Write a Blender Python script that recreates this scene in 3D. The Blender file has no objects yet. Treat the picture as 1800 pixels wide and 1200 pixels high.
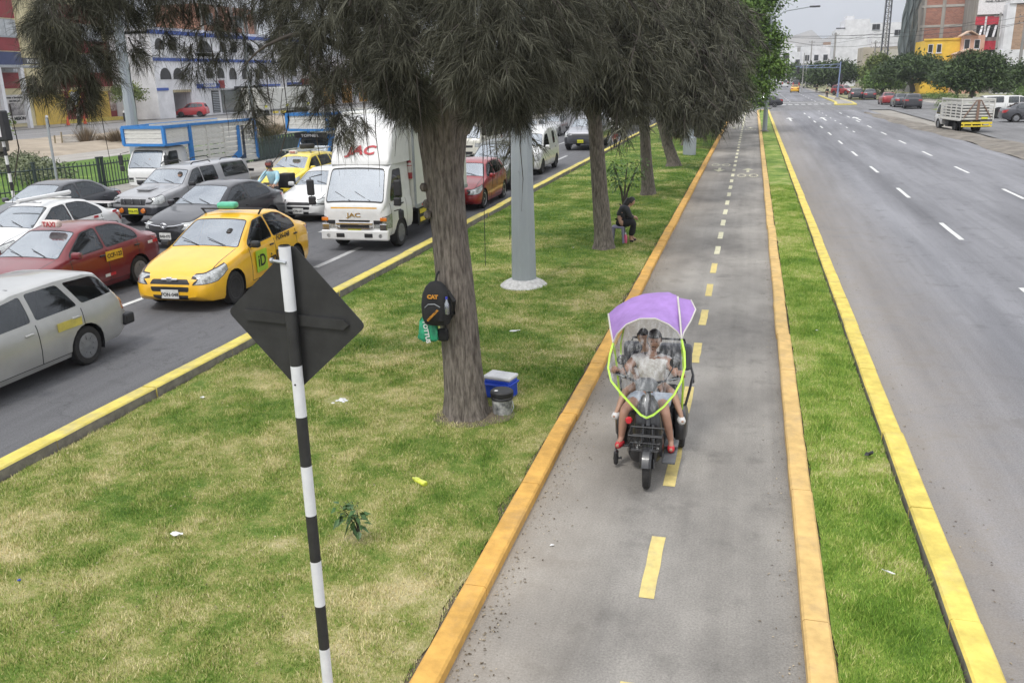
import bpy, bmesh, math, random
import numpy as np
from mathutils import Vector, Matrix
random.seed(7); RNG = np.random.default_rng(7)
S = bpy.context.scene
R = math.radians
# ---------------------------------------------------------------- camera
cam_d = bpy.data.cameras.new('camera'); cam = bpy.data.objects.new('camera', cam_d)
S.collection.objects.link(cam); S.camera = cam
cam_d.sensor_width = 36; cam_d.lens = 30.546; cam_d.clip_start = .1; cam_d.clip_end = 6000
cam.matrix_world = Matrix(((.96616005, -.05336451, .25236281, 0), (.25693908, .28535352, -.92333941, 0),
                           (-.02273906, .95693552, .28940860, 4.1), (0, 0, 0, 1)))
# ---------------------------------------------------------------- sky, sun, exposure
W = bpy.data.worlds.new('World'); S.world = W; W.use_nodes = True
nt = W.node_tree; bg = nt.nodes['Background']
sky = nt.nodes.new('ShaderNodeTexSky'); sky.sky_type = 'NISHITA'; sky.sun_disc = False
SUN_EL, SUN_AZ = 58, 200
sky.sun_elevation = R(SUN_EL); sky.sun_rotation = R(SUN_AZ); sky.dust_density = 4; sky.air_density = 1.2
hs = nt.nodes.new('ShaderNodeHueSaturation'); hs.inputs['Saturation'].default_value = .12
nt.links.new(sky.outputs[0], hs.inputs['Color'])
# overcast: the cloud layer evens out the clear-sky gradient
tc = nt.nodes.new('ShaderNodeTexCoord'); cn = nt.nodes.new('ShaderNodeTexNoise')
cn.inputs['Scale'].default_value = 3.2; cn.inputs['Detail'].default_value = 5
nt.links.new(tc.outputs['Generated'], cn.inputs['Vector'])
cr = nt.nodes.new('ShaderNodeValToRGB')
cr.color_ramp.elements[0].position = .35; cr.color_ramp.elements[0].color = (6.0, 6.25, 6.8, 1)
cr.color_ramp.elements[1].position = .68; cr.color_ramp.elements[1].color = (10.6, 10.75, 11.1, 1)
nt.links.new(cn.outputs['Fac'], cr.inputs['Fac'])
mx = nt.nodes.new('ShaderNodeMixRGB'); mx.inputs['Fac'].default_value = .82
nt.links.new(hs.outputs[0], mx.inputs['Color1']); nt.links.new(cr.outputs[0], mx.inputs['Color2'])
# overcast sky: about twice as bright overhead as at the horizon
sx_z = nt.nodes.new('ShaderNodeSeparateXYZ'); nt.links.new(tc.outputs['Generated'], sx_z.inputs[0])
mr = nt.nodes.new('ShaderNodeMapRange'); mr.inputs['From Min'].default_value = 0; mr.inputs['From Max'].default_value = 1
mr.inputs['To Min'].default_value = 1.0; mr.inputs['To Max'].default_value = 2.0; nt.links.new(sx_z.outputs['Z'], mr.inputs[0])
sc_ = nt.nodes.new('ShaderNodeVectorMath'); sc_.operation = 'SCALE'; nt.links.new(mx.outputs[0], sc_.inputs[0]); nt.links.new(mr.outputs[0], sc_.inputs['Scale'])
nt.links.new(sc_.outputs[0], bg.inputs['Color']); bg.inputs['Strength'].default_value = .088
sd = bpy.data.lights.new('sun', 'SUN'); sd.energy = 1.5; sd.angle = R(10); sd.color = (1, .97, .92)
sun = bpy.data.objects.new('sun', sd); S.collection.objects.link(sun)
az = R(SUN_AZ); el = R(SUN_EL)
sdir = Vector((math.sin(az)*math.cos(el), math.cos(az)*math.cos(el), math.sin(el)))
sun.rotation_euler = sdir.to_track_quat('Z', 'Y').to_euler()
S.view_settings.view_transform = 'Standard'; S.view_settings.look = 'None'
S.view_settings.exposure = .38; S.view_settings.gamma = 1
try: S.cycles.transparent_max_bounces = 24; S.cycles.max_bounces = 6; S.cycles.use_denoising = True
except Exception: pass
# ---------------------------------------------------------------- air
def build_haze():
    bpy.ops.mesh.primitive_cube_add(size=1, location=(0, 1950, 149.5)); o = bpy.context.object; o.name = 'haze'; o.scale = (4200, 4300, 301); o['kind'] = 'stuff'
    m = bpy.data.materials.new('air'); m.use_nodes = True; t = m.node_tree; t.nodes.remove(t.nodes['Principled BSDF']); v = t.nodes.new('ShaderNodeVolumePrincipled')
    v.inputs['Color'].default_value = (.86, .9, .97, 1); v.inputs['Density'].default_value = .00034; v.inputs['Anisotropy'].default_value = .2
    t.links.new(v.outputs[0], t.nodes['Material Output'].inputs['Volume']); o.data.materials.append(m)
build_haze()
# ---------------------------------------------------------------- materials
MATS = {}
def nn(nt, t, **kw):
    n = nt.nodes.new(t)
    for k, v in kw.items():
        if k in n.inputs: n.inputs[k].default_value = v
        else: setattr(n, k, v)
    return n
def pm(name, col, rough=.6, metal=0, var=.12, scale=6, bump=0, bscale=60, coat=0, stretch=(1, 1, 1), dirt=0, dcol=(.16, .14, .11), two=None, spec=.5, world=False):
    """Principled material with colour grain, optional second colour, dirt patches and fine relief."""
    if name in MATS: return MATS[name]
    m = bpy.data.materials.new(name); m.use_nodes = True; t = m.node_tree; b = t.nodes['Principled BSDF']
    b.inputs['Roughness'].default_value = rough; b.inputs['Metallic'].default_value = metal
    b.inputs['Coat Weight'].default_value = coat; b.inputs['Coat Roughness'].default_value = .06
    b.inputs['Specular IOR Level'].default_value = spec
    L = t.links.new
    if world: co = nn(t, 'ShaderNodeNewGeometry').outputs['Position']
    else: co = nn(t, 'ShaderNodeTexCoord').outputs['Object']
    mp = nn(t, 'ShaderNodeMapping'); mp.inputs['Scale'].default_value = stretch; L(co, mp.inputs[0]); co = mp.outputs[0]
    c2 = two or tuple(min(1, c*(1+var)) for c in col)
    c1 = tuple(c*(1-var) for c in col) if not two else col
    n1 = nn(t, 'ShaderNodeTexNoise', Scale=scale, Detail=6, Roughness=.62); L(co, n1.inputs['Vector'])
    r1 = nn(t, 'ShaderNodeValToRGB'); e = r1.color_ramp.elements
    e[0].position = .36; e[1].position = .66; e[0].color = (*c1, 1); e[1].color = (*c2, 1)
    L(n1.outputs['Fac'], r1.inputs[0]); out = r1.outputs[0]
    if dirt:
        n2 = nn(t, 'ShaderNodeTexNoise', Scale=scale*.37, Detail=9, Roughness=.72); L(co, n2.inputs['Vector'])
        r2 = nn(t, 'ShaderNodeValToRGB'); r2.color_ramp.elements[0].position = .66-.25*dirt; r2.color_ramp.elements[1].position = .78
        r2.color_ramp.elements[0].color = (0, 0, 0, 1); r2.color_ramp.elements[1].color = (dirt, dirt, dirt, 1)
        L(n2.outputs['Fac'], r2.inputs[0])
        mm = nn(t, 'ShaderNodeMixRGB'); L(r2.outputs[0], mm.inputs[0]); L(out, mm.inputs[1]); mm.inputs[2].default_value = (*dcol, 1)
        out = mm.outputs[0]
    L(out, b.inputs['Base Color'])
    if bump:
        n3 = nn(t, 'ShaderNodeTexNoise', Scale=bscale, Detail=4); L(co, n3.inputs['Vector'])
        bp = nn(t, 'ShaderNodeBump', Strength=bump, Distance=.01); L(n3.outputs['Fac'], bp.inputs['Height']); L(bp.outputs[0], b.inputs['Normal'])
    MATS[name] = m; return m
def glass_mat(name, tint=(.10, .12, .13), gloss=.28, alpha=.55, rough=.03, fres=.75, streak=0):
    if name in MATS: return MATS[name]
    m = bpy.data.materials.new(name); m.use_nodes = True; t = m.node_tree; L = t.links.new
    t.nodes.remove(t.nodes['Principled BSDF']); o = t.nodes['Material Output']
    tr = nn(t, 'ShaderNodeBsdfTransparent'); tr.inputs[0].default_value = (alpha, alpha*1.02, alpha*1.02, 1)
    df = nn(t, 'ShaderNodeBsdfDiffuse'); df.inputs[0].default_value = (*tint, 1)
    gl = nn(t, 'ShaderNodeBsdfGlossy'); gl.inputs['Roughness'].default_value = rough; gl.inputs[0].default_value = (.9, .95, 1, 1)
    a = nn(t, 'ShaderNodeMixShader'); a.inputs[0].default_value = .18; L(tr.outputs[0], a.inputs[1]); L(df.outputs[0], a.inputs[2])
    lw = nn(t, 'ShaderNodeLayerWeight', Blend=.35)
    ma = nn(t, 'ShaderNodeMath', operation='MULTIPLY_ADD'); ma.inputs[1].default_value = fres; ma.inputs[2].default_value = gloss
    ma.use_clamp = True; L(lw.outputs['Fresnel'], ma.inputs[0])
    if streak:   # pale streaks mixed into the glass colour, standing for reflected sky
        tc_ = nn(t, 'ShaderNodeTexCoord'); nz = nn(t, 'ShaderNodeTexNoise', Scale=1.6, Detail=5, Roughness=.6); L(tc_.outputs['Object'], nz.inputs['Vector'])
        rz_ = nn(t, 'ShaderNodeMapRange'); rz_.inputs['From Min'].default_value = .35; rz_.inputs['From Max'].default_value = .7; rz_.inputs['To Min'].default_value = .08; rz_.inputs['To Max'].default_value = streak
        L(nz.outputs[0], rz_.inputs[0]); L(rz_.outputs[0], a.inputs[0])
    b = nn(t, 'ShaderNodeMixShader'); L(ma.outputs[0], b.inputs[0]); L(a.outputs[0], b.inputs[1]); L(gl.outputs[0], b.inputs[2])
    L(b.outputs[0], o.inputs[0]); MATS[name] = m; return m
# ---------------------------------------------------------------- object helpers
def tag(o, label=None, cat=None, group=None, kind=None):
    if label: o['label'] = label
    if cat: o['category'] = cat
    if group: o['group'] = group
    if kind: o['kind'] = kind
    return o
def link(name, data, parent=None, loc=None, rot=None):
    o = bpy.data.objects.new(name, data); S.collection.objects.link(o)
    if parent is not None: o.parent = parent
    if loc is not None: o.location = loc
    if rot is not None: o.rotation_euler = rot
    return o
def thing(name, label, cat, loc=(0, 0, 0), rz=0, group=None):
    o = link(name, None, None, loc, (0, 0, rz)); o.empty_display_size = .2
    return tag(o, label, cat, group)
class M:
    """collects shapes; build() links them as one mesh object"""
    def __init__(s): s.v = []; s.f = []; s.mi = []; s.sm = []; s.k = 0; s.smooth = False
    def add(s, vs, fs):
        n = len(s.v); s.v += [tuple(v) for v in vs]
        for f in fs: s.f.append([n+i for i in f]); s.mi.append(s.k); s.sm.append(s.smooth)
        return s
    def box(s, c, d, rot=None, top=1.0):
        x, y, z = d[0]/2, d[1]/2, d[2]/2; vs = []
        for sz in (-1, 1):
            k = top if sz > 0 else 1
            for sx, sy in ((-1, -1), (1, -1), (1, 1), (-1, 1)):
                p = Vector((sx*x*k, sy*y*k, sz*z))
                if rot is not None: p = rot @ p
                vs.append(p+Vector(c))
        return s.add(vs, [(3, 2, 1, 0), (4, 5, 6, 7), (0, 1, 5, 4), (1, 2, 6, 5), (2, 3, 7, 6), (3, 0, 4, 7)])
    def rbox(s, c, d, r=.02, rot=None):
        """box with chamfered edges"""
        x, y, z = d[0]/2, d[1]/2, d[2]/2; r = min(r, x*.9, y*.9, z*.9)
        bm = bmesh.new(); bmesh.ops.create_cube(bm, size=1)
        for v in bm.verts: v.co = Vector((v.co.x*2*x, v.co.y*2*y, v.co.z*2*z))
        bmesh.ops.bevel(bm, geom=list(bm.edges), offset=r, segments=2, affect='EDGES', profile=.5)
        vs = [((rot @ v.co) if rot is not None else v.co)+Vector(c) for v in bm.verts]; bm.verts.index_update()
        fs = [[v.index for v in f.verts] for f in bm.faces]; bm.free(); return s.add(vs, fs)
    def tube(s, pts, rad, n=8, cap=True):
        pts = [Vector(p) for p in pts]; m = len(pts)
        rad = rad if hasattr(rad, '__len__') else [rad]*m; vs = []; fs = []
        for i, p in enumerate(pts):
            d = (pts[min(i+1, m-1)]-pts[max(i-1, 0)]).normalized()
            a = d.cross(Vector((0, 0, 1)));
            if a.length < .05: a = d.cross(Vector((1, 0, 0)))
            a.normalize(); b = d.cross(a)
            for j in range(n):
                t = 2*math.pi*j/n; vs.append(p+(a*math.cos(t)+b*math.sin(t))*rad[i])
        for i in range(m-1):
            for j in range(n):
                k = (j+1) % n; fs.append((i*n+j, i*n+k, (i+1)*n+k, (i+1)*n+j))
        if cap: fs.append(list(range(n))[::-1]); fs.append([(m-1)*n+j for j in range(n)])
        sm = s.smooth; s.smooth = True; s.add(vs, fs); s.smooth = sm; return s
    def lathe(s, prof, c=(0, 0, 0), axis='z', n=20, closed=False):
        """prof: (radius, height) pairs about the axis"""
        vs = []; fs = []; m = len(prof)
        for r, h in prof:
            for j in range(n):
                t = 2*math.pi*j/n; a, b = r*math.cos(t), r*math.sin(t)
                p = {'z': (a, b, h), 'y': (b, h, a), 'x': (h, a, b)}[axis]; vs.append((p[0]+c[0], p[1]+c[1], p[2]+c[2]))
        for i in range(m-1 + (1 if closed else 0)):
            for j in range(n):
                k = (j+1) % n; i2 = (i+1) % m; fs.append((i*n+j, i*n+k, i2*n+k, i2*n+j))
        if not closed: fs.append(list(range(n))[::-1]); fs.append([(m-1)*n+j for j in range(n)])
        sm = s.smooth; s.smooth = True; s.add(vs, fs); s.smooth = sm; return s
    def prism(s, poly, a0, a1, plane='xz'):
        """extrude a 2-D polygon along the third axis"""
        n = len(poly); f = {'xz': lambda p, a: (p[0], a, p[1]), 'yz': lambda p, a: (a, p[0], p[1]), 'xy': lambda p, a: (p[0], p[1], a)}[plane]
        return s.add([f(p, a0) for p in poly]+[f(p, a1) for p in poly],
                     [list(range(n))[::-1], [n+i for i in range(n)]]+[(i, (i+1) % n, n+(i+1) % n, n+i) for i in range(n)])
    def quad(s, a, b, c, d): return s.add([a, b, c, d], [(0, 1, 2, 3)])
    def mesh(s, name, mat):
        me = bpy.data.meshes.new(name); me.from_pydata(s.v, [], s.f)
        for m in (mat if isinstance(mat, (list, tuple)) else [mat]): me.materials.append(m)
        if s.f:
            me.polygons.foreach_set('material_index', s.mi); me.polygons.foreach_set('use_smooth', s.sm)
        bm = bmesh.new(); bm.from_mesh(me); bmesh.ops.recalc_face_normals(bm, faces=bm.faces)
        for e in bm.edges:
            if len(e.link_faces) == 2 and e.calc_face_angle(0) > .7: e.smooth = False
        bm.to_mesh(me); bm.free(); me.update(); return me
    def build(s, name, mat, parent=None, loc=None, rot=None): return link(name, s.mesh(name, mat), parent, loc, rot)
def npmesh(name, verts, faces, mat, parent=None, col=None, smooth=False):
    """big mesh from numpy arrays; faces all with the same corner count"""
    me = bpy.data.meshes.new(name); nf, k = faces.shape
    me.vertices.add(len(verts)); me.vertices.foreach_set('co', verts.astype(np.float32).ravel())
    me.loops.add(nf*k); me.loops.foreach_set('vertex_index', faces.astype(np.int32).ravel())
    me.polygons.add(nf); me.polygons.foreach_set('loop_start', np.arange(0, nf*k, k, dtype=np.int32))
    if smooth: me.polygons.foreach_set('use_smooth', np.ones(nf, dtype=bool))
    me.materials.append(mat); me.update(calc_edges=True)
    if col is not None:
        a = me.attributes.new('tint', 'FLOAT', 'POINT'); a.data.foreach_set('value', col.astype(np.float32))
    return link(name, me, parent)
def text(name, s, size, mat, parent, loc, rot, depth=.002, bold=0, width=None, shear=0):
    c = bpy.data.curves.new(name, 'FONT'); c.body = s; c.size = size; c.extrude = depth; c.align_x = 'CENTER'; c.align_y = 'CENTER'
    c.offset = bold; c.shear = shear; c.resolution_u = 3; o = bpy.data.objects.new(name, c); S.collection.objects.link(o)
    me = bpy.data.meshes.new_from_object(o.evaluated_get(bpy.context.evaluated_depsgraph_get())); bpy.data.objects.remove(o); me.materials.clear(); me.materials.append(mat); me.name = name
    o = link(name, me, parent, loc, rot)
    if width: o.scale = (width, 1, 1)
    return o
def sheet(name, x0, x1, y0, y1, z, mat, parent=None, n=(1, 1), kind='structure'):
    m = M(); nx, ny = n
    vs = [(x0+(x1-x0)*i/nx, y0+(y1-y0)*j/ny, z) for j in range(ny+1) for i in range(nx+1)]
    m.add(vs, [(j*(nx+1)+i, j*(nx+1)+i+1, (j+1)*(nx+1)+i+1, (j+1)*(nx+1)+i) for j in range(ny) for i in range(nx)])
    o = m.build(name, mat, parent)
    if parent is None: o['kind'] = kind
    return o
# ================================================================ GROUND, ROADS, KERBS
def road_mat(name, c1, c2, streak, spk=.35, crack=.35, dust=None):
    m = bpy.data.materials.new(name); m.use_nodes = True; t = m.node_tree; b = t.nodes['Principled BSDF']; L = t.links.new
    pos = nn(t, 'ShaderNodeNewGeometry').outputs['Position']
    mp = nn(t, 'ShaderNodeMapping'); mp.inputs['Scale'].default_value = (1, streak, 1); L(pos, mp.inputs[0])
    a = nn(t, 'ShaderNodeTexNoise', Scale=.55, Detail=8, Roughness=.6); L(mp.outputs[0], a.inputs['Vector'])
    ra = nn(t, 'ShaderNodeValToRGB'); e = ra.color_ramp.elements; e[0].position = .33; e[1].position = .68; e[0].color = (*c1, 1); e[1].color = (*c2, 1); L(a.outputs[0], ra.inputs[0])
    f = nn(t, 'ShaderNodeTexNoise', Scale=55, Detail=3, Roughness=.8); L(pos, f.inputs['Vector'])
    rf = nn(t, 'ShaderNodeMapRange'); rf.inputs['From Min'].default_value = .3; rf.inputs['From Max'].default_value = .7
    rf.inputs['To Min'].default_value = 1-spk; rf.inputs['To Max'].default_value = 1+spk; L(f.outputs[0], rf.inputs[0])
    mu = nn(t, 'ShaderNodeVectorMath', operation='SCALE'); L(ra.outputs[0], mu.inputs[0]); L(rf.outputs[0], mu.inputs['Scale'])
    # patches and stains
    s = nn(t, 'ShaderNodeTexNoise', Scale=1.7, Detail=10, Roughness=.7); L(pos, s.inputs['Vector'])
    rs = nn(t, 'ShaderNodeValToRGB'); rs.color_ramp.elements[0].position = .54; rs.color_ramp.elements[1].position = .74
    rs.color_ramp.elements[1].color = (.6, .6, .6, 1); L(s.outputs[0], rs.inputs[0])
    mm = nn(t, 'ShaderNodeMixRGB'); L(rs.outputs[0], mm.inputs[0]); L(mu.outputs[0], mm.inputs[1]); mm.inputs[2].default_value = (*[c*.55 for c in c1], 1)
    # thin cracks
    v = nn(t, 'ShaderNodeTexVoronoi', Scale=.33, feature='DISTANCE_TO_EDGE')
    w = nn(t, 'ShaderNodeTexNoise', Scale=1.1, Detail=6); L(pos, w.inputs['Vector'])
    ws = nn(t, 'ShaderNodeVectorMath', operation='SCALE'); L(w.outputs['Color'], ws.inputs[0]); ws.inputs['Scale'].default_value = 2.2
    wa = nn(t, 'ShaderNodeVectorMath', operation='ADD'); L(pos, wa.inputs[0]); L(ws.outputs[0], wa.inputs[1]); L(wa.outputs[0], v.inputs['Vector'])
    vr = nn(t, 'ShaderNodeValToRGB'); vr.color_ramp.elements[0].position = 0; vr.color_ramp.elements[0].color = (crack, crack, crack, 1); vr.color_ramp.elements[1].position = .006; vr.color_ramp.elements[1].color = (0, 0, 0, 1)
    L(v.outputs[0], vr.inputs[0])
    m2 = nn(t, 'ShaderNodeMixRGB'); L(vr.outputs[0], m2.inputs[0]); L(mm.outputs[0], m2.inputs[1]); m2.inputs[2].default_value = (.03, .03, .03, 1)
    last = m2.outputs[0]
    # worn wheel tracks: long narrow streaks
    mq = nn(t, 'ShaderNodeMapping'); mq.inputs['Scale'].default_value = (1.5, .035, 1); L(pos, mq.inputs[0]); tq = nn(t, 'ShaderNodeTexNoise', Scale=1, Detail=5, Roughness=.65); L(mq.outputs[0], tq.inputs['Vector'])
    rq = nn(t, 'ShaderNodeMapRange'); rq.inputs['From Min'].default_value = .35; rq.inputs['From Max'].default_value = .68; rq.inputs['To Min'].default_value = .84; rq.inputs['To Max'].default_value = 1.14; L(tq.outputs[0], rq.inputs[0])
    vq = nn(t, 'ShaderNodeVectorMath', operation='SCALE'); L(last, vq.inputs[0]); L(rq.outputs[0], vq.inputs['Scale']); last = vq.outputs[0]
    if dust:   # grit gathered along the kerb
        sx = nn(t, 'ShaderNodeSeparateXYZ'); L(pos, sx.inputs[0]); dm = nn(t, 'ShaderNodeMapRange'); dm.inputs['From Min'].default_value = dust[0]; dm.inputs['From Max'].default_value = dust[1]; dm.inputs['To Min'].default_value = .8; dm.inputs['To Max'].default_value = 0; L(sx.outputs[0], dm.inputs[0])
        mu2 = nn(t, 'ShaderNodeMath', operation='MULTIPLY'); L(dm.outputs[0], mu2.inputs[0]); L(s.outputs[0], mu2.inputs[1]); m5 = nn(t, 'ShaderNodeMixRGB'); L(mu2.outputs[0], m5.inputs[0]); L(last, m5.inputs[1]); m5.inputs[2].default_value = (.33, .28, .22, 1); last = m5.outputs[0]
    L(last, b.inputs['Base Color']); b.inputs['Roughness'].default_value = .85; b.inputs['Specular IOR Level'].default_value = .3
    bp = nn(t, 'ShaderNodeBump', Strength=.35, Distance=.01); L(f.outputs[0], bp.inputs['Height']); L(bp.outputs[0], b.inputs['Normal'])
    return m
asph_r = road_mat('asphalt_right', (.135, .135, .145), (.25, .25, .265), .09, .35, .18, (1.9, 4.0))
asph_l = road_mat('asphalt_left', (.085, .085, .09), (.14, .14, .146), .06)
asph_x = road_mat('asphalt_crossing', (.15, .148, .15), (.20, .198, .2), .5)
pathm = road_mat('path_surface', (.165, .155, .142), (.33, .31, .28), .7, .28, .1, (-1.9, -.9))
pavem = road_mat('pavement_concrete', (.27, .25, .225), (.36, .34, .31), .5, .15)
dustm = pm('dusty_earth', (.30, .25, .19), .95, var=.2, scale=.6, bump=.4, bscale=9, dirt=.6, dcol=(.17, .14, .10), world=True)
basem = pm('pale_ground', (.26, .24, .21), .95, var=.15, scale=.3, dirt=.4, world=True)
sheet('ground', -1500, 1500, -60, 4000, -.09, basem)
sheet('road_left', -21.9, -8.0, -30, 104, -.02, asph_l)
sheet('road_left_far', -21.9, -8.0, 138, 700, -.02, asph_l)
sheet('crossing_road', -59.9, 60, 104, 138, -.016, asph_x)
sheet('road_right', 1.9, 12.2, -20, 104, -.02, asph_r)
sheet('road_right_far', 1.9, 12.6, 138, 900, -.02, asph_r)
sheet('side_road', 14.4, 21.5, 30, 104, -.024, asph_x)
sheet('bike_path', -1.93, .62, -10, 103.2, .0, pathm)
sheet('pavement_left', -26.6, -22.1, -10, 104, .03, pavem)
sheet('service_road', -76, -60, 20, 400, -.03, road_mat('asphalt_service', (.17, .165, .165), (.24, .235, .23), .1))
sheet('forecourt', -82, -76, 60, 200, .02, pavem)
sheet('footpath', -43, -38.6, 20, 104, .004, pavem)
# uneven earth between footpath and service road
def mound(name, x0, x1, y0, y1, nx, ny, amp, mat, z0=0, edge=1.0, seed=1):
    rg = np.random.default_rng(seed); xs = np.linspace(x0, x1, nx+1); ys = np.linspace(y0, y1, ny+1)
    ph = rg.uniform(0, 6, (6, 2)); fr = rg.uniform(.15, .9, (6, 2)); m = M(); vs = []
    for j, y in enumerate(ys):
        for i, x in enumerate(xs):
            e = min(1, min(x-x0, x1-x, y-y0, y1-y)/edge); h = sum(math.sin(x*fr[k][0]+ph[k][0])*math.sin(y*fr[k][1]+ph[k][1]) for k in range(6))
            vs.append((x, y, z0+max(0, e)*(amp*.5+amp*.2*h)))
    m.smooth = True
    m.add(vs, [(j*(nx+1)+i, j*(nx+1)+i+1, (j+1)*(nx+1)+i+1, (j+1)*(nx+1)+i) for j in range(ny) for i in range(nx)])
    o = m.build(name, mat); o['kind'] = 'structure'; return o
mound('bare_earth', -60, -43, 20, 104, 24, 80, .45, dustm, -.03, 2)
mm_ = M(); mm_.smooth = True   # dirt strip between the right road and the side road
E1 = [(12.1, 30), (12.15, 45), (12.2, 57), (11.3, 70), (10.9, 88), (11.0, 96)]
E2 = [(15.6, 30), (15.2, 45), (14.7, 55), (13.4, 72), (12.3, 90), (11.1, 96)]
for k in range(60):
    y = 30+66*k/59
    a = np.interp(y, [p[1] for p in E1], [p[0] for p in E1])+.15*math.sin(y*.7); b = np.interp(y, [p[1] for p in E2], [p[0] for p in E2])+.15*math.sin(y*.9+1)
    for i in range(7):
        t = i/6; mm_.v.append((a+(b-a)*t, y, -.014+.09*math.sin(math.pi*t)*(1+.5*math.sin(y*1.3+i))))
for k in range(59):
    for i in range(6): mm_.f.append((k*7+i, k*7+i+1, (k+1)*7+i+1, (k+1)*7+i)); mm_.mi.append(0); mm_.sm.append(True)
mm_.build('dirt_strip', pm('strip_earth', (.17, .15, .125), .95, var=.35, scale=1.2, bump=.6, bscale=6, dirt=.7, dcol=(.3, .28, .25), world=True))['kind'] = 'structure'
# ---- grass: soil sheet under it, then blades
def grass_mat(name, blades, lawn=False, strip=False):
    m = bpy.data.materials.new(name); m.use_nodes = True; t = m.node_tree; b = t.nodes['Principled BSDF']; L = t.links.new
    pos = nn(t, 'ShaderNodeNewGeometry').outputs['Position']
    a = nn(t, 'ShaderNodeTexNoise', Scale=.62, Detail=7, Roughness=.66); L(pos, a.inputs['Vector'])
    sp = nn(t, 'ShaderNodeSeparateXYZ'); L(pos, sp.inputs[0])
    # the lawn is dry near the pole and greener further along the median
    dr = nn(t, 'ShaderNodeMapRange'); L(sp.outputs['Y'], dr.inputs[0]); dr.inputs['From Min'].default_value = 5; dr.inputs['From Max'].default_value = 27
    dr.inputs['To Min'].default_value = (-.06 if strip else .02); dr.inputs['To Max'].default_value = (-.06 if strip else -.10)
    if lawn: dr.inputs['To Min'].default_value = -.25; dr.inputs['To Max'].default_value = -.25
    b3 = nn(t, 'ShaderNodeTexNoise', Scale=3.1, Detail=5, Roughness=.7); L(pos, b3.inputs['Vector'])
    m3 = nn(t, 'ShaderNodeMath', operation='MULTIPLY_ADD'); L(b3.outputs[0], m3.inputs[0]); m3.inputs[1].default_value = .48; m3.inputs[2].default_value = -.24
    m4 = nn(t, 'ShaderNodeMath', operation='ADD'); L(a.outputs[0], m4.inputs[0]); L(m3.outputs[0], m4.inputs[1])
    ad = nn(t, 'ShaderNodeMath', operation='ADD'); L(m4.outputs[0], ad.inputs[0]); L(dr.outputs[0], ad.inputs[1])
    last = ad.outputs[0]
    if blades:
        at = nn(t, 'ShaderNodeAttribute', attribute_name='tint')
        m2 = nn(t, 'ShaderNodeMath', operation='MULTIPLY_ADD'); L(at.outputs['Fac'], m2.inputs[0]); m2.inputs[1].default_value = .34; m2.inputs[2].default_value = -.17
        a2 = nn(t, 'ShaderNodeMath', operation='ADD'); L(last, a2.inputs[0]); L(m2.outputs[0], a2.inputs[1]); last = a2.outputs[0]
    else:
        f2 = nn(t, 'ShaderNodeTexNoise', Scale=26, Detail=4, Roughness=.8); L(pos, f2.inputs['Vector'])
        m2 = nn(t, 'ShaderNodeMath', operation='MULTIPLY_ADD'); L(f2.outputs[0], m2.inputs[0]); m2.inputs[1].default_value = .3; m2.inputs[2].default_value = -.15
        a2 = nn(t, 'ShaderNodeMath', operation='ADD'); L(last, a2.inputs[0]); L(m2.outputs[0], a2.inputs[1]); last = a2.outputs[0]
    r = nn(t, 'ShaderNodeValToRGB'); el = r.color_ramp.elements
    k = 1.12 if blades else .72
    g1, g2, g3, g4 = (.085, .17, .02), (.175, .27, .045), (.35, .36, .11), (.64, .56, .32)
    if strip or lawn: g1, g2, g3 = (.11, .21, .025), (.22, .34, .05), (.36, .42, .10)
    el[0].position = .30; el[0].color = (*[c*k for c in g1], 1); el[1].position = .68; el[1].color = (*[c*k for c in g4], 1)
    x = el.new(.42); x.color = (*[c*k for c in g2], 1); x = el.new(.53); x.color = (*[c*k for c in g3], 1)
    L(last, r.inputs[0]); L(r.outputs[0], b.inputs['Base Color']); b.inputs['Roughness'].default_value = .75; b.inputs['Specular IOR Level'].default_value = .25
    if not blades:
        bp = nn(t, 'ShaderNodeBump', Strength=.8, Distance=.03); L(f2.outputs[0], bp.inputs['Height']); L(bp.outputs[0], b.inputs['Normal'])
    return m
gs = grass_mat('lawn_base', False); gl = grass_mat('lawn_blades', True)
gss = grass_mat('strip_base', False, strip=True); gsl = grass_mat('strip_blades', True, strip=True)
soil = pm('soil', (.13, .105, .075), .95, var=.3, scale=9, bump=.6, bscale=40, world=True)
sheet('median_soil', -7.75, -2.08, -6, 103.5, -.006, soil)
# lawn sheet with a ragged edge along the kerbs
def gz(x, y, x0, x1):   # gentle unevenness of the turf
    e = np.clip(np.minimum(x-x0, x1-x)/.5, 0, 1); return e*(.022+.014*np.sin(y*1.3+x*.8)+.010*np.sin(x*2.1-y*.6)+.006*np.sin(x*4.3+y*3.7))
def ragged(name, x0, x1, y0, y1, z, mat, amp, step=.25, seed=3, kind='structure'):
    rg = np.random.default_rng(seed); m = M(); n = int((y1-y0)/step); cols = max(4, int((x1-x0)/.3))
    for j in range(n+1):
        y = y0+(y1-y0)*j/n; a = x0+abs(rg.normal(0, amp)); b = x1-abs(rg.normal(0, amp))
        for i in range(cols+1): m.v.append((a+(b-a)*i/cols, y, z+float(gz(a+(b-a)*i/cols, y, x0, x1))))
    for j in range(n):
        for i in range(cols):
            k = j*(cols+1)+i; m.f.append((k, k+1, k+cols+2, k+cols+1)); m.mi.append(0); m.sm.append(True)
    o = m.build(name, mat); o['kind'] = kind; return o
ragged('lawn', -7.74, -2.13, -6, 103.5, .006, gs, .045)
sheet('verge_soil', .78, 1.66, -6, 103.5, -.006, soil)
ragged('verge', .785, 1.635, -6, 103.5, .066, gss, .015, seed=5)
sheet('park_lawn', -38.6, -26.9, 20, 104, .0, grass_mat('park_grass', False, lawn=True))
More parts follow.
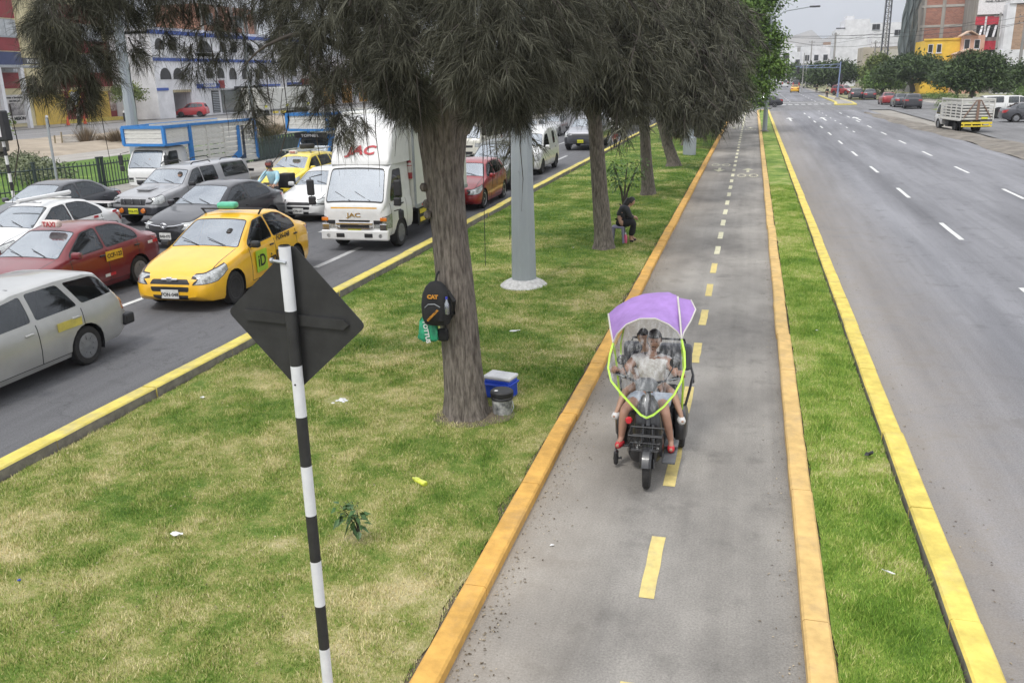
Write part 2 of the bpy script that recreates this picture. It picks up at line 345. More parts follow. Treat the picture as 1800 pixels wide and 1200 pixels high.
def blades(name, x0, x1, y0, y1, n, lmin, lmax, wid, mat, seed, fall=1.0, skip=(), zb=0.0):
    rg = np.random.default_rng(seed)
    u = rg.random(n); y = y0+(y1-y0)*u**fall; x = rg.uniform(x0, x1, n)
    # thin the blades in bare patches
    bare = np.sin(x*2.1+1)*np.sin(y*1.7)+np.sin(x*.9-y*1.1)*.8+rg.normal(0, .5, n)
    edge = np.minimum(x-x0, x1-x); keep = (bare < 1.75) & (edge > rg.exponential(.03, n)-.02)
    for (cx, cy, cr) in skip: keep &= (x-cx)**2+(y-cy)**2 > cr*cr
    x, y = x[keep], y[keep]; n = len(x)
    tuft = .6+.5*np.sin(x*7+np.sin(y*5))*np.sin(y*6.3)+rg.normal(0, .2, n)
    l = rg.uniform(lmin, lmax, n)*np.clip(tuft, .35, 1.5); a = rg.uniform(0, 2*np.pi, n); lean = rg.uniform(.25, 1.5, n)
    h = l*np.cos(lean*.75); d = l*np.sin(lean*.75)
    t = rg.uniform(0, np.pi, n); w = wid*rg.uniform(.7, 1.3, n)
    v = np.empty((n, 3, 3)); z0 = gz(x, y, x0, x1)+zb
    v[:, 0] = np.stack([x-np.cos(t)*w, y-np.sin(t)*w, z0], 1); v[:, 1] = np.stack([x+np.cos(t)*w, y+np.sin(t)*w, z0], 1)
    v[:, 2] = np.stack([x+np.cos(a)*d, y+np.sin(a)*d, .012+h+z0], 1)
    tint = np.repeat(np.clip(rg.normal(.5, .28, n), 0, 1), 3)
    o = npmesh(name, v.reshape(-1, 3), np.arange(3*n).reshape(-1, 3), mat, col=tint); return tag(o, kind='stuff')
HOLE = (-5.15, 9.9, .17)
SK = ((-3.3, 9.8, .27), HOLE)
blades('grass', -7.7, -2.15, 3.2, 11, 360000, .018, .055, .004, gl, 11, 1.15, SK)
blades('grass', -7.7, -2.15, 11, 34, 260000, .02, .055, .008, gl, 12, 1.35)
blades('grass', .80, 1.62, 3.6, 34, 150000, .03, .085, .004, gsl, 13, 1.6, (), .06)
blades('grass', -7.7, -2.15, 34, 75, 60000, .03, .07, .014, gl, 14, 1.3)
# ---- kerbs, each a row of cast blocks
orange = pm('ochre_kerb_paint', (.60, .34, .08), .85, var=.18, scale=5, bump=.25, bscale=50, dirt=.65, dcol=(.36, .25, .13), world=True)
orange2 = pm('faded_ochre_paint', (.58, .39, .15), .9, var=.16, scale=5, bump=.25, bscale=50, dirt=.7, dcol=(.33, .25, .16), world=True)
yellow = pm('yellow_kerb_paint', (.62, .49, .11), .85, var=.18, scale=5, bump=.2, bscale=50, dirt=.55, dcol=(.36, .32, .2), world=True)
yellow2 = pm('worn_yellow_paint', (.60, .50, .11), .85, var=.15, scale=5, bump=.25, bscale=50, dirt=.8, dcol=(.33, .31, .26), world=True)
conc = pm('kerb_concrete', (.23, .21, .18), .9, var=.25, scale=7, bump=.4, bscale=40, dirt=.5, dcol=(.1, .08, .06), world=True)
def kerb(name, label, x0, x1, y0, y1, h, mat, side, split, seed, wob=.008):
    root = link(name, None); tag(root, label, kind='structure'); rg = random.Random(seed); y = y0; bev = .018
    while y < y1-.01:
        L = min(y1-y, rg.uniform(1.7, 2.3) if y < split else 8.0); m = M(); dx = rg.uniform(-wob, wob); dz = rg.uniform(-.004, .004); g = .006
        k = max(1, int(L/.5)); secs = []
        for i in range(k+1):
            yy = y+g+(L-2*g)*i/k; j = rg.uniform(-.004, .004); z = h+dz+rg.uniform(-.003, .003)
            secs.append([(x0+dx+j, yy, -.1), (x0+dx+j, yy, z-bev), (x0+dx+bev+j, yy, z), (x1+dx-bev+j, yy, z), (x1+dx+j, yy, z-bev), (x1+dx+j, yy, -.1)])
        vs = [p for s in secs for p in s]; n = 6
        for i in range(k):
            for a in range(5):
                q = [i*n+a, i*n+a+1, (i+1)*n+a+1, (i+1)*n+a]; 
                m.k = 1 if (a == side) else 0
                m.add([], []); m.f.append(q); m.mi.append(m.k); m.sm.append(False)
        m.v = vs; m.f += [[0, 1, 2, 3, 4, 5], [k*n+a for a in range(5, -1, -1)]]; m.mi += [0, 0]; m.sm += [False, False]
        m.build('kerb_block', [mat, conc], root); y += L
    return root
kerb('path_kerb', 'orange painted kerb between lawn and cycle path', -2.1, -1.9, -4, 103.4, .1, orange, 0, 45, 1)
kerb('path_kerb', 'faded orange kerb between cycle path and narrow grass verge', .58, .78, -4, 103.4, .1, orange2, 9, 45, 2)
kerb('road_kerb', 'bright yellow kerb between grass verge and right road', 1.64, 1.86, -4, 103.4, .14, yellow, 0, 45, 3)
kerb('road_kerb', 'yellow kerb between traffic jam and lawn', -7.98, -7.74, -4, 103.4, .14, yellow2, 4, 45, 4, .015)
kerb('pavement_kerb', 'low grey kerb of left pavement', -22.1, -21.9, 4, 104, .05, conc, 9, 50, 5)
m = M()
for x0, x1, y in ((-7.9, -2.2, 103.6), (.7, 1.8, 103.6)): m.box(((x0+x1)/2, y, .05), (x1-x0, .25, .16))
m.build('median_end_kerb', yellow)['kind'] = 'structure'
m = M(); m.box((-3.2, 140.5, .05), (8, .5, .3)); m.box((-3.2, 139, .02), (7, .3, .2)); m.build('far_median_kerb', yellow)['kind'] = 'structure'
sheet('far_median', -7.7, 1.6, 140.8, 500, .03, grass_mat('far_grass', False, lawn=True))
# ---- painted marks (thin sheets of paint)
def paint(name, col, wear): return pm(name, col, .8, var=.1, scale=9, dirt=wear, dcol=(.2, .19, .17), world=True, bump=.1)
pyel = paint('lane_yellow', (.62, .50, .19), .6); pwhite = paint('lane_white', (.62, .62, .60), .55); pfade = paint('lane_white_worn', (.42, .42, .42), .9)
ppale = paint('lane_pale_yellow', (.60, .57, .40), .55)
marks = link('lane_markings', None); marks['kind'] = 'structure'
def dash(name, x, w, y0, y1, z, mat, sk=0):
    m = M(); n = 4
    for i in range(n+1):
        y = y0+(y1-y0)*i/n; j = random.uniform(-.006, .006); m.v += [(x-w/2+j+sk*i/n, y, z), (x+w/2+j+sk*i/n, y, z)]
    for i in range(n): m.f.append((2*i, 2*i+1, 2*i+3, 2*i+2)); m.mi.append(0); m.sm.append(False)
    return m.build(name, mat, marks)
P = 2.087
for k in range(-1, 50):   # cycle path centre line
    y = 6.26+k*P; dash('path_dash', -.62, .125, y, y+1.02 if k < 30 else y+1.3, .0045, pyel if k < 7 else ppale)
for k in range(-3, 60):   # right road lane lines, 3 m dashes
    y = 23.7+k*7.92
    if 101 < y < 132: continue
    dash('lane_dash', 5.25, .12, y, y+2.65, -.0155, pwhite); dash('lane_dash', 8.7, .12, y, y+2.65, -.0155, pwhite)
for k in range(14):   # dotted turn guides near the crossing
    y = 66+k*5; 
    if 101 < y: continue
    dash('guide_dash', 7.0, .1, y, y+1.3, -.0152, pwhite)
for k in range(12): dash('lane_dash', -9.65 if k % 2 else -9.65, .16, 18.05+k*9, 20.6+k*9, -.0155, pfade)
for k in range(10): dash('lane_dash', -11.85, .13, 6.2+k*8.2, 9.3+k*8.2, -.0155, pfade) if k != 1 else dash('lane_dash', -11.8, .13, 13.6, 16, -.0155, pwhite)
m = M()
for i in range(13):
    x = 2.2+i*.8; m.box((x+.25, 123.5+.0, -.012), (.5, 3.2, .002))
m.build('crosswalk', pfade, marks)
sheet('stop_line', 2.1, 12, 130.2, 130.9, -.0115, pwhite, marks)
def poly_mark(name, pts, z, mat):
    m = M(); m.add([(x, y, z) for x, y in pts], [list(range(len(pts)))]); return m.build(name, mat, marks)
for ax in (3.4, 6.3, 9.1):   # lane arrows
    poly_mark('lane_arrow', [(ax-.08, 82), (ax+.08, 82), (ax+.08, 86), (ax+.35, 86), (ax, 88), (ax-.35, 86), (ax-.08, 86)], -.0155, pwhite)
for sx, s in ((-1.25, -1), (-.02, 1)):   # path arrows and rider marks
    for y0 in (40.2, 72):
        c = y0; poly_mark('path_arrow', [(sx-.06*1, c-s*.9), (sx+.06, c-s*.9), (sx+.06, c), (sx+.25, c), (sx, c+s*.8), (sx-.25, c), (sx-.06, c)], .0045, ppale)
        m = M()
        for dx in (-.24, .24):
            for j in range(12):
                a0 = 2*math.pi*j/12; a1 = 2*math.pi*(j+.8)/12; cx_, cy_ = sx+dx, c-s*2.2
                m.quad((cx_+.14*math.cos(a0), cy_+.45*math.sin(a0), .0045), (cx_+.14*math.cos(a1), cy_+.45*math.sin(a1), .0045), (cx_+.19*math.cos(a1), cy_+.6*math.sin(a1), .0045), (cx_+.19*math.cos(a0), cy_+.6*math.sin(a0), .0045))
        m.quad((sx-.2, c-s*2.2, .005), (sx+.2, c-s*2.2, .005), (sx+.2, c-s*2.2+.1, .005), (sx-.2, c-s*2.2+.1, .005)); m.build('rider_mark', ppale, marks)
# ================================================================ VEHICLES
black = pm('black_plastic', (.018, .018, .02), .55, var=.15); rubber = pm('tyre_rubber', (.022, .021, .021), .85, var=.25, scale=14, dirt=.4, dcol=(.09, .08, .07))
alloy = pm('alloy_rim', (.42, .43, .45), .3, .75, var=.15, dirt=.3, dcol=(.12, .1, .09)); steelr = pm('dark_steel_rim', (.035, .035, .036), .5, .3)
hubm = pm('grey_hubcap', (.22, .225, .235), .45, .4, dirt=.4); chrome = pm('chrome', (.7, .7, .72), .15, .95, var=.03)
cabin = pm('cabin_dark', (.02, .02, .022), .85); seatm = pm('seat_cloth', (.045, .044, .046), .9, var=.3)
ws_glass = glass_mat('windscreen_glass', (.24, .26, .28), .34, .5, .04, .8, .38); sd_glass = glass_mat('side_glass', (.02, .022, .025), .06, .38, .03, .45)
lampg = pm('headlamp_glass', (.42, .43, .42), .12, .35, var=.35, scale=22, coat=1); redl = pm('tail_lamp_red', (.35, .012, .014), .2, var=.3, scale=25, coat=1)
ambl = pm('indicator_amber', (.65, .18, .02), .25, var=.2, coat=1); platew = pm('plate_white', (.62, .62, .60), .5, dirt=.3); platey = pm('plate_yellow', (.62, .62, .03), .5, dirt=.3)
ink = pm('black_ink', (.012, .012, .012), .6); redink = pm('red_ink', (.42, .03, .04), .5); redtape = pm('red_tape', (.5, .02, .03), .4); whitep = pm('white_paint', (.66, .66, .65), .35, coat=.3, dirt=.45, dcol=(.42, .40, .36), var=.04)
galv = pm('galvanised_steel', (.33, .35, .37), .5, .35, var=.12, scale=5, dirt=.35, dcol=(.2, .19, .18))
def carpaint(name, c, dirt=.35, metal=.0, coat=.8):
    return pm(name, c, .38, metal, var=.05, scale=3, coat=coat, dirt=dirt, dcol=tuple(.55*x+.45*y for x, y in zip(c, (.25, .23, .2))))
def polyarea(p): return sum(p[i][0]*p[(i+1) % len(p)][1]-p[(i+1) % len(p)][0]*p[i][1] for i in range(len(p)))/2
def rpoly(p, r=.04, n=3):
    out = []; k = len(p)
    for i in range(k):
        a, b, c = Vector(p[i-1]), Vector(p[i]), Vector(p[(i+1) % k]); d1 = (a-b); d2 = (c-b); q = min(r, d1.length*.45, d2.length*.45)
        s, e = b+d1.normalized()*q, b+d2.normalized()*q
        for j in range(n+1):
            t = j/n; out.append(tuple(s*(1-t)**2+b*2*t*(1-t)+e*t*t))
    return out
def grow(p, d):
    """offset a convex polygon outwards"""
    if polyarea(p) < 0: p = p[::-1]
    k = len(p); out = []
    for i in range(k):
        a, b, c = Vector(p[i-1]), Vector(p[i]), Vector(p[(i+1) % k]); e1, e2 = (b-a), (c-b)
        if e1.length < 1e-6 or e2.length < 1e-6: continue
        n1 = Vector((e1.y, -e1.x)).normalized(); n2 = Vector((e2.y, -e2.x)).normalized(); n = (n1+n2)
        if n.length < 1e-3: continue
        n.normalize(); out.append(tuple(b+n*d/max(.5, n.dot(n1))))
    return out
def knife(bm, lay, poly, ax, cond, tagv, over=(0,)):
    """cut a convex outline into the shell and tag the faces inside"""
    if polyarea(poly) < 0: poly = poly[::-1]
    A, B = ax; faces = [f for f in bm.faces if f[lay] in over and cond(f)]
    lo = [min(q[k] for q in poly) for k in (0, 1)]; hi = [max(q[k] for q in poly) for k in (0, 1)]
    faces = [f for f in faces if all(max(v.co[ax[k]] for v in f.verts) > lo[k] and min(v.co[ax[k]] for v in f.verts) < hi[k] for k in (0, 1))]
    n = len(poly)
    for i in range(n):
        if not faces: return
        p, q = poly[i], poly[(i+1) % n]; dx, dy = q[0]-p[0], q[1]-p[1]
        if abs(dx)+abs(dy) < 1e-7: continue
        no = Vector((0, 0, 0)); no[A] = dy; no[B] = -dx; no.normalize(); co = Vector((0, 0, 0)); co[A] = p[0]; co[B] = p[1]
        es = set(); vs = set()
        for f in faces: es.update(f.edges); vs.update(f.verts)
        r = bmesh.ops.bisect_plane(bm, geom=faces+list(es)+list(vs), dist=1e-5, plane_co=co, plane_no=no)
        fs = [g for g in r['geom'] if isinstance(g, bmesh.types.BMFace)]
        faces = [f for f in set(fs) if f.is_valid and (f.calc_center_median()-co).dot(no) < -1e-5 and f[lay] in over and cond(f)]
    for f in faces: f[lay] = tagv
def interp(x, tab): return float(np.interp(x, [p[0] for p in tab], [p[1] for p in tab]))
def shell(sp, sx, sy, sz):
    L = sp['top'][-1][0]; keys = {0, L}
    for k in ('top', 'w', 'belt'): keys |= {p[0] for p in sp[k]}
    xs = sorted(keys); out = [xs[0]]
    for a in xs[1:]:
        n = max(1, int((a-out[-1])/.13)); b = out[-1]
        if a-b < .012: continue
        out += [b+(a-b)*(i+1)/n for i in range(n)]
    bm = bmesh.new(); rings = []
    for x in out:
        zt, zb, zl, w, wr, c = (interp(x, sp[k]) for k in ('top', 'belt', 'bot', 'w', 'wr', 'c'))
        zb = min(zb, zt-.02); h = zb-zl; c = min(c, (zt-zb)*.6)
        half = [(0, zl), (.7*w, zl), (.93*w, zl+.015), (.98*w, zl+.16*h), (w, zl+.45*h), (w*.995, zl+.72*h), (w*.975, zl+.9*h), (.95*w, zb)]
        e = (wr*w, zt-c); q = half[-1]
        for t in (.33, .67): half.append((q[0]+(e[0]-q[0])*t+.012*math.sin(t*3.14), q[1]+(e[1]-q[1])*t))
        half += [e, (e[0]*.93, zt-c*.55), (e[0]*.72, zt-c*.25), (e[0]*.38, zt-c*.07), (0, zt)]
        ring = [bm.verts.new((x*sx, -a*sy, b*sz)) for a, b in half]+[bm.verts.new((x*sx, a*sy, b*sz)) for a, b in half[-2:0:-1]]
        rings.append(ring)
    n = len(rings[0])
    for i in range(len(rings)-1):
        for j in range(n): 
            k = (j+1) % n
            try: bm.faces.new((rings[i][j], rings[i][k], rings[i+1][k], rings[i+1][j]))
            except ValueError: pass
    bm.faces.new(rings[0][::-1]); bm.faces.new(rings[-1]); bmesh.ops.recalc_face_normals(bm, faces=bm.faces)
    bmesh.ops.triangulate(bm, faces=[f for f in bm.faces if len(f.verts) > 4])
    return bm
WCACHE = {}
def wheel(parent, x, y, r, w, style, side):
    key = (round(r, 3), round(w, 3), style)
    if key not in WCACHE:
        t = M(); t.lathe([(r*.63, -w*.42), (r*.72, -w*.5), (r*.93, -w*.46), (r, -w*.3), (r, w*.3), (r*.93, w*.46), (r*.72, w*.5), (r*.63, w*.42)], axis='y', n=26)
        g = M()
        if style == 'alloy':
            g.lathe([(r*.62, -w*.4), (r*.66, w*.46), (r*.6, w*.46), (r*.56, w*.2), (r*.5, w*.1)], axis='y', n=22)
            g.lathe([(r*.12, w*.2), (r*.12, w*.42), (r*.04, w*.45)], axis='y', n=10)
            for i in range(7):
                a = 2*math.pi*i/7; c, s_ = math.cos(a), math.sin(a)
                g.box((c*r*.35, w*.36, s_*r*.35), (r*.52, w*.08, r*.10), Matrix.Rotation(-a, 3, 'Y'))
        elif style == 'steel':
            g.lathe([(r*.62, -w*.4), (r*.65, w*.44), (r*.56, w*.40), (r*.5, w*.12), (r*.3, w*.2), (r*.16, w*.3), (r*.05, w*.32)], axis='y', n=22)
            for i in range(8):
                a = 2*math.pi*i/8; g.lathe([(r*.05, w*.1), (r*.05, w*.23)], (math.cos(a)*r*.4, 0, math.sin(a)*r*.4), 'y', 8)
        else:
            g.lathe([(r*.62, -w*.4), (r*.65, w*.46), (r*.58, w*.5), (r*.3, w*.42), (r*.1, w*.5)], axis='y', n=22)
            for i in range(8):
                a = 2*math.pi*i/8; g.box((math.cos(a)*r*.44, w*.47, math.sin(a)*r*.44), (r*.2, w*.1, r*.07), Matrix.Rotation(-a, 3, 'Y'))
        WCACHE[key] = (t.mesh('tyre', rubber), g.mesh('rim', {'alloy': alloy, 'steel': steelr}.get(style, hubm)))
    a, b = WCACHE[key]; rz = 0 if side > 0 else math.pi
    o = link('wheel', a, parent, (x, y, r), (0, random.uniform(0, 3), rz)); link('rim', b, o); return o
# ---- plan and side profiles; x from the front bumper, metres
T = {}
T['sedan'] = dict(top=[(0, .50), (.03, .60), (.09, .68), (.2, .74), (.6, .86), (1.1, .96), (1.2, .98), (1.6, 1.22), (1.95, 1.40), (2.3, 1.47), (2.8, 1.47), (3.15, 1.42), (3.5, 1.25), (3.78, 1.09), (3.9, 1.06), (4.15, 1.03), (4.22, .95), (4.26, .72)],
    belt=[(0, .42), (.1, .58), (.5, .74), (1.2, .90), (3.7, .99), (4.15, .95), (4.26, .6)], bot=[(0, .30), (.15, .2), (.5, .17), (3.8, .18), (4.1, .24), (4.26, .34)],
    w=[(0, .52), (.06, .66), (.18, .76), (.45, .83), (.9, .85), (3.5, .85), (3.95, .80), (4.15, .72), (4.26, .6)], wr=[(0, .85), (1.1, .88), (1.2, .86), (1.95, .70), (3.15, .68), (3.78, .82), (4.26, .85)], c=[(0, .05), (1.1, .05), (1.95, .06), (4.26, .05)],
    ws=(1.24, 1.93, .68, .53), rw=(3.72, 3.2, .62, .52), side=[[(1.45, .95), (2.37, .99), (2.37, 1.37), (2.03, 1.335), (1.52, 1.02)], [(2.45, .99), (3.42, 1.03), (3.40, 1.15), (3.12, 1.32), (2.85, 1.375), (2.45, 1.375)]],
    doors=[1.42, 2.41, 3.35], hl=[(.02, .53), (.10, .68), (.62, .80), (.60, .70), (.3, .56)], tl=[(3.86, .96), (4.27, .90), (4.27, .70), (4.05, .74)], wb=(.80, 3.32), r=.305, L=4.26, W=1.70, H=1.47,
    grille=[((-.40, .53), (.40, .53), (.34, .62), (-.34, .62)), ((-.36, .40), (.36, .40), (.38, .49), (-.38, .49))], low=((-.3, .24), (.3, .24), (.36, .34), (-.36, .34)))
T['hatch'] = dict(T['sedan'], top=[(0, .50), (.04, .62), (.12, .72), (.5, .86), (1.0, .97), (1.1, 1.0), (1.75, 1.40), (2.1, 1.49), (2.8, 1.50), (3.35, 1.46), (3.55, 1.40), (3.82, 1.08), (3.95, .98), (3.98, .6)],
    belt=[(0, .42), (.1, .58), (.5, .76), (1.1, .92), (3.4, 1.04), (3.85, .96), (3.98, .5)], bot=[(0, .3), (.15, .2), (.5, .17), (3.6, .18), (3.98, .32)], w=[(0, .52), (.06, .68), (.18, .78), (.45, .84), (3.4, .86), (3.8, .80), (3.98, .68)],
    wr=[(0, .85), (1.0, .88), (1.1, .86), (1.75, .71), (3.3, .68), (3.82, .82), (3.98, .9)], c=[(0, .05), (4, .06)], ws=(1.16, 1.73, .69, .54), rw=(3.78, 3.6, .6, .54),
    side=[[(1.35, .98), (2.15, 1.01), (2.15, 1.39), (1.82, 1.33), (1.42, 1.05)], [(2.23, 1.01), (3.0, 1.05), (3.0, 1.38), (2.23, 1.39)], [(3.06, 1.06), (3.32, 1.12), (3.2, 1.34), (3.06, 1.37)]], doors=[1.3, 2.19, 3.03],
    tl=[(3.5, .98), (3.99, .92), (3.99, .78), (3.8, .78)], wb=(.78, 3.3), r=.31, L=3.98, W=1.72, H=1.5)
T['wagon'] = dict(T['sedan'], top=[(0, .50), (.04, .62), (.12, .68), (.6, .80), (1.1, .90), (1.2, .92), (1.9, 1.32), (2.2, 1.39), (3.0, 1.41), (3.6, 1.39), (3.85, 1.34), (4.12, .98), (4.22, .88), (4.26, .62), (4.32, .58)],
    belt=[(0, .42), (.1, .56), (.5, .70), (1.2, .85), (4.0, .92), (4.2, .80), (4.32, .5)], bot=[(0, .30), (.15, .2), (.5, .18), (4.0, .22), (4.32, .34)],
    w=[(0, .55), (.06, .70), (.18, .78), (.45, .83), (3.7, .84), (4.1, .80), (4.32, .72)], wr=[(0, .85), (1.1, .88), (1.2, .86), (1.9, .74), (3.8, .73), (4.12, .86), (4.32, .9)], c=[(0, .04), (1.1, .05), (1.9, .055), (4.32, .05)],
    ws=(1.24, 1.88, .68, .56), rw=(4.08, 3.88, .6, .55), side=[[(1.45, .90), (2.33, .93), (2.33, 1.30), (1.98, 1.25), (1.52, .97)], [(2.42, .93), (3.22, .95), (3.02, 1.31), (2.42, 1.31)], [(3.32, .96), (4.0, .98), (4.02, 1.05), (3.84, 1.24), (3.72, 1.29), (3.14, 1.31)]],
    doors=[1.4, 2.375, 3.26], tl=[(4.14, .66), (4.33, .64), (4.33, .90), (4.1, .92)], wb=(.80, 3.28), r=.30, L=4.32, W=1.68, H=1.41)
T['suv'] = dict(T['sedan'], top=[(0, .62), (.04, .80), (.12, .92), (.6, 1.02), (1.15, 1.10), (1.25, 1.12), (1.95, 1.56), (2.3, 1.66), (3.2, 1.70), (4.0, 1.66), (4.2, 1.58), (4.48, 1.14), (4.58, 1.0), (4.62, .62)],
    belt=[(0, .56), (.1, .76), (.5, .92), (1.25, 1.04), (4.0, 1.12), (4.5, 1.0), (4.62, .58)], bot=[(0, .38), (.15, .27), (.5, .25), (4.2, .26), (4.62, .4)],
    w=[(0, .6), (.06, .76), (.18, .84), (.45, .89), (4.0, .90), (4.45, .84), (4.62, .74)], wr=[(0, .86), (1.15, .88), (1.95, .75), (4.1, .73), (4.48, .86), (4.62, .9)], c=[(0, .06), (4.6, .07)],
    ws=(1.31, 1.93, .73, .60), rw=(4.44, 4.26, .64, .56), side=[[(1.5, 1.10), (2.4, 1.13), (2.4, 1.56), (2.05, 1.50), (1.58, 1.18)], [(2.48, 1.13), (3.4, 1.16), (3.4, 1.57), (2.48, 1.57)], [(3.48, 1.17), (4.15, 1.24), (4.0, 1.5), (3.48, 1.56)]],
    doors=[1.45, 2.44, 3.44], hl=[(.02, .72), (.12, .86), (.6, .96), (.55, .84), (.3, .72)], tl=[(4.25, 1.10), (4.63, 1.04), (4.63, .84), (4.45, .84)], wb=(.88, 3.6), r=.36, L=4.62, W=1.80, H=1.7,
    grille=[((-.45, .66), (.45, .66), (.42, .82), (-.42, .82)),], low=((-.5, .38), (.5, .38), (.55, .52), (-.55, .52)))
T['pickup'] = dict(T['suv'], top=[(0, .66), (.04, .84), (.12, .94), (.6, 1.05), (1.25, 1.13), (1.35, 1.15), (1.98, 1.58), (2.25, 1.66), (3.3, 1.68), (3.42, 1.67), (3.5, 1.70), (4.85, 1.69), (4.98, 1.62), (5.06, 1.1), (5.1, .62)],
    belt=[(0, .6), (.1, .78), (.5, .95), (1.3, 1.07), (4.95, 1.10), (5.1, .6)], bot=[(0, .4), (.15, .34), (4.6, .38), (5.1, .46)], w=[(0, .68), (.06, .80), (.2, .86), (.45, .88), (4.9, .88), (5.1, .84)],
    wr=[(0, .88), (1.25, .88), (1.98, .76), (4.9, .78), (5.1, .9)], c=[(0, .05), (5.1, .06)], ws=(1.42, 1.96, .73, .61), rw=(5.05, 4.99, .6, .56),
    side=[[(1.62, 1.12), (2.38, 1.14), (2.38, 1.58), (2.1, 1.53), (1.7, 1.2)], [(2.46, 1.14), (3.18, 1.15), (3.15, 1.58), (2.46, 1.585)], [(3.55, 1.18), (4.9, 1.18), (4.78, 1.58), (3.55, 1.60)]],
    doors=[1.55, 2.42, 3.28, 3.42], hl=[(.02, .72), (.1, .90), (.42, .96), (.4, .76), (.2, .70)], tl=[(4.95, 1.0), (5.11, 1.0), (5.11, .7), (4.95, .7)], wb=(.88, 3.85), r=.38, L=5.1, W=1.78, H=1.7,
    grille=[((-.44, .68), (.44, .68), (.46, .86), (-.46, .86)),], low=((-.35, .40), (.35, .40), (.4, .5), (-.4, .5)))
T['van'] = dict(T['suv'], top=[(0, .52), (.04, .68), (.12, .78), (.5, .94), (.85, 1.06), (.95, 1.10), (1.6, 1.60), (1.85, 1.72), (2.15, 1.78), (2.35, 1.86), (3.9, 1.86), (4.05, 1.78), (4.14, 1.1), (4.2, .55)],
    belt=[(0, .46), (.1, .62), (.5, .82), (.95, 1.0), (4.05, 1.05), (4.2, .5)], bot=[(0, .32), (.15, .22), (3.8, .24), (4.2, .34)], w=[(0, .55), (.06, .72), (.2, .80), (.5, .85), (3.9, .86), (4.2, .8)],
    wr=[(0, .85), (.9, .88), (1.6, .80), (4.0, .82), (4.2, .9)], c=[(0, .05), (4.2, .12)], ws=(1.0, 1.58, .72, .62), rw=(4.12, 4.06, .5, .48), side=[[(1.2, 1.07), (2.15, 1.09), (2.1, 1.55), (1.72, 1.52), (1.28, 1.16)], [(2.9, 1.12), (3.3, 1.12), (3.3, 1.6), (2.9, 1.6)]],
    doors=[1.15, 2.25, 3.5], hl=[(.02, .58), (.12, .74), (.55, .88), (.5, .74), (.25, .6)], tl=[(3.98, 1.3), (4.21, 1.3), (4.21, .7), (4.0, .7)], wb=(.78, 3.45), r=.3, L=4.2, W=1.72, H=1.86,
    grille=[((-.35, .50), (.35, .50), (.32, .60), (-.32, .60)),], low=((-.35, .3), (.35, .3), (.4, .42), (-.4, .42)))
T['minivan'] = dict(T['van'], top=[(0, .60), (.03, .95), (.10, 1.08), (.3, 1.35), (.58, 1.72), (.8, 1.84), (1.2, 1.92), (4.2, 1.92), (4.42, 1.8), (4.5, 1.0), (4.52, .5)], belt=[(0, .55), (.1, .9), (.3, 1.05), (4.4, 1.05), (4.52, .48)],
    w=[(0, .72), (.06, .80), (.2, .84), (4.3, .84), (4.52, .8)], wr=[(0, .95), (.2, .92), (.6, .86), (4.52, .86)], ws=(.13, .57, .74, .66), rw=(4.49, 4.43, .5, .48), side=[[(.45, 1.1), (1.2, 1.1), (1.2, 1.66), (.82, 1.64), (.48, 1.25)], [(1.3, 1.1), (2.4, 1.1), (2.4, 1.66), (1.3, 1.66)], [(2.5, 1.1), (4.2, 1.1), (4.1, 1.66), (2.5, 1.66)]],
    doors=[.4, 1.25, 2.45], hl=[(.0, .66), (.02, .84), (.12, .86), (.12, .68)], wb=(.75, 3.3), L=4.52, W=1.68, H=1.92, grille=[((-.4, .62), (.4, .62), (.4, .74), (-.4, .74)),])
T['cab'] = dict(T['van'], top=[(0, 1.0), (.02, 1.12), (.06, 1.20), (.25, 1.60), (.46, 2.02), (.6, 2.12), (.9, 2.17), (1.6, 2.17), (1.68, 2.1), (1.7, 1.9)], belt=[(0, .95), (.06, 1.08), (.3, 1.18), (1.7, 1.18)], bot=[(0, .42), (.1, .36), (1.7, .40)],
    w=[(0, .76), (.04, .84), (.12, .90), (.3, .92), (1.7, .92)], wr=[(0, .96), (.1, .93), (.46, .90), (1.7, .90)], c=[(0, .04), (.4, .07), (1.7, .08)], ws=(.085, .44, .78, .72), rw=(1.69, 1.695, .1, .1),
    side=[[(.36, 1.22), (1.12, 1.22), (1.12, 1.92), (.66, 1.92), (.36, 1.35)],], doors=[.28, 1.3], hl=[(-.01, .60), (.02, .86), (.30, .92), (.30, .58)], tl=[(9, 9), (9.1, 9), (9.1, 9.1)], wb=(.9, .9), r=.38, L=1.7, W=1.84, H=2.17,
    grille=[((-.42, .60), (.42, .60), (.40, .68), (-.40, .68)), ((-.42, .74), (.42, .74), (.44, .79), (-.44, .79))], low=((-.3, .44), (.3, .44), (.3, .5), (-.3, .5)))
SEEN = {}
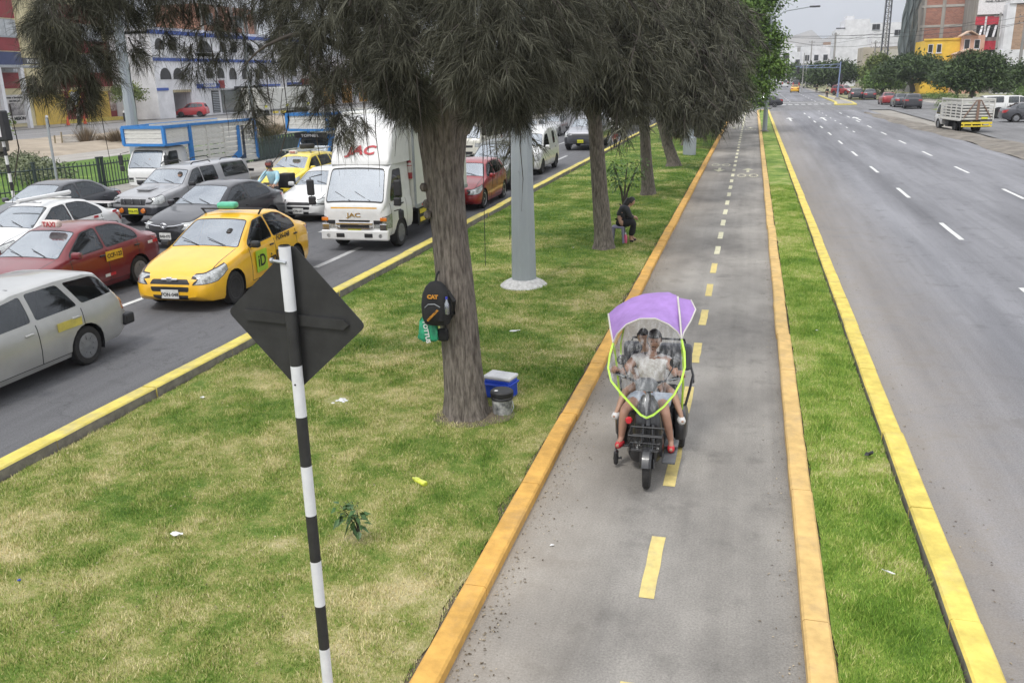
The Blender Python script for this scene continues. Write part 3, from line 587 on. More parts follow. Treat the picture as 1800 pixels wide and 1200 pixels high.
def vehicle(kind, name, label, cat, x, y, rz, L, Wd, H, paintm, group=None, plate=None, plm=None, rim='alloy', lod=1, r=None, trimm=None, wheels=True, lower=None, second=None):
    """x, y: ground point under the middle of the front bumper; the car points to -Y when rz = 0"""
    sp = T[kind]; sx, sy, sz = L/sp['L'], Wd/sp['W'], H/sp['H']
    root = thing(name, label, cat, (x, y, -.02), rz+math.pi/2, group)
    bm = shell(sp, sx, sy, sz); lay = bm.faces.layers.int.new('tag')
    G = lambda p: [(a*sx, b*sz) for a, b in p]; nm = lambda f: f.normal
    side = lambda f: abs(nm(f).y) > .35 and abs(f.calc_center_median().y) > .4*sy
    for s in (-1, 1):
        sd_ = lambda f, s=s: side(f) and f.calc_center_median().y*s > 0
        for i, p in enumerate(sp['side']):
            q = rpoly(G(p), .05); knife(bm, lay, grow(q, .022), (0, 2), sd_, 2); knife(bm, lay, q, (0, 2), sd_, 10+i+(5 if s > 0 else 0), (2,))
        hp = G(sp['hl']); knife(bm, lay, grow(hp, .012), (0, 2), lambda f, s=s: f.calc_center_median().y*s > .45*sy and f.calc_center_median().x < .8*sx, 2)
        knife(bm, lay, hp, (0, 2), lambda f, s=s: f.calc_center_median().y*s > .45*sy and f.calc_center_median().x < .8*sx, 30+(s > 0), (2,))
        if sp['tl'][0][0] < 8: knife(bm, lay, G(sp['tl']), (0, 2), lambda f, s=s: f.calc_center_median().y*s > .42*sy, 40+(s > 0))
    up = lambda f: nm(f).z > .12
    for nme, tg in (('ws', 20), ('rw', 21)):
        a, b, ya, yb = sp[nme]; p = [(a*sx, -ya*sy), (a*sx, ya*sy), (b*sx, yb*sy), (b*sx, -yb*sy)]
        if abs(a-b) < .03: continue
        p = rpoly(p, .05); zmin = interp(a, sp['belt'])*sz-.03
        cnd = lambda f: nm(f).z > .05 and f.calc_center_median().z > zmin; knife(bm, lay, grow(p, .02), (0, 1), cnd, 2); knife(bm, lay, p, (0, 1), cnd, tg, (2,))
    for i, p in enumerate(sp['grille']):
        q = [(a*sy, b*sz) for a, b in p]; knife(bm, lay, rpoly(q, .03), (1, 2), lambda f: f.calc_center_median().x < .25*sx, 50)
    knife(bm, lay, rpoly([(a*sy, b*sz) for a, b in sp['low']], .03), (1, 2), lambda f: f.calc_center_median().x < .25*sx, 3)
    if lod:
        zt = lambda xx: interp(xx, sp['top'])*sz
        for dx in sp['doors']:
            a = dx*sx; z1 = interp(dx, sp['belt'])*sz
            knife(bm, lay, [(a-.009, .3*sz), (a+.009, .3*sz), (a+.009, z1), (a-.009, z1)], (0, 2), side, 4)
        d0, d1 = sp['doors'][0]*sx, sp['doors'][min(2, len(sp['doors'])-1)]*sx
        knife(bm, lay, [(d0, .29*sz), (d1, .29*sz), (d1, .302*sz), (d0, .302*sz)], (0, 2), side, 4)
        if kind not in ('cab', 'minivan'):
            hx0, hx1 = .13*sx, sp['ws'][0]*sx-.04; hy = .86*interp(.6, sp['w'])*sy*.93
            for s in (-1, 1): knife(bm, lay, [(hx0, s*hy-.008), (hx1, s*hy-.008), (hx1, s*hy+.008), (hx0, s*hy+.008)], (0, 1), up, 4)
    if lower is not None: knife(bm, lay, [(-1, 0), (9, 0), (9, lower), (-1, lower)], (0, 2), lambda f: True, 5)
    rr = r or sp['r']*(sx+sz)/2; ax_ = [a*sx for a in sp['wb']]; wl = []
    if wheels:
        for a in sorted(set(ax_)):
            R_ = rr*1.16; pl = [(a+R_*math.cos(t), rr*1.0+R_*math.sin(t)) for t in [2*math.pi*i/20 for i in range(20)]]
            knife(bm, lay, pl, (0, 2), lambda f: abs(f.calc_center_median().y) > .5*sy, 99, (0, 2, 3, 4, 5, 30, 31))
            for i in range(1): pass
    bmesh.ops.delete(bm, geom=[f for f in bm.faces if f[lay] == 99], context='FACES')
    for f in bm.faces: f.smooth = True
    for e in bm.edges:
        if len(e.link_faces) == 2 and e.calc_face_angle(0) > .55: e.smooth = False
    groups = {}
    for f in bm.faces: groups.setdefault(f[lay], []).append(f)
    def extract(tags, nm_, mats, par=root, inset=0):
        fs = [(t, f) for t in tags for f in groups.get(t, [])]
        if not fs: return None
        idx = {}; vs = []; ff = []; mi = []; norms = {}
        for t, f in fs:
            for v in f.verts:
                if v.index not in idx or True:
                    if v not in idx: idx[v] = len(vs); vs.append(tuple(v.co-v.normal*inset))
            ff.append([idx[v] for v in f.verts]); mi.append(tags.index(t))
        me = bpy.data.meshes.new(nm_); me.from_pydata(vs, [], ff)
        for m_ in mats: me.materials.append(m_)
        me.polygons.foreach_set('material_index', mi); me.polygons.foreach_set('use_smooth', [True]*len(ff))
        b2 = bmesh.new(); b2.from_mesh(me)
        for e in b2.edges:
            if len(e.link_faces) == 2 and e.calc_face_angle(0) > .6: e.smooth = False
        b2.to_mesh(me); b2.free(); return link(nm_, me, par)
    bm.verts.index_update(); bm.normal_update()
    extract([0, 2, 3, 4, 5], 'body', [paintm, trimm or black, black, black, second or black])
    for t in (10, 11, 12, 15, 16, 17): extract([t], 'side_window', [sd_glass], inset=.004)
    extract([20], 'windscreen', [ws_glass], inset=.004); extract([21], 'rear_window', [sd_glass], inset=.004)
    for t in (30, 31): extract([t], 'headlight', [lampg])
    for t in (40, 41): extract([t], 'tail_light', [redl])
    extract([50], 'grille', [black])
    bm.free()
    if wheels:
        ym = interp(ax_[0]/sx, sp['w'])*sy; ww = .2*rr/.31
        for a in sorted(set(ax_)):
            for s in (-1, 1):
                wheel(root, a, s*(ym-ww*.5-.012), rr, ww, rim, s)
                arch = M(); t = [math.pi*(-.12+1.24*i/12) for i in range(13)]; R_ = rr*1.165
                for i in range(12):
                    p0, p1 = (a+R_*math.cos(t[i]), rr+R_*math.sin(t[i])), (a+R_*math.cos(t[i+1]), rr+R_*math.sin(t[i+1]))
                    arch.quad((p0[0], s*ym*.985, p0[1]), (p1[0], s*ym*.985, p1[1]), (p1[0], s*(ym-.3), p1[1]), (p0[0], s*(ym-.3), p0[1]))
                arch.add([(a+R_*math.cos(q), s*(ym-.3), rr+R_*math.sin(q)) for q in t], [list(range(13))]); arch.build('wheel_arch', black, root)
    if lod and kind != 'cab':   # cabin: floor, dashboard, seats
        c = M(); x0, x1 = sp['ws'][0]*sx, (sp['rw'][0]-.2)*sx; fl = .38*sz; bz = interp(2, sp['belt'])*sz
        c.box(((x0+x1)/2, 0, fl), (x1-x0, 1.35*sy, .04)); c.box((x0+.12, 0, bz-.16), (.36, 1.4*sy, .2)); c.build('dashboard', cabin, root)
        rows = [sp['side'][0][1][0]*sx-.05]+([sp['side'][0][1][0]*sx+.85] if len(sp['side']) > 1 and kind != 'van' else [])
        for q in rows:
            for s in (-1, 1):
                m = M(); m.rbox((q-.28, s*.36*sy, fl+.2), (.5, .5, .16), .05); m.rbox((q, s*.36*sy, fl+.52), (.14, .48, .6), .05, Matrix.Rotation(.2, 3, 'Y')); m.rbox((q+.07, s*.36*sy, fl+.92), (.1, .26, .18), .04)
                m.build('seat', seatm, root)
        sw = M(); k = 14; cx_ = x0+.42; cz = bz-.03; pts = [(cx_+.07*math.sin(2*math.pi*i/k), -.36*sy+.18*math.cos(2*math.pi*i/k), cz+.16*math.sin(2*math.pi*i/k)) for i in range(k+1)]
        sw.tube(pts, .015, 5, False); sw.tube([(cx_, -.36*sy, cz), (cx_-.25, -.36*sy, cz-.1)], .02, 5); sw.build('steering_wheel', black, root)
    if lod:
        # mirrors, handles, wipers
        mx_ = sp['side'][0][0][0]*sx+.02; mz = interp(sp['side'][0][0][0], sp['belt'])*sz+.06; my = interp(mx_/sx, sp['w'])*sy
        for s in (-1, 1):
            if kind in ('cab',): continue
            m = M(); m.rbox((mx_-.02, s*(my+.10), mz+.03), (.12, .20, .14), .045); m.tube([(mx_+.02, s*(my-.05), mz-.04), (mx_, s*(my+.06), mz)], .02, 6); m.build('door_mirror', trimm or (paintm if kind != 'pickup' else black), root)
            mm = M(); mm.box((mx_+.042, s*(my+.10), mz+.03), (.004, .16, .10)); mm.build('mirror_glass', chrome, root)
        for i, p in enumerate(sp['side'][:2]):
            hx = p[1][0]*sx-.12; hz = interp(hx/sx, sp['belt'])*sz-.10
            for s in (-1, 1):
                m = M(); m.rbox((hx, s*(interp(hx/sx, sp['w'])*sy*.985+.012), hz), (.16, .03, .035), .012); m.build('door_handle', (trimm or black) if rim != 'alloy' else paintm, root)
        a, b, ya, yb = sp['ws']; 
        for dy in (-.45, .1):
            za, zb2 = interp(a, sp['top'])*sz+.012, interp(a+(b-a)*.28, sp['top'])*sz+.02
            m = M(); m.tube([(a*sx-.02, dy*sy, za-.01), (a*sx+.03, (dy+.1)*sy, za+.01), ((a+(b-a)*.22)*sx, (dy+.45)*sy, zb2-.02)], .008, 4); m.build('wiper', black, root)
    if plate:
        zz = .36*sz if kind not in ('suv', 'pickup', 'cab') else .50*sz
        m = M(); m.rbox((-.015, 0, zz), (.015, .36, .17), .006); po = m.build('number_plate', plm or platew, root)
        text('plate_number', plate, .092, ink, po, (-.025, 0, zz-.01), (R(90), 0, R(-90)), .001, .002)
    return root
# ---------------------------------------------------------------- truck bodies
def stake_body(root, x0, x1, w, z0, z1, boards, mat_b, mat_f, over=None, bays=5, blue=None, gap=.78):
    """slatted timber body: x runs towards the rear; over = (x front, z bottom) of the part above the cab"""
    hw = w/2; t = .03
    f = M(); posts = [x0+(x1-x0)*i/bays for i in range(bays+1)]
    for s in (-1, 1):
        for px in posts: f.box((px, s*(hw+.012), (z0+z1)/2), (.07, .07, z1-z0))
        f.box(((x0+x1)/2, s*(hw+.014), z1), (x1-x0, .09, .09)); f.box(((x0+x1)/2, s*(hw+.014), z0), (x1-x0, .09, .09))
    f.box((x1, 0, z1), (.08, w, .09)); f.build('side_frame', mat_f, root)
    h = (z1-z0)/boards
    bm_ = {}
    for s in (-1, 1):
        for b in range(bays):
            l = posts[b+1]-posts[b]-.07; key = round(l, 2)
            if key not in bm_:
                q = M(); q.box((0, 0, 0), (l, t, h*gap)); bm_[key] = q.mesh('board', mat_b)
            for i in range(boards): link('board', bm_[key], root, ((posts[b]+posts[b+1])/2, s*(hw-.01), z0+(i+.5)*h))
    q = M(); q.box((0, 0, 0), (t, w-.1, h*gap)); me = q.mesh('board', mat_b)
    for i in range(boards):
        link('board', me, root, (x1-.01, 0, z0+(i+.5)*h))
        if not over: link('board', me, root, (x0+.01, 0, z0+(i+.5)*h))
    if over:
        xo, zo = over; g = M(); bt = blue or mat_f
        for s in (-1, 1):
            g.box(((xo+x0)/2, s*(hw+.014), z1+.002), (x0-xo, .10, .12)); g.box(((xo+x0)/2, s*(hw+.014), zo), (x0-xo, .10, .10)); g.box((xo, s*(hw), (z1+zo)/2), (.12, .12, z1-zo)); g.box((x0-.04, s*(hw+.02), (z0+zo)/2), (.13, .1, zo-z0))
        g.box((xo, 0, z1), (.10, w, .12)); g.box((xo, 0, zo), (.10, w, .10)); g.build('overhang_frame', bt, root)
        n = max(2, int((z1-zo)/h)); hh = (z1-zo-.1)/n
        for s in (-1, 1):
            q = M(); q.box((0, 0, 0), (x0-xo-.1, t, hh*.88)); me2 = q.mesh('board', mat_b)
            for i in range(n): link('board', me2, root, ((xo+x0)/2, s*(hw-.01), zo+.05+(i+.5)*hh))
        q = M(); q.box((0, 0, 0), (t, w-.15, hh*.88)); me2 = q.mesh('board', mat_b)
        for i in range(n): link('board', me2, root, (xo+.01, 0, zo+.05+(i+.5)*hh))
        q = M(); q.box(((xo+x0)/2, 0, zo-.03), (x0-xo, w, .05)); q.build('overhang_floor', mat_b, root)
    q = M(); q.box(((x0+x1)/2, 0, z0-.03), (x1-x0, w, .06)); q.build('load_floor', cabin, root)
def chassis(root, x0, x1, r, w, axle, ym=.72, dual=True):
    m = M()
    for s in (-1, 1): m.box(((x0+x1)/2, s*.38, r*1.55), (x1-x0, .08, .16))
    m.box((axle, 0, r), (.16, 1.3, .16)); m.box(((x0+axle)/2, -.65, r*1.3), (.6, .35, .35)); m.box((x1-.05, 0, r*1.2), (.08, w*.9, .12))
    m.build('chassis', black, root)
    for s in (-1, 1):
        wheel(root, axle, s*ym, r, .2, 'steel', s)
        if dual: wheel(root, axle, s*(ym-.24), r, .2, 'steel', s)
W_ = whitep
silver = carpaint('silver_paint', (.42, .42, .41), .55, .35); taxiy = carpaint('taxi_yellow', (.80, .44, .012), .25); maroon = carpaint('maroon_paint', (.17, .012, .016), .4, .2)
darkgrey = carpaint('dark_grey_paint', (.045, .047, .055), .5, .3); blackp = carpaint('black_car_paint', (.022, .022, .028), .4, .2); greyp = carpaint('grey_pickup_paint', (.30, .30, .31), .6, .3)
lemon = carpaint('lemon_yellow', (.72, .55, .03), .35); redp = carpaint('red_paint', (.26, .012, .016), .35, .2); carw = carpaint('white_car_paint', (.62, .62, .61), .35); cream = carpaint('cream_van_paint', (.60, .58, .50), .5)
bluep = pm('truck_blue', (.03, .19, .50), .5, dirt=.4, coat=.2); planks = pm('white_planks', (.60, .59, .55), .75, var=.12, scale=5, dirt=.6, dcol=(.32, .29, .25), stretch=(1, 1, 6))
G1 = 'cars waiting in the traffic jam'; G2 = 'trucks waiting in the traffic jam'; G3 = 'cars on the right road and side road'
# 1 silver wagon
v = vehicle('wagon', 'station_wagon', 'dented silver station wagon cut by the left picture edge, beside the yellow kerb', 'car', -10.60, 7.38, 0, 4.45, 1.74, 1.42, silver, G1, rim='hub', trimm=silver)
m = M(); m.rbox((3.05, -.872, .74), (.50, .006, .13), .003); m.build('side_number_sticker', pm('yellow_sticker', (.62, .52, .10), .5, dirt=.6), v)
m = M(); m.rbox((4.37, 0, .48), (.2, 1.66, .16), .05); m.build('rear_bumper', pm('grey_bumper', (.33, .33, .33), .6), v)
for s in (-1, 1): m = M(); m.rbox((4.36, s*.74, .48), (.24, .26, .19), .04); m.build('bumper_corner', black, v)
# 2 yellow taxi
tx = vehicle('sedan', 'yellow_taxi', 'bright yellow taxi sedan nearest the diamond sign, number FON-048', 'taxi', -10.40, 13.72, R(3), 4.62, 1.80, 1.56, taxiy, G1, 'FON-048', rim='steel', trimm=black)
m = M(); m.rbox((2.55, 0, 1.62), (.06, 1.42, .03), .012)
for s in (-1, 1): m.tube([(2.55, s*.60, 1.50), (2.55, s*.68, 1.62)], .02, 6)
m.build('roof_bar', black, tx)
m = M(); m.rbox((2.5, .05, 1.70), (.22, .42, .13), .05); m.build('roof_light', pm('green_plastic', (.10, .46, .30), .4, var=.1), tx)
m = M(); m.rbox((1.92, -.918, .66), (.46, .008, .44), .004); m.build('door_badge', pm('lime_badge', (.36, .55, .03), .5), tx)
text('badge_letters', 'iD', .34, ink, tx, (1.92, -.926, .655), (R(90), 0, 0), .001, .006)
text('door_letters', 'inDrive', .36, ink, tx, (2.86, -.918, .60), (R(90), 0, 0), .001, .006)
text('side_number', 'FON-048', .16, ink, tx, (3.0, -.888, .98), (R(90), 0, 0), .001, .004)
m = M(); m.rbox((.03, 0, .655), (.05, .34, .05), .02); m.rbox((.03, 0, .655), (.05, .12, .09), .02); m.build('grille_badge', chrome, tx)
# 3 maroon taxi
v = vehicle('sedan', 'maroon_taxi', 'dark red taxi sedan with roof sign, between silver wagon and yellow taxi', 'taxi', -13.55, 12.45, 0, 4.4, 1.74, 1.47, maroon, G1, rim='hub')
m = M(); m.rbox((1.95, -.1, 1.54), (.16, .40, .15), .05, ); m.build('roof_sign', pm('sign_cream', (.62, .50, .46), .5), v)
text('roof_sign_word', 'TAXI', .14, redink, v, (1.865, -.1, 1.535), (R(90), 0, R(-90)), .001, .004)
m = M(); m.rbox((2.65, -.885, .80), (.50, .006, .20), .003); so = m.build('side_number_sticker', pm('yellow_sign', (.68, .42, .03), .5), v)
text('sticker_number', 'CCF-122', .12, ink, v, (2.65, -.893, .80), (R(90), 0, 0), .001, .003)
for a, b in ((2.55, .42), (4.0, .86)):
    m = M(); m.rbox((a, -.873, b), (.16, .006, .06), .003); m.build('reflective_tape', redtape, v); m = M(); m.rbox((a-.16, -.873, b), (.15, .006, .06), .003); m.build('reflective_tape', whitep, v)
# 4 white sedan with spoiler, 5 grey sedan
v = vehicle('sedan', 'white_sedan', 'white sedan with boot spoiler and roof tube beyond the maroon taxi', 'car', -17.1, 15.6, 0, 4.5, 1.76, 1.46, carw, G1, rim='alloy')
m = M(); m.rbox((4.3, 0, 1.18), (.28, 1.3, .03), .012)
for s in (-1, 1): m.box((4.3, s*.5, 1.12), (.12, .03, .12))
m.build('spoiler', carw, v)
m = M(); m.tube([(1.4, -.35, 1.58), (3.1, -.35, 1.60)], .055, 8); m.tube([(1.9, -.55, 1.5), (1.9, .5, 1.5)], .02, 6); m.tube([(2.9, -.55, 1.5), (2.9, .5, 1.5)], .02, 6); m.build('roof_tube', whitep, v)
for a, b in ((2.3, .80), (3.3, .95), (4.0, 1.0)):
    m = M(); m.rbox((a, -.88, b), (.16, .006, .06), .003); m.build('reflective_tape', redtape, v)
vehicle('sedan', 'grey_sedan', 'dark grey sedan in the lane nearest the iron fence', 'car', -20.3, 19.6, 0, 4.6, 1.76, 1.48, darkgrey, G1, rim='alloy')
# 6 black Toyota-like sedan
v = vehicle('sedan', 'black_sedan', 'black sedan with curved chrome nose bar behind the yellow taxi, number BAB-073', 'car', -14.68, 19.5, R(-3), 4.7, 1.78, 1.52, blackp, G1, 'BAB-073', rim='hub')
m = M(); m.tube([(.02, .62, .70), (-.0, .3, .64), (-.02, 0, .62), (0, -.3, .64), (.02, -.62, .70)], .014, 5)
m.tube([(-.03, .1*math.cos(t), .64+.07*math.sin(t)) for t in [2*math.pi*i/16 for i in range(17)]], .012, 5, False); m.tube([(-.035, .05*math.cos(t), .65+.05*math.sin(t)) for t in [2*math.pi*i/12 for i in range(13)]], .009, 4, False); m.build('chrome_bar', chrome, v)
# 7 grey pickup with canopy
v = vehicle('pickup', 'grey_pickup', 'silver grey pickup with bonnet scoop and windowed canopy, left of black sedan', 'pickup truck', -18.1, 22.7, R(-3), 5.1, 1.84, 1.70, greyp, G1, 'D7A-772', platey, rim='steel', trimm=black, lower=.62, second=darkgrey)
m = M(); m.rbox((.75, 0, 1.08), (.45, .5, .06), .025); m.box((.52, 0, 1.075), (.01, .4, .035)); m.build('bonnet_scoop', greyp, v)
for s in (-1, 1):
    m = M(); m.tube([(1.9+.3, s*.58, 1.70), (2.3, s*.58, 1.76), (3.1, s*.58, 1.76), (3.2, s*.58, 1.70)], .018, 6); m.build('roof_rail', black, v)
    m = M(); m.tube([(3.7, s*.6, 1.72), (3.8, s*.6, 1.77), (4.6, s*.6, 1.77), (4.7, s*.6, 1.70)], .018, 6); m.build('roof_rail', black, v)
for s in (-1, 1): m = M(); m.lathe([(.02, -.05), (.07, -.04), (.08, .0), (.06, .02)], (-.04, s*.40, .52), 'x', 12); m.build('fog_lamp', ambl, v)
for k in (-.3, 0, .3): m = M(); m.rbox((-.01, k, .80), (.03, .04, .16), .01); m.build('grille_bar', chrome, v)
# 8 white hatch sedan behind the truck
vehicle('hatch', 'white_hatchback', 'white hatchback with slim black grille half hidden by the white box truck, number CFB-541', 'car', -13.35, 24.2, R(-1), 4.2, 1.78, 1.5, carw, G1, 'CFB-541', rim='alloy')
# 9 yellow taxi further back
v = vehicle('hatch', 'yellow_taxi', 'lemon yellow taxi hatchback with roof rack next to the motorcyclist', 'taxi', -17.0, 29.0, R(-2), 4.3, 1.76, 1.55, lemon, G1, rim='steel', trimm=lemon)
m = M()
for xx in (2.0, 2.5, 3.0, 3.5): m.box((xx, 0, 1.64), (.04, 1.15, .03))
for s in (-1, 1): m.tube([(1.8, s*.56, 1.66), (3.7, s*.56, 1.66)], .02, 6)
for xx in (2.1, 3.4):
    for s in (-1, 1): m.box((xx, s*.56, 1.59), (.04, .03, .12))
m.build('roof_rack', galv, v); m = M(); m.rbox((1.75, 0, 1.60), (.14, .34, .13), .04); m.build('roof_sign', pm('sign_pale', (.6, .55, .45), .5), v); text('roof_sign_word', 'TAXI', .1, redink, v, (1.67, 0, 1.6), (R(90), 0, R(-90)), .001, .003)
m = M(); m.lathe([(.16, -.06), (.28, -.08), (.3, 0), (.28, .08), (.16, .06)], (3.0, .1, 1.73), 'z', 16); m.build('spare_tyre', rubber, v)
# 10 stake truck
v = vehicle('cab', 'stake_truck', 'white cab-over truck with slatted white and blue body beside the iron fence', 'truck', -23.2, 30.0, R(-2), 1.75, 1.75, 1.85, whitep, G2, 'T0X-708', platey, rim='steel', r=.30)
chassis(v, 1.2, 6.4, .30, 1.9, 5.2)
stake_body(v, 1.85, 6.6, 1.92, .88, 2.60, 8, planks, planks, over=(.3, 1.92), bays=4, blue=bluep)
m = M(); m.prism([(4.3, .95), (5.1, 1.35), (5.15, 2.4), (5.45, 2.4), (5.45, 1.1), (4.9, .93)], -1.005, -.998); m.build('blue_side_stripe', bluep, v)
m = M(); m.prism([(5.1, .95), (5.5, 1.15), (5.5, 2.4), (5.68, 2.4), (5.68, .95)], -1.008, -1.001); m.build('dark_side_stripe', darkgrey, v)
m = M(); m.box((1.88, -.99, 1.75), (.14, .1, 1.75)); m.box((6.6, -1.0, 1.75), (.1, .1, 1.75)); m.box((4.2, -1.0, 2.62), (4.8, .1, .1)); m.box((4.2, 1.0, 2.62), (4.8, .1, .1)); m.build('blue_edge_frame', bluep, v)
def cab_mirrors(v, zc, hw=.92):
    for s in (-1, 1):
        m = M(); m.tube([(.35, s*hw, zc+.35), (.12, s*(hw+.22), zc+.3), (.12, s*(hw+.22), zc-.35), (.35, s*hw, zc-.4)], .015, 5)
        m.rbox((.1, s*(hw+.22), zc+.05), (.09, .2, .40), .04); m.rbox((.1, s*(hw+.20), zc-.28), (.09, .2, .22), .04); m.build('cab_mirror', black, v)
cab_mirrors(v, 1.3, .86)
# JAC box truck
v = vehicle('cab', 'box_truck', 'white box truck with JAC lettering, roof fairing and yellow bonnet line', 'truck', -9.50, 20.0, R(1), 1.80, 1.80, 2.22, whitep, G2, 'BTY-809', platey, rim='hub', r=.36)
chassis(v, 1.3, 6.3, .36, 1.9, 4.6)
# roof fairing lofted from the cab roof up to the box
fv = []; N = 13
for i, (x, z, hw, c) in enumerate([(.55, 2.14, .74, .0), (.62, 2.26, .78, .02), (.80, 2.62, .80, .06), (1.0, 2.98, .82, .08), (1.2, 3.16, .84, .09), (1.55, 3.26, .86, .09), (1.78, 3.30, .87, .09)]):
    zb = 2.12; ring = []
    for t in (0, .3, .6, .85): ring.append((x+(.0), -hw-.02*(1-t), zb+(z-zb)*t*.95))
    ring += [(x, -hw*.96, z-c*.4), (x, -hw*.8, z), (x, 0, z+c*.3), (x, hw*.8, z), (x, hw*.96, z-c*.4)]
    for t in (.85, .6, .3, 0): ring.append((x, hw+.02*(1-t), zb+(z-zb)*t*.95))
    fv.append(ring)
m = M(); m.smooth = True; n = len(fv[0]); m.add([p for r_ in fv for p in r_], [(i*n+j, i*n+j+1, (i+1)*n+j+1, (i+1)*n+j) for i in range(len(fv)-1) for j in range(n-1)]+[list(range(n))]); m.build('roof_fairing', whitep, v)
a = math.atan2(2.98-2.26, 1.0-.62); text('fairing_letters', 'JAC', .33, redink, v, (.70, 0, 2.46), (a, 0, R(-90)), .002, .012, 1.35, .25)
text('nose_letters', 'JAC', .15, chrome, v, (-.004, 0, .93), (R(90), 0, R(-90)), .008, .004, 1.5)
m = M(); m.quad((.015, -.62, 1.125), (.015, .62, 1.125), (.012, .62, 1.09), (.012, -.62, 1.09)); m.build('bonnet_line', pm('amber_line', (.7, .36, .02), .4), v)
boxw = pm('box_panel_white', (.60, .60, .56), .5, var=.05, scale=2, dirt=.45, dcol=(.38, .36, .31))
m = M(); m.rbox((4.22, 0, 2.12), (4.75, 1.98, 2.50), .05); bo = m.build('cargo_box', boxw, v)
m = M()
for s in (-1, 1): m.box((4.22, s*.985, .90), (4.7, .05, .10)); m.box((4.22, s*.985, 3.36), (4.7, .04, .06)); m.box((1.87, s*.975, 2.12), (.06, .05, 2.5))
m.build('box_rail', galv, v)
for xx in (3.2, 5.6): m = M(); m.rbox((xx, -1.0, 2.0), (.12, .01, .28), .004); m.build('side_label', platey, v)
for xx in (2.3, 3.4, 5.9): m = M(); m.rbox((xx, -1.01, .90), (.14, .01, .06), .003); m.build('reflective_tape', redtape, v)
for xx in (2.55, 5.95):
    m = M(); m.box((xx, -.9, .58), (.75, .03, .5)); m.build('side_guard', black, v)
    for k in range(2): m = M(); m.box((xx, -.922, .48+k*.22), (.5, .01, .12)); m.build('guard_stripe', lemon, v)
m = M(); m.lathe([(.02, .26), (.05, .24), (.075, .18), (.075, -.2), (.05, -.24)], (1.84, -.85, 1.85), 'z', 12); fe = m.build('fire_extinguisher_cover', pm('clear_cover', (.45, .40, .38), .3), v)
m = M(); m.lathe([(.078, -.21), (.078, -.05)], (1.84, -.85, 1.85), 'z', 12); m.lathe([(.078, .12), (.06, .24), (.02, .28)], (1.84, -.85, 1.85), 'z', 12); m.build('fire_extinguisher', redp, v)
for s in (-1, 1):
    m = M(); m.rbox((-.005, s*.78, .62), (.03, .20, .20), .02); m.build('headlight_lens', chrome, v); m = M(); m.rbox((-.005, s*.79, .83), (.03, .18, .09), .02); m.build('indicator', ambl, v)
    m = M(); m.lathe([(.05, -.02), (.05, .02)], (-.03, s*.70, .42), 'x', 10); m.build('fog_lamp', chrome, v)
m = M(); m.rbox((.02, 0, .43), (.14, 1.82, .26), .04); m.build('front_bumper', whitep, v)
for s in (-1, 1): m = M(); m.rbox((-.052, s*.38, .43), (.02, .22, .10), .01); m.build('bumper_vent', black, v)
m = M(); m.rbox((-.02, 0, .72), (.03, 1.0, .06), .012); m.tube([(-.02, -.5, .64), (-.03, -.4, .60), (-.03, .4, .60), (-.02, .5, .64)], .018, 5); m.build('grille_bar', chrome, v)
cab_mirrors(v, 1.55, .95)
m = M(); m.tube([(.35, -.95, 1.0), (.3, -1.15, 1.05)], .015, 5); m.rbox((.3, -1.15, .92), (.1, .14, .24), .04); m.build('kerb_mirror', black, v)
# red hatchback etc behind the JAC
vehicle('hatch', 'red_hatchback', 'red hatchback beside the yellow kerb just behind the white box truck', 'car', -9.25, 27.0, R(1), 4.1, 1.76, 1.5, redp, G1, rim='alloy')
vehicle('suv', 'dark_suv', 'dark green SUV between red hatchback and white panel van', 'SUV', -9.75, 31.9, R(0), 5.1, 1.9, 1.78, carpaint('dark_green_paint', (.035, .045, .035), .3, .3), G1, rim='alloy')
vehicle('van', 'panel_van', 'small white panel van behind the dark SUV', 'van', -9.75, 37.6, R(0), 4.5, 1.8, 2.0, carw, G1, rim='steel')
vehicle('pickup', 'dark_pickup', 'dark pickup with pale bonnet and silver grille bar, behind the thick lamp post', 'pickup truck', -9.5, 50.8, R(0), 5.3, 2.05, 1.85, carpaint('pewter_paint', (.30, .30, .32), .2, .3), G1, 'A4F-901', platey, rim='alloy', lower=.98, second=darkgrey)
vehicle('minivan', 'white_minivan', 'white minivan with flat nose one lane left of the dark SUV', 'minivan', -14.7, 45.2, R(0), 4.6, 1.8, 1.95, cream, G1, rim='steel')
v = vehicle('cab', 'white_truck', 'white cargo truck farthest back beside the kerb', 'truck', -10.0, 66.5, 0, 1.8, 1.95, 2.2, whitep, G2, rim='steel', r=.38); chassis(v, 1.3, 6.5, .38, 2, 5.2)
m = M(); m.rbox((4.3, 0, 1.9), (4.8, 2.1, 2.0), .04); m.build('cargo_box', boxw, v)
# lane further left
v = vehicle('cab', 'blue_stake_truck', 'blue and white stake truck behind the lemon taxi, dark sun visor lettered TOPNER', 'truck', -19.8, 37.6, R(-2), 1.75, 1.8, 1.8, bluep, G2, rim='steel', r=.32); chassis(v, 1.2, 6.8, .32, 2, 5.5)
stake_body(v, 1.85, 7.0, 2.1, .9, 2.75, 8, planks, planks, over=(-.1, 2.05), bays=4, blue=bluep)
m = M(); m.rbox((.12, 0, 1.80), (.2, 1.6, .24), .03); m.build('sun_visor', black, v); text('visor_letters', 'TOPNER', .17, whitep, v, (.01, 0, 1.79), (R(90), 0, R(-90)), .001, .003, 1.4)
v = vehicle('cab', 'white_box_truck', 'tall white box truck one lane left of the JAC lettered truck', 'truck', -14.2, 30.6, 0, 1.8, 1.9, 2.1, whitep, G2, rim='steel', r=.36); chassis(v, 1.3, 6.8, .36, 2, 5.2)
m = M(); m.rbox((4.4, 0, 1.82), (5.0, 2.1, 1.85), .05); m.rbox((1.4, 0, 2.5), (1.3, 2.1, .5), .06); m.build('cargo_box', boxw, v)
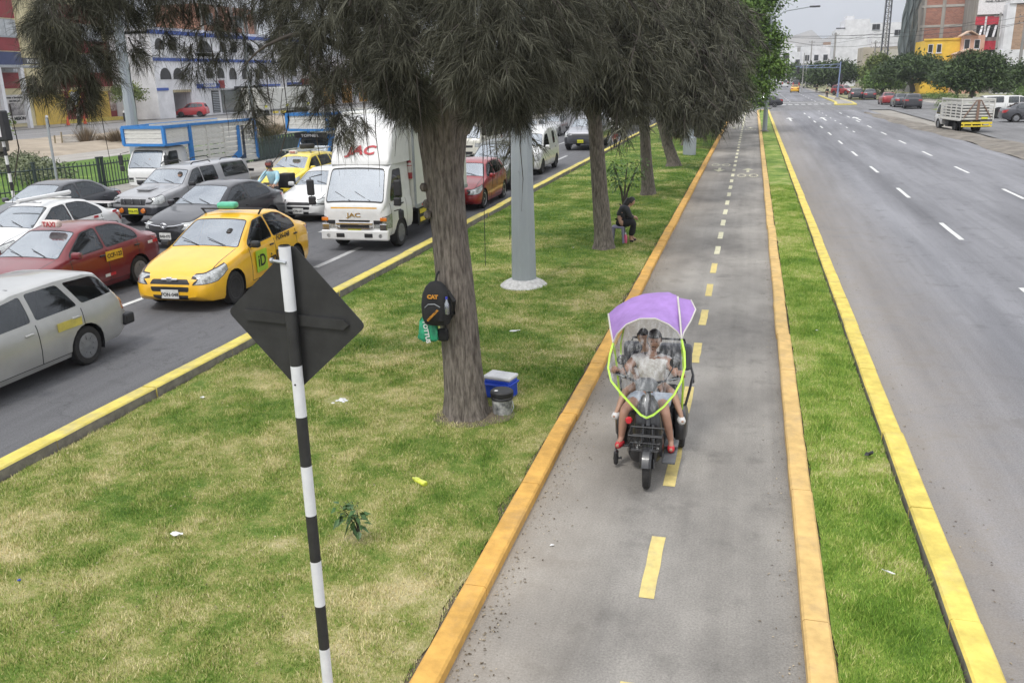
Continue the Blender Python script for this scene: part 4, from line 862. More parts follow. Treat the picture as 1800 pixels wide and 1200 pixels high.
m = M(); m.box((.74, 0, 2.60), (.02, 2.0, .05)); m.box((.74, 0, 2.42), (.02, 2.0, .05)); m.build('box_rail', galv, v)
v = vehicle('cab', 'grey_stake_truck', 'pale slatted truck far back in the middle lane', 'truck', -17.5, 52, 0, 1.8, 1.9, 2.1, whitep, G2, rim='steel', r=.36); chassis(v, 1.3, 6.8, .36, 2, 5.2); stake_body(v, 1.85, 7.2, 2.2, 1.0, 3.0, 8, planks, planks, bays=4)
vehicle('sedan', 'far_sedan', 'white sedan far back one lane left of the pickup', 'car', -14.3, 56, 0, 4.4, 1.75, 1.48, carw, G1, lod=0)
vehicle('hatch', 'far_sedan', 'grey hatchback behind the far white sedan', 'car', -14.3, 63, 0, 4.2, 1.75, 1.5, greyp, G1, lod=0)
vehicle('sedan', 'far_sedan', 'dark red sedan at the far end of the kerb lane', 'car', -10.0, 78, 0, 4.4, 1.75, 1.48, redp, G1, lod=0)
# service road and forecourt
v = vehicle('suv', 'red_offroader', 'boxy red off-roader parked at the garage of the white building', 'off-roader', -76.9, 108.2, R(-72), 4.3, 1.9, 1.95, carpaint('bright_red_paint', (.42, .02, .025), .4), lod=0, rim='steel')
m = M(); m.rbox((0, 0, 2.35), (2.4, 16, 2.7), .06); m.box((-.6, 0, .75), (.3, 15.6, .2)); m.box((.6, 0, .75), (.3, 15.6, .2))
t = thing('white_trailer', 'long white box trailer on the service road, yellow plates on its side', 'trailer', (-61.5, 110, -.03)); m.build('trailer_box', boxw, t)
for yy in (-6, 2, 3.3, 4.6):
    for s in (-1, 1): wheel(t, 0, 0, .5, .3, 'steel', 1).location = (s*.95, yy, .5)
for o in t.children:
    if o.name.startswith('wheel'): o.rotation_euler = (0, 0, math.pi/2)
for yy in (-6.5, -1, 5): m = M(); m.rbox((1.21, yy, 1.4), (.01, .7, .3), .004); m.build('side_plate', platey, t)
for yy in (-2, -4): m = M(); m.box((1.1, yy, .6), (.05, 1.4, .3)); m.build('hazard_board', lemon, t)
# ---- right hand road
v = vehicle('cab', 'stake_truck', 'small pale stake truck seen from behind on the right road', 'truck', 13.55, 70.2, R(188), 1.7, 1.75, 1.85, whitep, G3, rim='hub', r=.34); chassis(v, 1.2, 5.6, .34, 1.9, 3.9)
stake_body(v, 1.75, 5.5, 2.0, .80, 2.12, 7, planks, planks, bays=4, gap=.58)
m = M(); m.box((3.6, 0, 1.25), (3.3, 1.6, .9)); m.build('shade_fill', cabin, v)  # added dark box, stands in for the shade inside the empty slatted body
brace = pm('rusty_brown_brace', (.22, .14, .10), .8, dirt=.4)
for y0, y1 in ((-.85, -.12), (.85, .12)): m = M(); m.tube([(5.56, y0, .95), (5.56, y1, 2.08)], .035, 4); m.build('tailgate_brace', brace, v)
m = M(); m.box((5.56, 0, 1.45), (.05, .16, 1.3)); m.build('tailgate_post', brace, v)
m = M(); m.box((5.6, 0, .62), (.06, 1.9, .14)); m.box((5.6, 0, .42), (.06, 1.9, .08)); 
for yy in (-.8, -.3, .3, .8): m.box((5.6, yy, .52), (.05, .08, .28))
m.build('rear_underrun_bar', lemon, v)
m = M(); m.rbox((5.59, .45, .93), (.02, .4, .12), .01); m.build('rear_plate', platey, v)
vehicle('pickup', 'white_pickup', 'white double-cab pickup parked on the right side, cut by the picture edge', 'pickup truck', 23.9, 83.8, R(90), 5.3, 1.95, 1.85, carw, G3, rim='steel', r=.42)
vehicle('sedan', 'dark_sedan', 'dark grey sedan at the right picture edge in front of the white pickup', 'car', 23.1, 77.3, R(90), 4.4, 1.75, 1.48, darkgrey, G3, rim='hub')
vehicle('sedan', 'red_sedan', 'red sedan in the right side lane, rearmost of a queue of three', 'car', 16.1, 121.6, R(180), 4.4, 1.75, 1.45, redp, G3, lod=0)
vehicle('sedan', 'grey_car', 'grey sedan between the red sedan and the dark hatchback', 'car', 16.4, 113.4, R(180), 4.4, 1.75, 1.48, darkgrey, G3, lod=0)
vehicle('hatch', 'dark_hatchback', 'dark hatchback nearest to the shrubs on the side road', 'car', 17.0, 108.4, R(176), 4.2, 1.85, 1.6, blackp, G3, lod=0)
vehicle('suv', 'black_suv', 'black SUV beyond the striped island with the signal post', 'SUV', 14.9, 146, R(180), 4.4, 1.8, 1.6, blackp, G3, lod=0)
vehicle('sedan', 'black_sedan', 'black sedan right beside the black SUV at the far crossing', 'car', 16.6, 142.5, R(176), 4.4, 1.8, 1.5, blackp, G3, lod=0)
vehicle('suv', 'red_suv', 'red SUV with dark top beyond the far crossing', 'SUV', 16.9, 167, R(40), 4.6, 1.9, 1.75, redp, G3, lod=0)
vehicle('sedan', 'yellow_taxi', 'tiny yellow taxi far along the right road', 'taxi', 8.4, 199, R(180), 4.4, 1.75, 1.5, taxiy, G3, lod=0)
vehicle('sedan', 'crossing_sedan', 'dark sedan crossing behind the end of the cycle path', 'car', -.75, 115.6, R(-90), 4.4, 1.75, 1.46, blackp, G3, lod=0)
for i, (x, y, p_, lab) in enumerate(((4, 235, whitep, 'white van'), (10.5, 245, darkgrey, 'dark van'), (8.6, 268, carw, 'white coach-like van'))):
    vehicle('van', 'far_van', lab+' far down the right road near its vanishing point', 'van', x, y, math.pi, 4.8, 1.9, 2.1, p_, G3, lod=0)
# clump centres of the casuarina crowns: x, y, z, radius, density
CL1 = [(-7.61,8.8,4.91,0.34,1),(-7.49,9.0,4.64,0.35,1),(-7.33,9.2,4.89,0.35,0.9),(-7.58,8.6,4.54,0.21,1),(-7.46,8.8,4.29,0.29,0.9),(-7.56,8.6,4.08,0.21,0.6),(-7.4,8.9,4.04,0.2,0.6),(-7.52,8.9,3.82,0.11,0.4),(-7.3,9.4,4.65,0.23,0.7),(-7.21,9.3,4.26,0.23,0.5),(-7.2,9.6,4.97,0.32,0.7),(-7.76,8.7,4.33,0.18,0.7),(-7.88,8.6,3.9,0.12,0.35),(-6.67,9.4,4.91,0.29,0.544),(-6.55,9.8,4.99,0.27,0.476),(-6.78,9.6,4.61,0.18,0.30600000000000005),(-6.52,10.0,4.77,0.26,0.476),(-6.35,9.8,4.47,0.18,0.34),(-6.19,10.2,4.94,0.29,0.476),(-6.19,10.0,4.57,0.17,0.238),(-6.61,9.8,4.28,0.16,0.17),(-6.84,9.5,4.31,0.14,0.17),(-5.99,10.0,4.29,0.13,0.20400000000000001),(-5.89,9.9,3.99,0.11,0.238),(-5.95,9.9,3.76,0.1,0.238),(-5.8,10.3,4.7,0.26,0.6120000000000001),(-5.2,9.6,4.89,0.3,1),(-5.12,9.5,4.4,0.24,0.675),(-5.12,9.5,4.08,0.17,0.375),(-5.55,9.9,4.22,0.15,0.375),(-4.62,9.2,4.73,0.32,1.1),(-4.28,9.0,4.42,0.3,1.1),(-4.61,9.1,4.26,0.25,0.675),(-4.23,9.4,4.76,0.31,1.1),(-4.12,9.2,4.24,0.22,0.8),(-4.52,9.0,3.93,0.15,0.3375),(-4.36,9.1,3.98,0.19,0.5249999999999999),(-4.56,9.1,3.74,0.08,0.1875),(-4.28,9.1,3.8,0.07,0.15000000000000002),(-4.04,9.0,4.01,0.12,0.4),(-3.7,8.9,4.6,0.3,1.1),(-3.61,8.8,4.29,0.27,1.1),(-3.43,8.7,4.06,0.18,0.9),(-3.85,9.0,4.0,0.12,0.6),(-3.69,8.9,3.83,0.18,0.8),(-3.83,8.9,3.84,0.11,0.35),(-3.51,9.3,4.58,0.29,1),(-3.54,9.6,4.89,0.3,1),(-3.63,8.9,3.74,0.09,0.4),(-2.98,9.0,4.77,0.29,1.1),(-2.5,8.4,4.56,0.3,1.2),(-2.8,8.6,4.34,0.24,1.1),(-2.55,8.3,4.1,0.26,1.2),(-2.29,8.4,4.25,0.27,1.2),(-2.79,8.5,3.97,0.15,0.9),(-2.32,8.3,3.91,0.19,1),(-2.16,8.8,4.51,0.3,1.1),(-2.12,8.6,4.09,0.23,1),(-2.02,9.2,4.3,0.28,1),(-1.92,9.0,3.97,0.2,0.9),(-1.96,9.8,4.6,0.31,1),(-2.3,8.6,3.68,0.13,0.7),(-2.21,8.7,3.51,0.07,0.4),(-2.59,8.8,3.7,0.16,0.6),(-1.83,9.8,4.13,0.22,0.9),(-2.9,9.0,3.67,0.1,0.35),(-2.69,8.9,3.53,0.07,0.35),(-3.47,9.6,4.29,0.2,0.9),(-3.54,9.0,3.56,0.11,0.8),(-3.53,8.9,3.7,0.13,0.8),(-2.49,8.6,3.61,0.13,0.9),(-2.27,8.6,3.56,0.12,0.8),(-2.13,8.7,3.73,0.14,0.8),(-4.38,9.1,3.43,0.04,0.22499999999999998),(-4.4,9.1,3.24,0.03,0.1875),(-4.55,9.1,3.54,0.05,0.1875),(-4.12,9.0,3.4,0.04,0.15000000000000002),(-5.98,9.9,3.52,0.07,0.20400000000000001),(-5.97,9.9,3.33,0.06,0.17),(-6.61,9.8,4.01,0.09,0.17),(-6.23,9.8,4.17,0.1,0.17),(-4.82,9.2,3.68,0.08,0.22499999999999998),(-7.51,8.8,3.66,0.09,0.35),(-7.91,8.7,3.8,0.08,0.2),(-3.51,9.2,3.82,0.13,0.8),(-2.59,8.5,3.86,0.15,0.9),(-2.26,8.6,3.85,0.15,0.9),(-4.32,9.5,5.09,0.34,1),(-5.31,9.8,5.19,0.37,1),(-6.2,9.8,5.23,0.32,0.544),(-6.78,9.2,5.18,0.31,0.6120000000000001),(-7.38,9.0,5.19,0.34,1),(-2.49,9.0,4.91,0.31,1),(-2.12,9.4,4.87,0.32,1),(-3.48,9.4,5.1,0.33,1)]
CL2 = [(-4.62,20.5,5.42,0.83,1),(-3.52,19.5,5.21,0.81,1.1),(-2.83,19.8,4.96,0.79,1.1),(-3.75,19.4,4.52,0.65,1),(-2.95,19.0,4.2,0.65,1.1),(-2.43,19.6,4.31,0.58,1),(-4.52,20.0,4.3,0.54,0.9),(-3.84,19.5,3.75,0.44,0.7),(-2.77,19.5,3.61,0.52,0.9),(-4.2,20.0,3.37,0.27,0.5),(-2.46,20.0,3.59,0.4,0.7),(-3.09,19.2,3.33,0.31,0.5),(-2.63,19.4,3.14,0.23,0.5),(-4.34,20.4,4.92,0.68,1),(-2.93,20.4,5.64,0.81,1),(-4.06,21.0,5.91,0.84,1),(-2.36,21.0,5.24,0.69,1),(-5.23,20.0,2.23,0.35,0.25),(-5.83,21.0,2.95,0.37,0.3)]
CL3 = [(-3.18,30.0,5.2,1.09,1.1),(-2.38,29.4,4.47,1.06,1.1),(-3.46,29.5,3.97,0.88,1),(-2.51,29.2,3.6,0.86,1),(-1.92,29.5,3.94,0.77,1),(-3.08,29.5,3.16,0.58,0.8),(-2.12,29.0,3.08,0.61,0.8),(-2.09,30.0,5.34,1.02,1),(-3.12,31.0,6.3,1.23,1),(-1.72,29.0,2.64,0.34,0.5),(-3.78,30.0,3.07,0.4,0.4),(-1.83,31.0,6.24,1.02,1),(-3.92,29.0,2.21,0.42,0.3)]
CL4 = [(-2.17,40.0,5.04,1.31,1.1),(-1.51,39.5,4.09,1.24,1.1),(-2.31,39.5,3.29,1.04,1),(-1.57,39.0,3.06,0.92,1),(-1.4,41.0,5.74,1.21,1),(-2.46,42.0,6.53,1.38,1),(-1.88,39.0,2.24,0.56,0.8),(-1.08,39.0,2.59,0.51,0.7),(-2.9,40.0,1.96,0.42,0.5),(-1.63,39.0,1.89,0.36,0.5),(-3.49,41.0,2.04,0.38,0.4),(-3.22,41.0,1.54,0.32,0.4)]
CL5 = [(-1.54,52.0,4.38,1.23,1),(-1.15,53.0,5.29,1.25,1),(-1.18,52.0,3.15,1.02,1),(-1.71,51.0,2.12,0.8,0.9),(-1.21,54.0,6.24,1.27,1),(-2.32,53.0,3.47,1.25,1),(-2.69,52.0,2.1,0.89,0.8),(-2.97,52.0,1.16,0.48,0.6),(-2.69,55.0,6.33,1.3,1)]
CL6 = [(-3.02,60.0,4.1,1.18,1),(-1.91,60.0,3.37,1.1,1),(-2.52,59.0,2.0,0.85,0.9),(-1.29,59.0,2.16,0.7,0.8),(-2.38,61.0,5.15,1.2,1),(-3.65,60.0,1.62,0.63,0.7)]
# ================================================================ TREES
bark = pm('tree_bark', (.07, .058, .048), .95, two=(.23, .20, .17), scale=9, bump=1, bscale=22, stretch=(4, 4, .6), dirt=.4, dcol=(.04, .034, .028))
twigm = pm('twig_bark', (.06, .05, .042), .9, var=.3)
def tint_mat(name, dark, light, rough=.7, trans=0):
    m = bpy.data.materials.new(name); m.use_nodes = True; t = m.node_tree; b = t.nodes['Principled BSDF']
    a = nn(t, 'ShaderNodeAttribute', attribute_name='tint'); r = nn(t, 'ShaderNodeValToRGB'); e = r.color_ramp.elements
    e[0].color = (*dark, 1); e[1].color = (*light, 1); t.links.new(a.outputs['Fac'], r.inputs[0]); t.links.new(r.outputs[0], b.inputs['Base Color'])
    b.inputs['Roughness'].default_value = rough; b.inputs['Specular IOR Level'].default_value = .2; return m
needle_m = tint_mat('grey_needles', (.022, .023, .015), (.18, .177, .13), .7)
needle_g = tint_mat('olive_needles', (.032, .038, .020), (.14, .155, .085), .7)
def norm(a): return a/np.maximum(1e-9, np.linalg.norm(a, axis=-1, keepdims=True))
def needle_crown(name, clumps, root, mat, spr, ndl, ln, wid, seed, slen=.36, lift=.34):
    rg = np.random.default_rng(seed); V = []; TT = []; tw = M()
    for (cx, cy, cz, r, dn) in clumps:
        n = max(5, int(spr*dn)); c = np.array((cx, cy, cz))
        u = norm(rg.normal(size=(n, 3))); rad = rg.random(n)**.5*r
        st = c+u*rad[:, None]*np.array((1, 1, .9)); st[:, 2] += lift
        ax = norm(u*np.array((1, 1, .25))*.9+rg.normal(0, .25, (n, 3))+np.array((0, 0, -.75)))
        L = slen*rg.uniform(.5, 1.2, n)*min(1.3, max(.55, r/.42 if slen < .7 else r/1.0))
        for i in range(n):
            k = ndl; t = rg.random(k)**.8; g = np.array((0, 0, -.35))
            p = st[i]+ax[i]*L[i]*t[:, None]+g*(t[:, None]**2)*L[i]*.6
            side = norm(rg.normal(size=(k, 3))); d = norm(ax[i]*.75+side*.85+np.array((0, 0, -.25)))
            l = ln*rg.uniform(.55, 1.15, k)[:, None]; w = norm(np.cross(d, rg.normal(size=(k, 3))))*wid
            mid = p+d*l*.5; tip = p+d*l*.95+np.array((0, 0, -1))*l*rg.uniform(.05, .36, (k, 1))
            V.append(np.stack([p-w*.5, p+w*.5, mid-w*.5, mid+w*.5, tip], 1)); tn = np.clip(rg.normal(.35, .24, (k, 1))+.12*rg.normal(), 0, 1)
            TT.append(np.repeat(tn, 5, 1))
            if i % 3 == 0: q = [tuple(st[i]+ax[i]*L[i]*s+g*s*s*L[i]*.6) for s in (0, .35, .7, 1)]; tw.tube(q, [wid*2.4, wid*1.8, wid*1.3, wid*.7], 4, False)
    v = np.concatenate(V).reshape(-1, 3); nb = len(v)//5; b = np.arange(nb)[:, None]*5
    f = (b[:, :, None]+np.array([[0, 1, 3], [0, 3, 2], [2, 3, 4]])[None]).reshape(-1, 3)
    o = npmesh(name, v, f, mat, root, np.concatenate(TT).ravel()); tag(o, kind='stuff'); t = tw.build('twigs', twigm, root); tag(t, kind='stuff'); return o
def rough_trunk(pts, rad, n=40, per=.07, amp=.06, seed=1, flare=.0):
    """trunk with furrowed bark as real relief"""
    rg = random.Random(seed); P_ = [Vector(p) for p in pts]; seg = []; tot = sum((P_[i+1]-P_[i]).length for i in range(len(P_)-1)); k = int(tot/per)
    ph = [rg.uniform(0, 6) for _ in range(12)]; vs = []
    cum = [0]
    for i in range(len(P_)-1): cum.append(cum[-1]+(P_[i+1]-P_[i]).length)
    def at_(s):
        i = max(0, min(len(P_)-2, next((j for j in range(len(cum)-1) if cum[j+1] >= s), len(P_)-2))); t = (s-cum[i])/(cum[i+1]-cum[i]); return P_[i].lerp(P_[i+1], t), rad[i]+(rad[i+1]-rad[i])*t
    for i in range(k+1):
        s = tot*i/k; c, r = at_(s)
        for j in range(n):
            a = 2*math.pi*j/n; w = a+.35*math.sin(s*.9+ph[0])
            rel = amp*(abs(math.sin(w*7+1.6*math.sin(s*3.1+ph[1])+ph[2]))*.6+abs(math.sin(w*11+2*math.sin(s*5.3+ph[3])+ph[4]))*.5-.5)+.05*math.sin(2*w+ph[5]+s*.4)+.04*math.sin(3*w+ph[6])
            fl = 1+flare*math.exp(-s*5)*(1+.35*math.sin(5*a+ph[7])); q = r*(1+rel)*fl
            vs.append((c.x+q*math.cos(a), c.y+q*math.sin(a), c.z))
    m = M(); m.smooth = True; m.add(vs, [(i*n+j, i*n+(j+1) % n, (i+1)*n+(j+1) % n, (i+1)*n+j) for i in range(k) for j in range(n)]+[[k*n+j for j in range(n)]]); return m
def limb(root, pts, rad, n=8, name='limb', mat=None):
    # smooth curve through the points
    P_ = [Vector(p) for p in pts]; out = []; rr = []
    for i in range(len(P_)-1):
        a, b, c, d = P_[max(i-1, 0)], P_[i], P_[i+1], P_[min(i+2, len(P_)-1)]
        for k in range(5):
            t = k/5; out.append(.5*((2*b)+(c-a)*t+(2*a-5*b+4*c-d)*t*t+(3*b-a-3*c+d)*t**3)); rr.append(rad[i]+(rad[i+1]-rad[i])*t)
    out.append(P_[-1]); rr.append(rad[-1]); m = M(); m.tube(out, rr, n); return m.build(name, mat or bark, root)
def tuft_cl(pts, r, d): return [(p[0], p[1], p[2], r, d) for p in pts]
GT = 'casuarina trees in a row along the lawn'
# --- first tree, nearest
t1 = thing('casuarina_tree', 'thick leaning tree with drooping grey needles, backpack hung on its trunk', 'tree', (0, 0, 0), 0, GT)
rough_trunk([(-3.30, 9.8, -.1), (-3.31, 9.8, .15), (-3.34, 9.8, .8), (-3.38, 9.8, 1.7), (-3.42, 9.8, 2.4), (-3.46, 9.8, 3.0), (-3.45, 9.8, 3.45), (-3.42, 9.8, 3.85), (-3.40, 9.8, 4.05)],
            [.27, .26, .24, .225, .212, .23, .28, .32, .20], 72, .05, .085, 4, .3).build('trunk', bark, t1)
limb(t1, [(-3.6, 9.8, 3.6), (-3.85, 9.75, 4.1), (-4.2, 9.7, 4.8), (-4.7, 9.7, 6.2), (-5.0, 9.8, 7.6)], [.2, .17, .14, .09, .03], 12)
limb(t1, [(-3.3, 9.8, 3.6), (-3.05, 9.7, 4.0), (-2.8, 9.5, 4.6), (-2.4, 9.3, 5.8), (-2.2, 9.4, 7.4)], [.2, .16, .13, .09, .03], 12)
limb(t1, [(-3.45, 9.85, 3.7), (-3.4, 10.0, 4.4), (-3.35, 10.1, 5.4), (-3.4, 10.2, 7.2), (-3.3, 10.2, 8.8)], [.2, .16, .12, .08, .03], 12)
limb(t1, [(-4.1, 9.7, 4.6), (-5.2, 9.6, 5.3), (-6.4, 9.4, 5.4), (-7.6, 9.1, 5.5), (-8.3, 8.9, 5.2)], [.05, .032, .02, .013, .007], mat=twigm)
limb(t1, [(-4.4, 9.7, 5.2), (-5.6, 10.0, 6.0), (-7.0, 9.9, 6.3), (-8.2, 9.5, 6.0)], [.05, .035, .025, .01], mat=twigm)
limb(t1, [(-2.75, 9.5, 4.7), (-2.2, 9.1, 5.1), (-1.6, 8.8, 5.1), (-1.2, 8.7, 4.8)], [.07, .05, .035, .015])
limb(t1, [(-3.7, 9.8, 3.7), (-4.2, 9.5, 4.3), (-4.7, 9.1, 4.6), (-5.1, 8.9, 4.5), (-5.4, 8.9, 4.3)], [.07, .045, .03, .015, .006], mat=twigm)
for x, y, z in ((-3.66, 9.72, 2.7), (-3.67, 9.68, 2.9), (-3.63, 9.66, 2.58)):
    m = M(); m.lathe([(.02, -.05), (.05, -.03), (.055, .01), (.03, .04)], (x, y, z), 'x', 10); m.build('bark_knot', bark, t1)
needle_crown('crown', CL1, t1, needle_m, 42, 50, .23, .0037, 21)
rg_ = random.Random(5)
up1 = [(-3.3+rg_.uniform(-3.6, 2.2), 9.8+rg_.uniform(-1.6, 3.5), rg_.uniform(5.5, 9), rg_.uniform(.7, 1.1), 1) for _ in range(34)]
needle_crown('upper_crown', up1, t1, needle_m, 26, 14, .45, .016, 22, .9)
tw = M()   # long bare hanging twigs
for k in range(46):
    c = rg_.choice(CL1[:62]); x, y, z = c[0]+rg_.uniform(-.4, .4), c[1]+rg_.uniform(-.3, .3), c[2]+c[3]*.5; l = rg_.uniform(.4, 1.0); a = rg_.uniform(-.4, .4)
    tw.tube([(x, y, z), (x+a*.25*l, y, z-.3*l), (x+a*.2*l+.02, y, z-.65*l), (x+a*.3*l, y+.02, z-l)], [.006, .005, .004, .002], 4, False)
for (px, a) in (((-8.33, 8.6, 3.95), .1), ((-5.05, 9.1, 4.2), -.1)):
    x, y, z = px; tw.tube([(x, y, z), (x+.02, y, z-.5), (x-.12, y, z-.85), (x-.32+a, y, z-1.15)], [.009, .008, .006, .003], 5, False)
tag(tw.build('hanging_twigs', twigm, t1), kind='stuff')
m = M()
for dx in (0.10, .42): m.tube([(-2.98+dx, 9.55, 4.3), (-3.0+dx, 9.55, 3.2), (-3.02+dx*.95, 9.6, 1.9+dx)], .004, 4)
tag(m.build('hanging_cord', black), 'two thin dark cords hanging down beside the thick trunk', 'cord')
def cas(base, top, r0, cl, lab, seed, sp_, nd, ln, wd, lean=(0, 0)):
    t = thing('casuarina_tree', lab, 'tree', (0, 0, 0), 0, GT); bx, by = base; tx, tz = top
    P_ = [(bx, by, -.1), (bx, by, .2), (bx+(tx-bx)*.35, by, tz*.35), (bx+(tx-bx)*.7, by, tz*.7), (tx, by, tz)]
    rough_trunk(P_, [r0*1.1, r0, r0*.85, r0*.76, r0*.68], 26, .12, .08, seed, .35).build('trunk', bark, t)
    rr = random.Random(seed)
    for k in range(6):
        a = rr.uniform(0, 6.28); l = rr.uniform(1.5, 2.6); z0 = tz-rr.uniform(0, .6)
        limb(t, [(tx, by, z0-.2), (tx+math.cos(a)*l*.35, by+math.sin(a)*l*.35, z0+l*.5), (tx+math.cos(a)*l*.8, by+math.sin(a)*l*.8, z0+l*.8), (tx+math.cos(a)*l*1.2, by+math.sin(a)*l*1.2, z0+l*1.3)], [r0*.5, r0*.3, r0*.2, r0*.06], 6)
    limb(t, [(tx, by, tz-.1), (tx+.1, by, tz+2), (tx, by, tz+4.5)], [r0*.66, r0*.4, .04], 8)
    needle_crown('crown', cl, t, needle_m if seed < 44 else needle_g, sp_, nd, ln, wd, seed, .62, .6)
    up = [(tx+rr.uniform(-2, 2), by+rr.uniform(-2, 2), rr.uniform(tz+2.2, tz+5), rr.uniform(.7, 1.1), .8) for _ in range(14)]
    needle_crown('upper_crown', up, t, needle_m, 20, 12, .5, .03, seed+50, .9); return t
cas((-3.36, 21.2), (-3.67, 3.75), .235, CL2, 'second tree from the thick one, a woman sits behind its foot', 41, 70, 36, .42, .011)
cas((-3.40, 31.4), (-3.66, 3.3), .24, CL3, 'third tree, straight trunk beside a leafy bush', 42, 60, 30, .5, .017)
cas((-3.36, 41.6), (-4.25, 3.0), .30, CL4, 'fourth tree, its trunk leaning left', 43, 55, 26, .6, .022)
cas((-3.67, 54.3), (-3.8, 3.4), .28, CL5, 'fifth tree, thin trunk behind the boxed lamp post', 44, 50, 24, .65, .03)
cas((-3.37, 60.7), (-3.5, 3.4), .28, CL6, 'sixth tree, farthest of the casuarina row', 45, 45, 22, .7, .035)
# --- broad leaf trees
def leaf_crown(name, blobs, root, mat, n, size, seed, droop=.3, aspect=.45):
    rg = np.random.default_rng(seed); w = np.array([b[3]*b[4]*b[5] for b in blobs]); w = w/w.sum(); V = []; TT = []
    for b, ww in zip(blobs, w):
        k = int(n*ww*.8); c = np.array(b[:3]); rd = np.array(b[3:6])
        # leaves gathered in sprays on the outside of the blob
        ns = max(4, k//14); u = norm(rg.normal(size=(ns, 3))); u[:, 2] = np.where(u[:, 2] < -.5, -u[:, 2]*.6, u[:, 2]); sc = c+u*rd*(rg.uniform(.45, 1.06, ns)[:, None])
        idx = rg.integers(0, ns, k); p = sc[idx]+rg.normal(0, size*1.15, (k, 3))*np.array((1, 1, .6))
        d = norm(u[idx]*np.array((1, 1, .3))+rg.normal(0, .7, (k, 3))+np.array((0, 0, -droop))); l = size*rg.uniform(.6, 1.3, (k, 1)); s = norm(np.cross(d, rg.normal(size=(k, 3))+np.array((0, 0, 1.5))))*l*aspect
        V.append(np.stack([p, p+d*l*.5+s*.5, p+d*l, p+d*l*.5-s*.5], 1)); dep = np.clip((p[:, 2]-c[2])/rd[2]*.18, -.25, .25)
        sh = rg.normal(.0, .15, ns)[idx]; TT.append(np.repeat(np.clip(.45+sh+rg.normal(0, .15, k), 0, 1)[:, None], 4, 1))
    v = np.concatenate(V).reshape(-1, 3); o = npmesh(name, v, np.arange(len(v)).reshape(-1, 4), mat, root, np.concatenate(TT).ravel()); return tag(o, kind='stuff')
leaf_g = tint_mat('green_leaves', (.035, .075, .014), (.16, .25, .05), .55); leaf_d = tint_mat('dark_leaves', (.022, .042, .014), (.085, .125, .04), .6)
leaf_y = tint_mat('light_leaves', (.07, .10, .02), (.22, .27, .08), .6)
t = thing('leafy_tree', 'bright green leafy tree hanging over the lamp post and end of the cycle path', 'tree', (0, 0, 0))
limb(t, [(-3.2, 72, -.1), (-3.1, 72, 2), (-2.0, 71, 4), (-.5, 70, 6), (0.2, 70, 9)], [.3, .26, .22, .16, .05], 10, 'trunk')
limb(t, [(-2.0, 71, 4), (-.6, 69, 4.6), (1, 67, 4.8)], [.14, .1, .04], 8); limb(t, [(-1.2, 70.5, 5), (-2.6, 69, 7), (-3.4, 68, 8.5)], [.14, .1, .04], 8)
leaf_crown('crown', [(-1.2, 67, 7.6, 2.3, 2.2, 2.0), (.1, 67, 6.0, 1.9, 2.0, 1.7), (.6, 66, 4.2, 1.7, 1.8, 1.5), (.3, 65, 2.9, 1.2, 1.2, 1.2), (-1.6, 66, 5.0, 2.0, 2.2, 1.8), (-1.2, 64, 3.2, 1.4, 1.5, 1.1), (-.4, 68, 9.0, 2.2, 2.0, 1.6), (-3, 68, 7.5, 2.0, 2, 2.2), (.3, 64, 2.0, .7, .6, .7), (-.2, 64.5, 3.0, 1.0, 1, 1)], t, leaf_g, 62000, .24, 61, .6)
def broad(name, lab, bx, by, h, rw, rh, mat, n, size, seed, tr=.25, grp='trees beyond the right road', lay=1):
    t = thing(name, lab, 'tree', (0, 0, 0), 0, grp); rr = random.Random(seed); z0 = h-rh*1.1
    limb(t, [(bx, by, -.1), (bx+.1, by, z0*.5), (bx+rr.uniform(-.4, .4), by, z0+.3)], [tr*1.2, tr, tr*.8], 8, 'trunk'); bl = []
    for k in range(7):
        a = 6.28*k/7+rr.uniform(-.3, .3); q = rw*rr.uniform(.45, .72); z = z0+rh*rr.uniform(.1, .5); p = (bx+math.cos(a)*q, by+math.sin(a)*q, z)
        limb(t, [(bx, by, z0), ((bx+p[0])/2, (by+p[1])/2, (z0+z)/2+.3), p], [tr*.5, tr*.35, tr*.12], 5); bl.append((p[0], p[1], z+rh*.1, rw*.42, rw*.42, rh*.36))
    bl.append((bx, by, h-rh*.45, rw*.62, rw*.62, rh*.36)); leaf_crown('crown', bl, t, mat, n, size, seed); return t
GR = 'trees beyond the right road'
broad('umbrella_tree', 'large dark umbrella-shaped tree behind the small stake truck', 24.0, 112, 6.2, 3.9, 4.4, leaf_d, 26000, .36, 71, .3)
broad('umbrella_tree', 'wide dark spreading tree above the white lorry, its forked trunk in view', 23.6, 150, 6.4, 6.0, 4.0, leaf_d, 24000, .48, 72, .4)
broad('round_tree', 'dark round tree behind the blue signal post', 15.6, 192, 6.3, 5.0, 4.6, leaf_d, 16000, .6, 73, .35)
broad('round_tree', 'smaller green tree right of the dark round one', 21.6, 168, 4.6, 3.6, 3.6, leaf_g, 12000, .45, 74, .25)
broad('slim_tree', 'light green tall tree in front of the beige building', 22.6, 185, 7.4, 2.4, 5.0, leaf_y, 9000, .5, 75, .2)
broad('round_tree', 'dark tree between the two umbrella trees in front of the pink house', 27.5, 138, 5.4, 3.6, 3.8, leaf_d, 12000, .42, 76, .25)
broad('round_tree', 'dark tree at the right picture edge behind the utility pole', 33.5, 128, 5.0, 3.4, 3.6, leaf_d, 9000, .42, 77, .25)
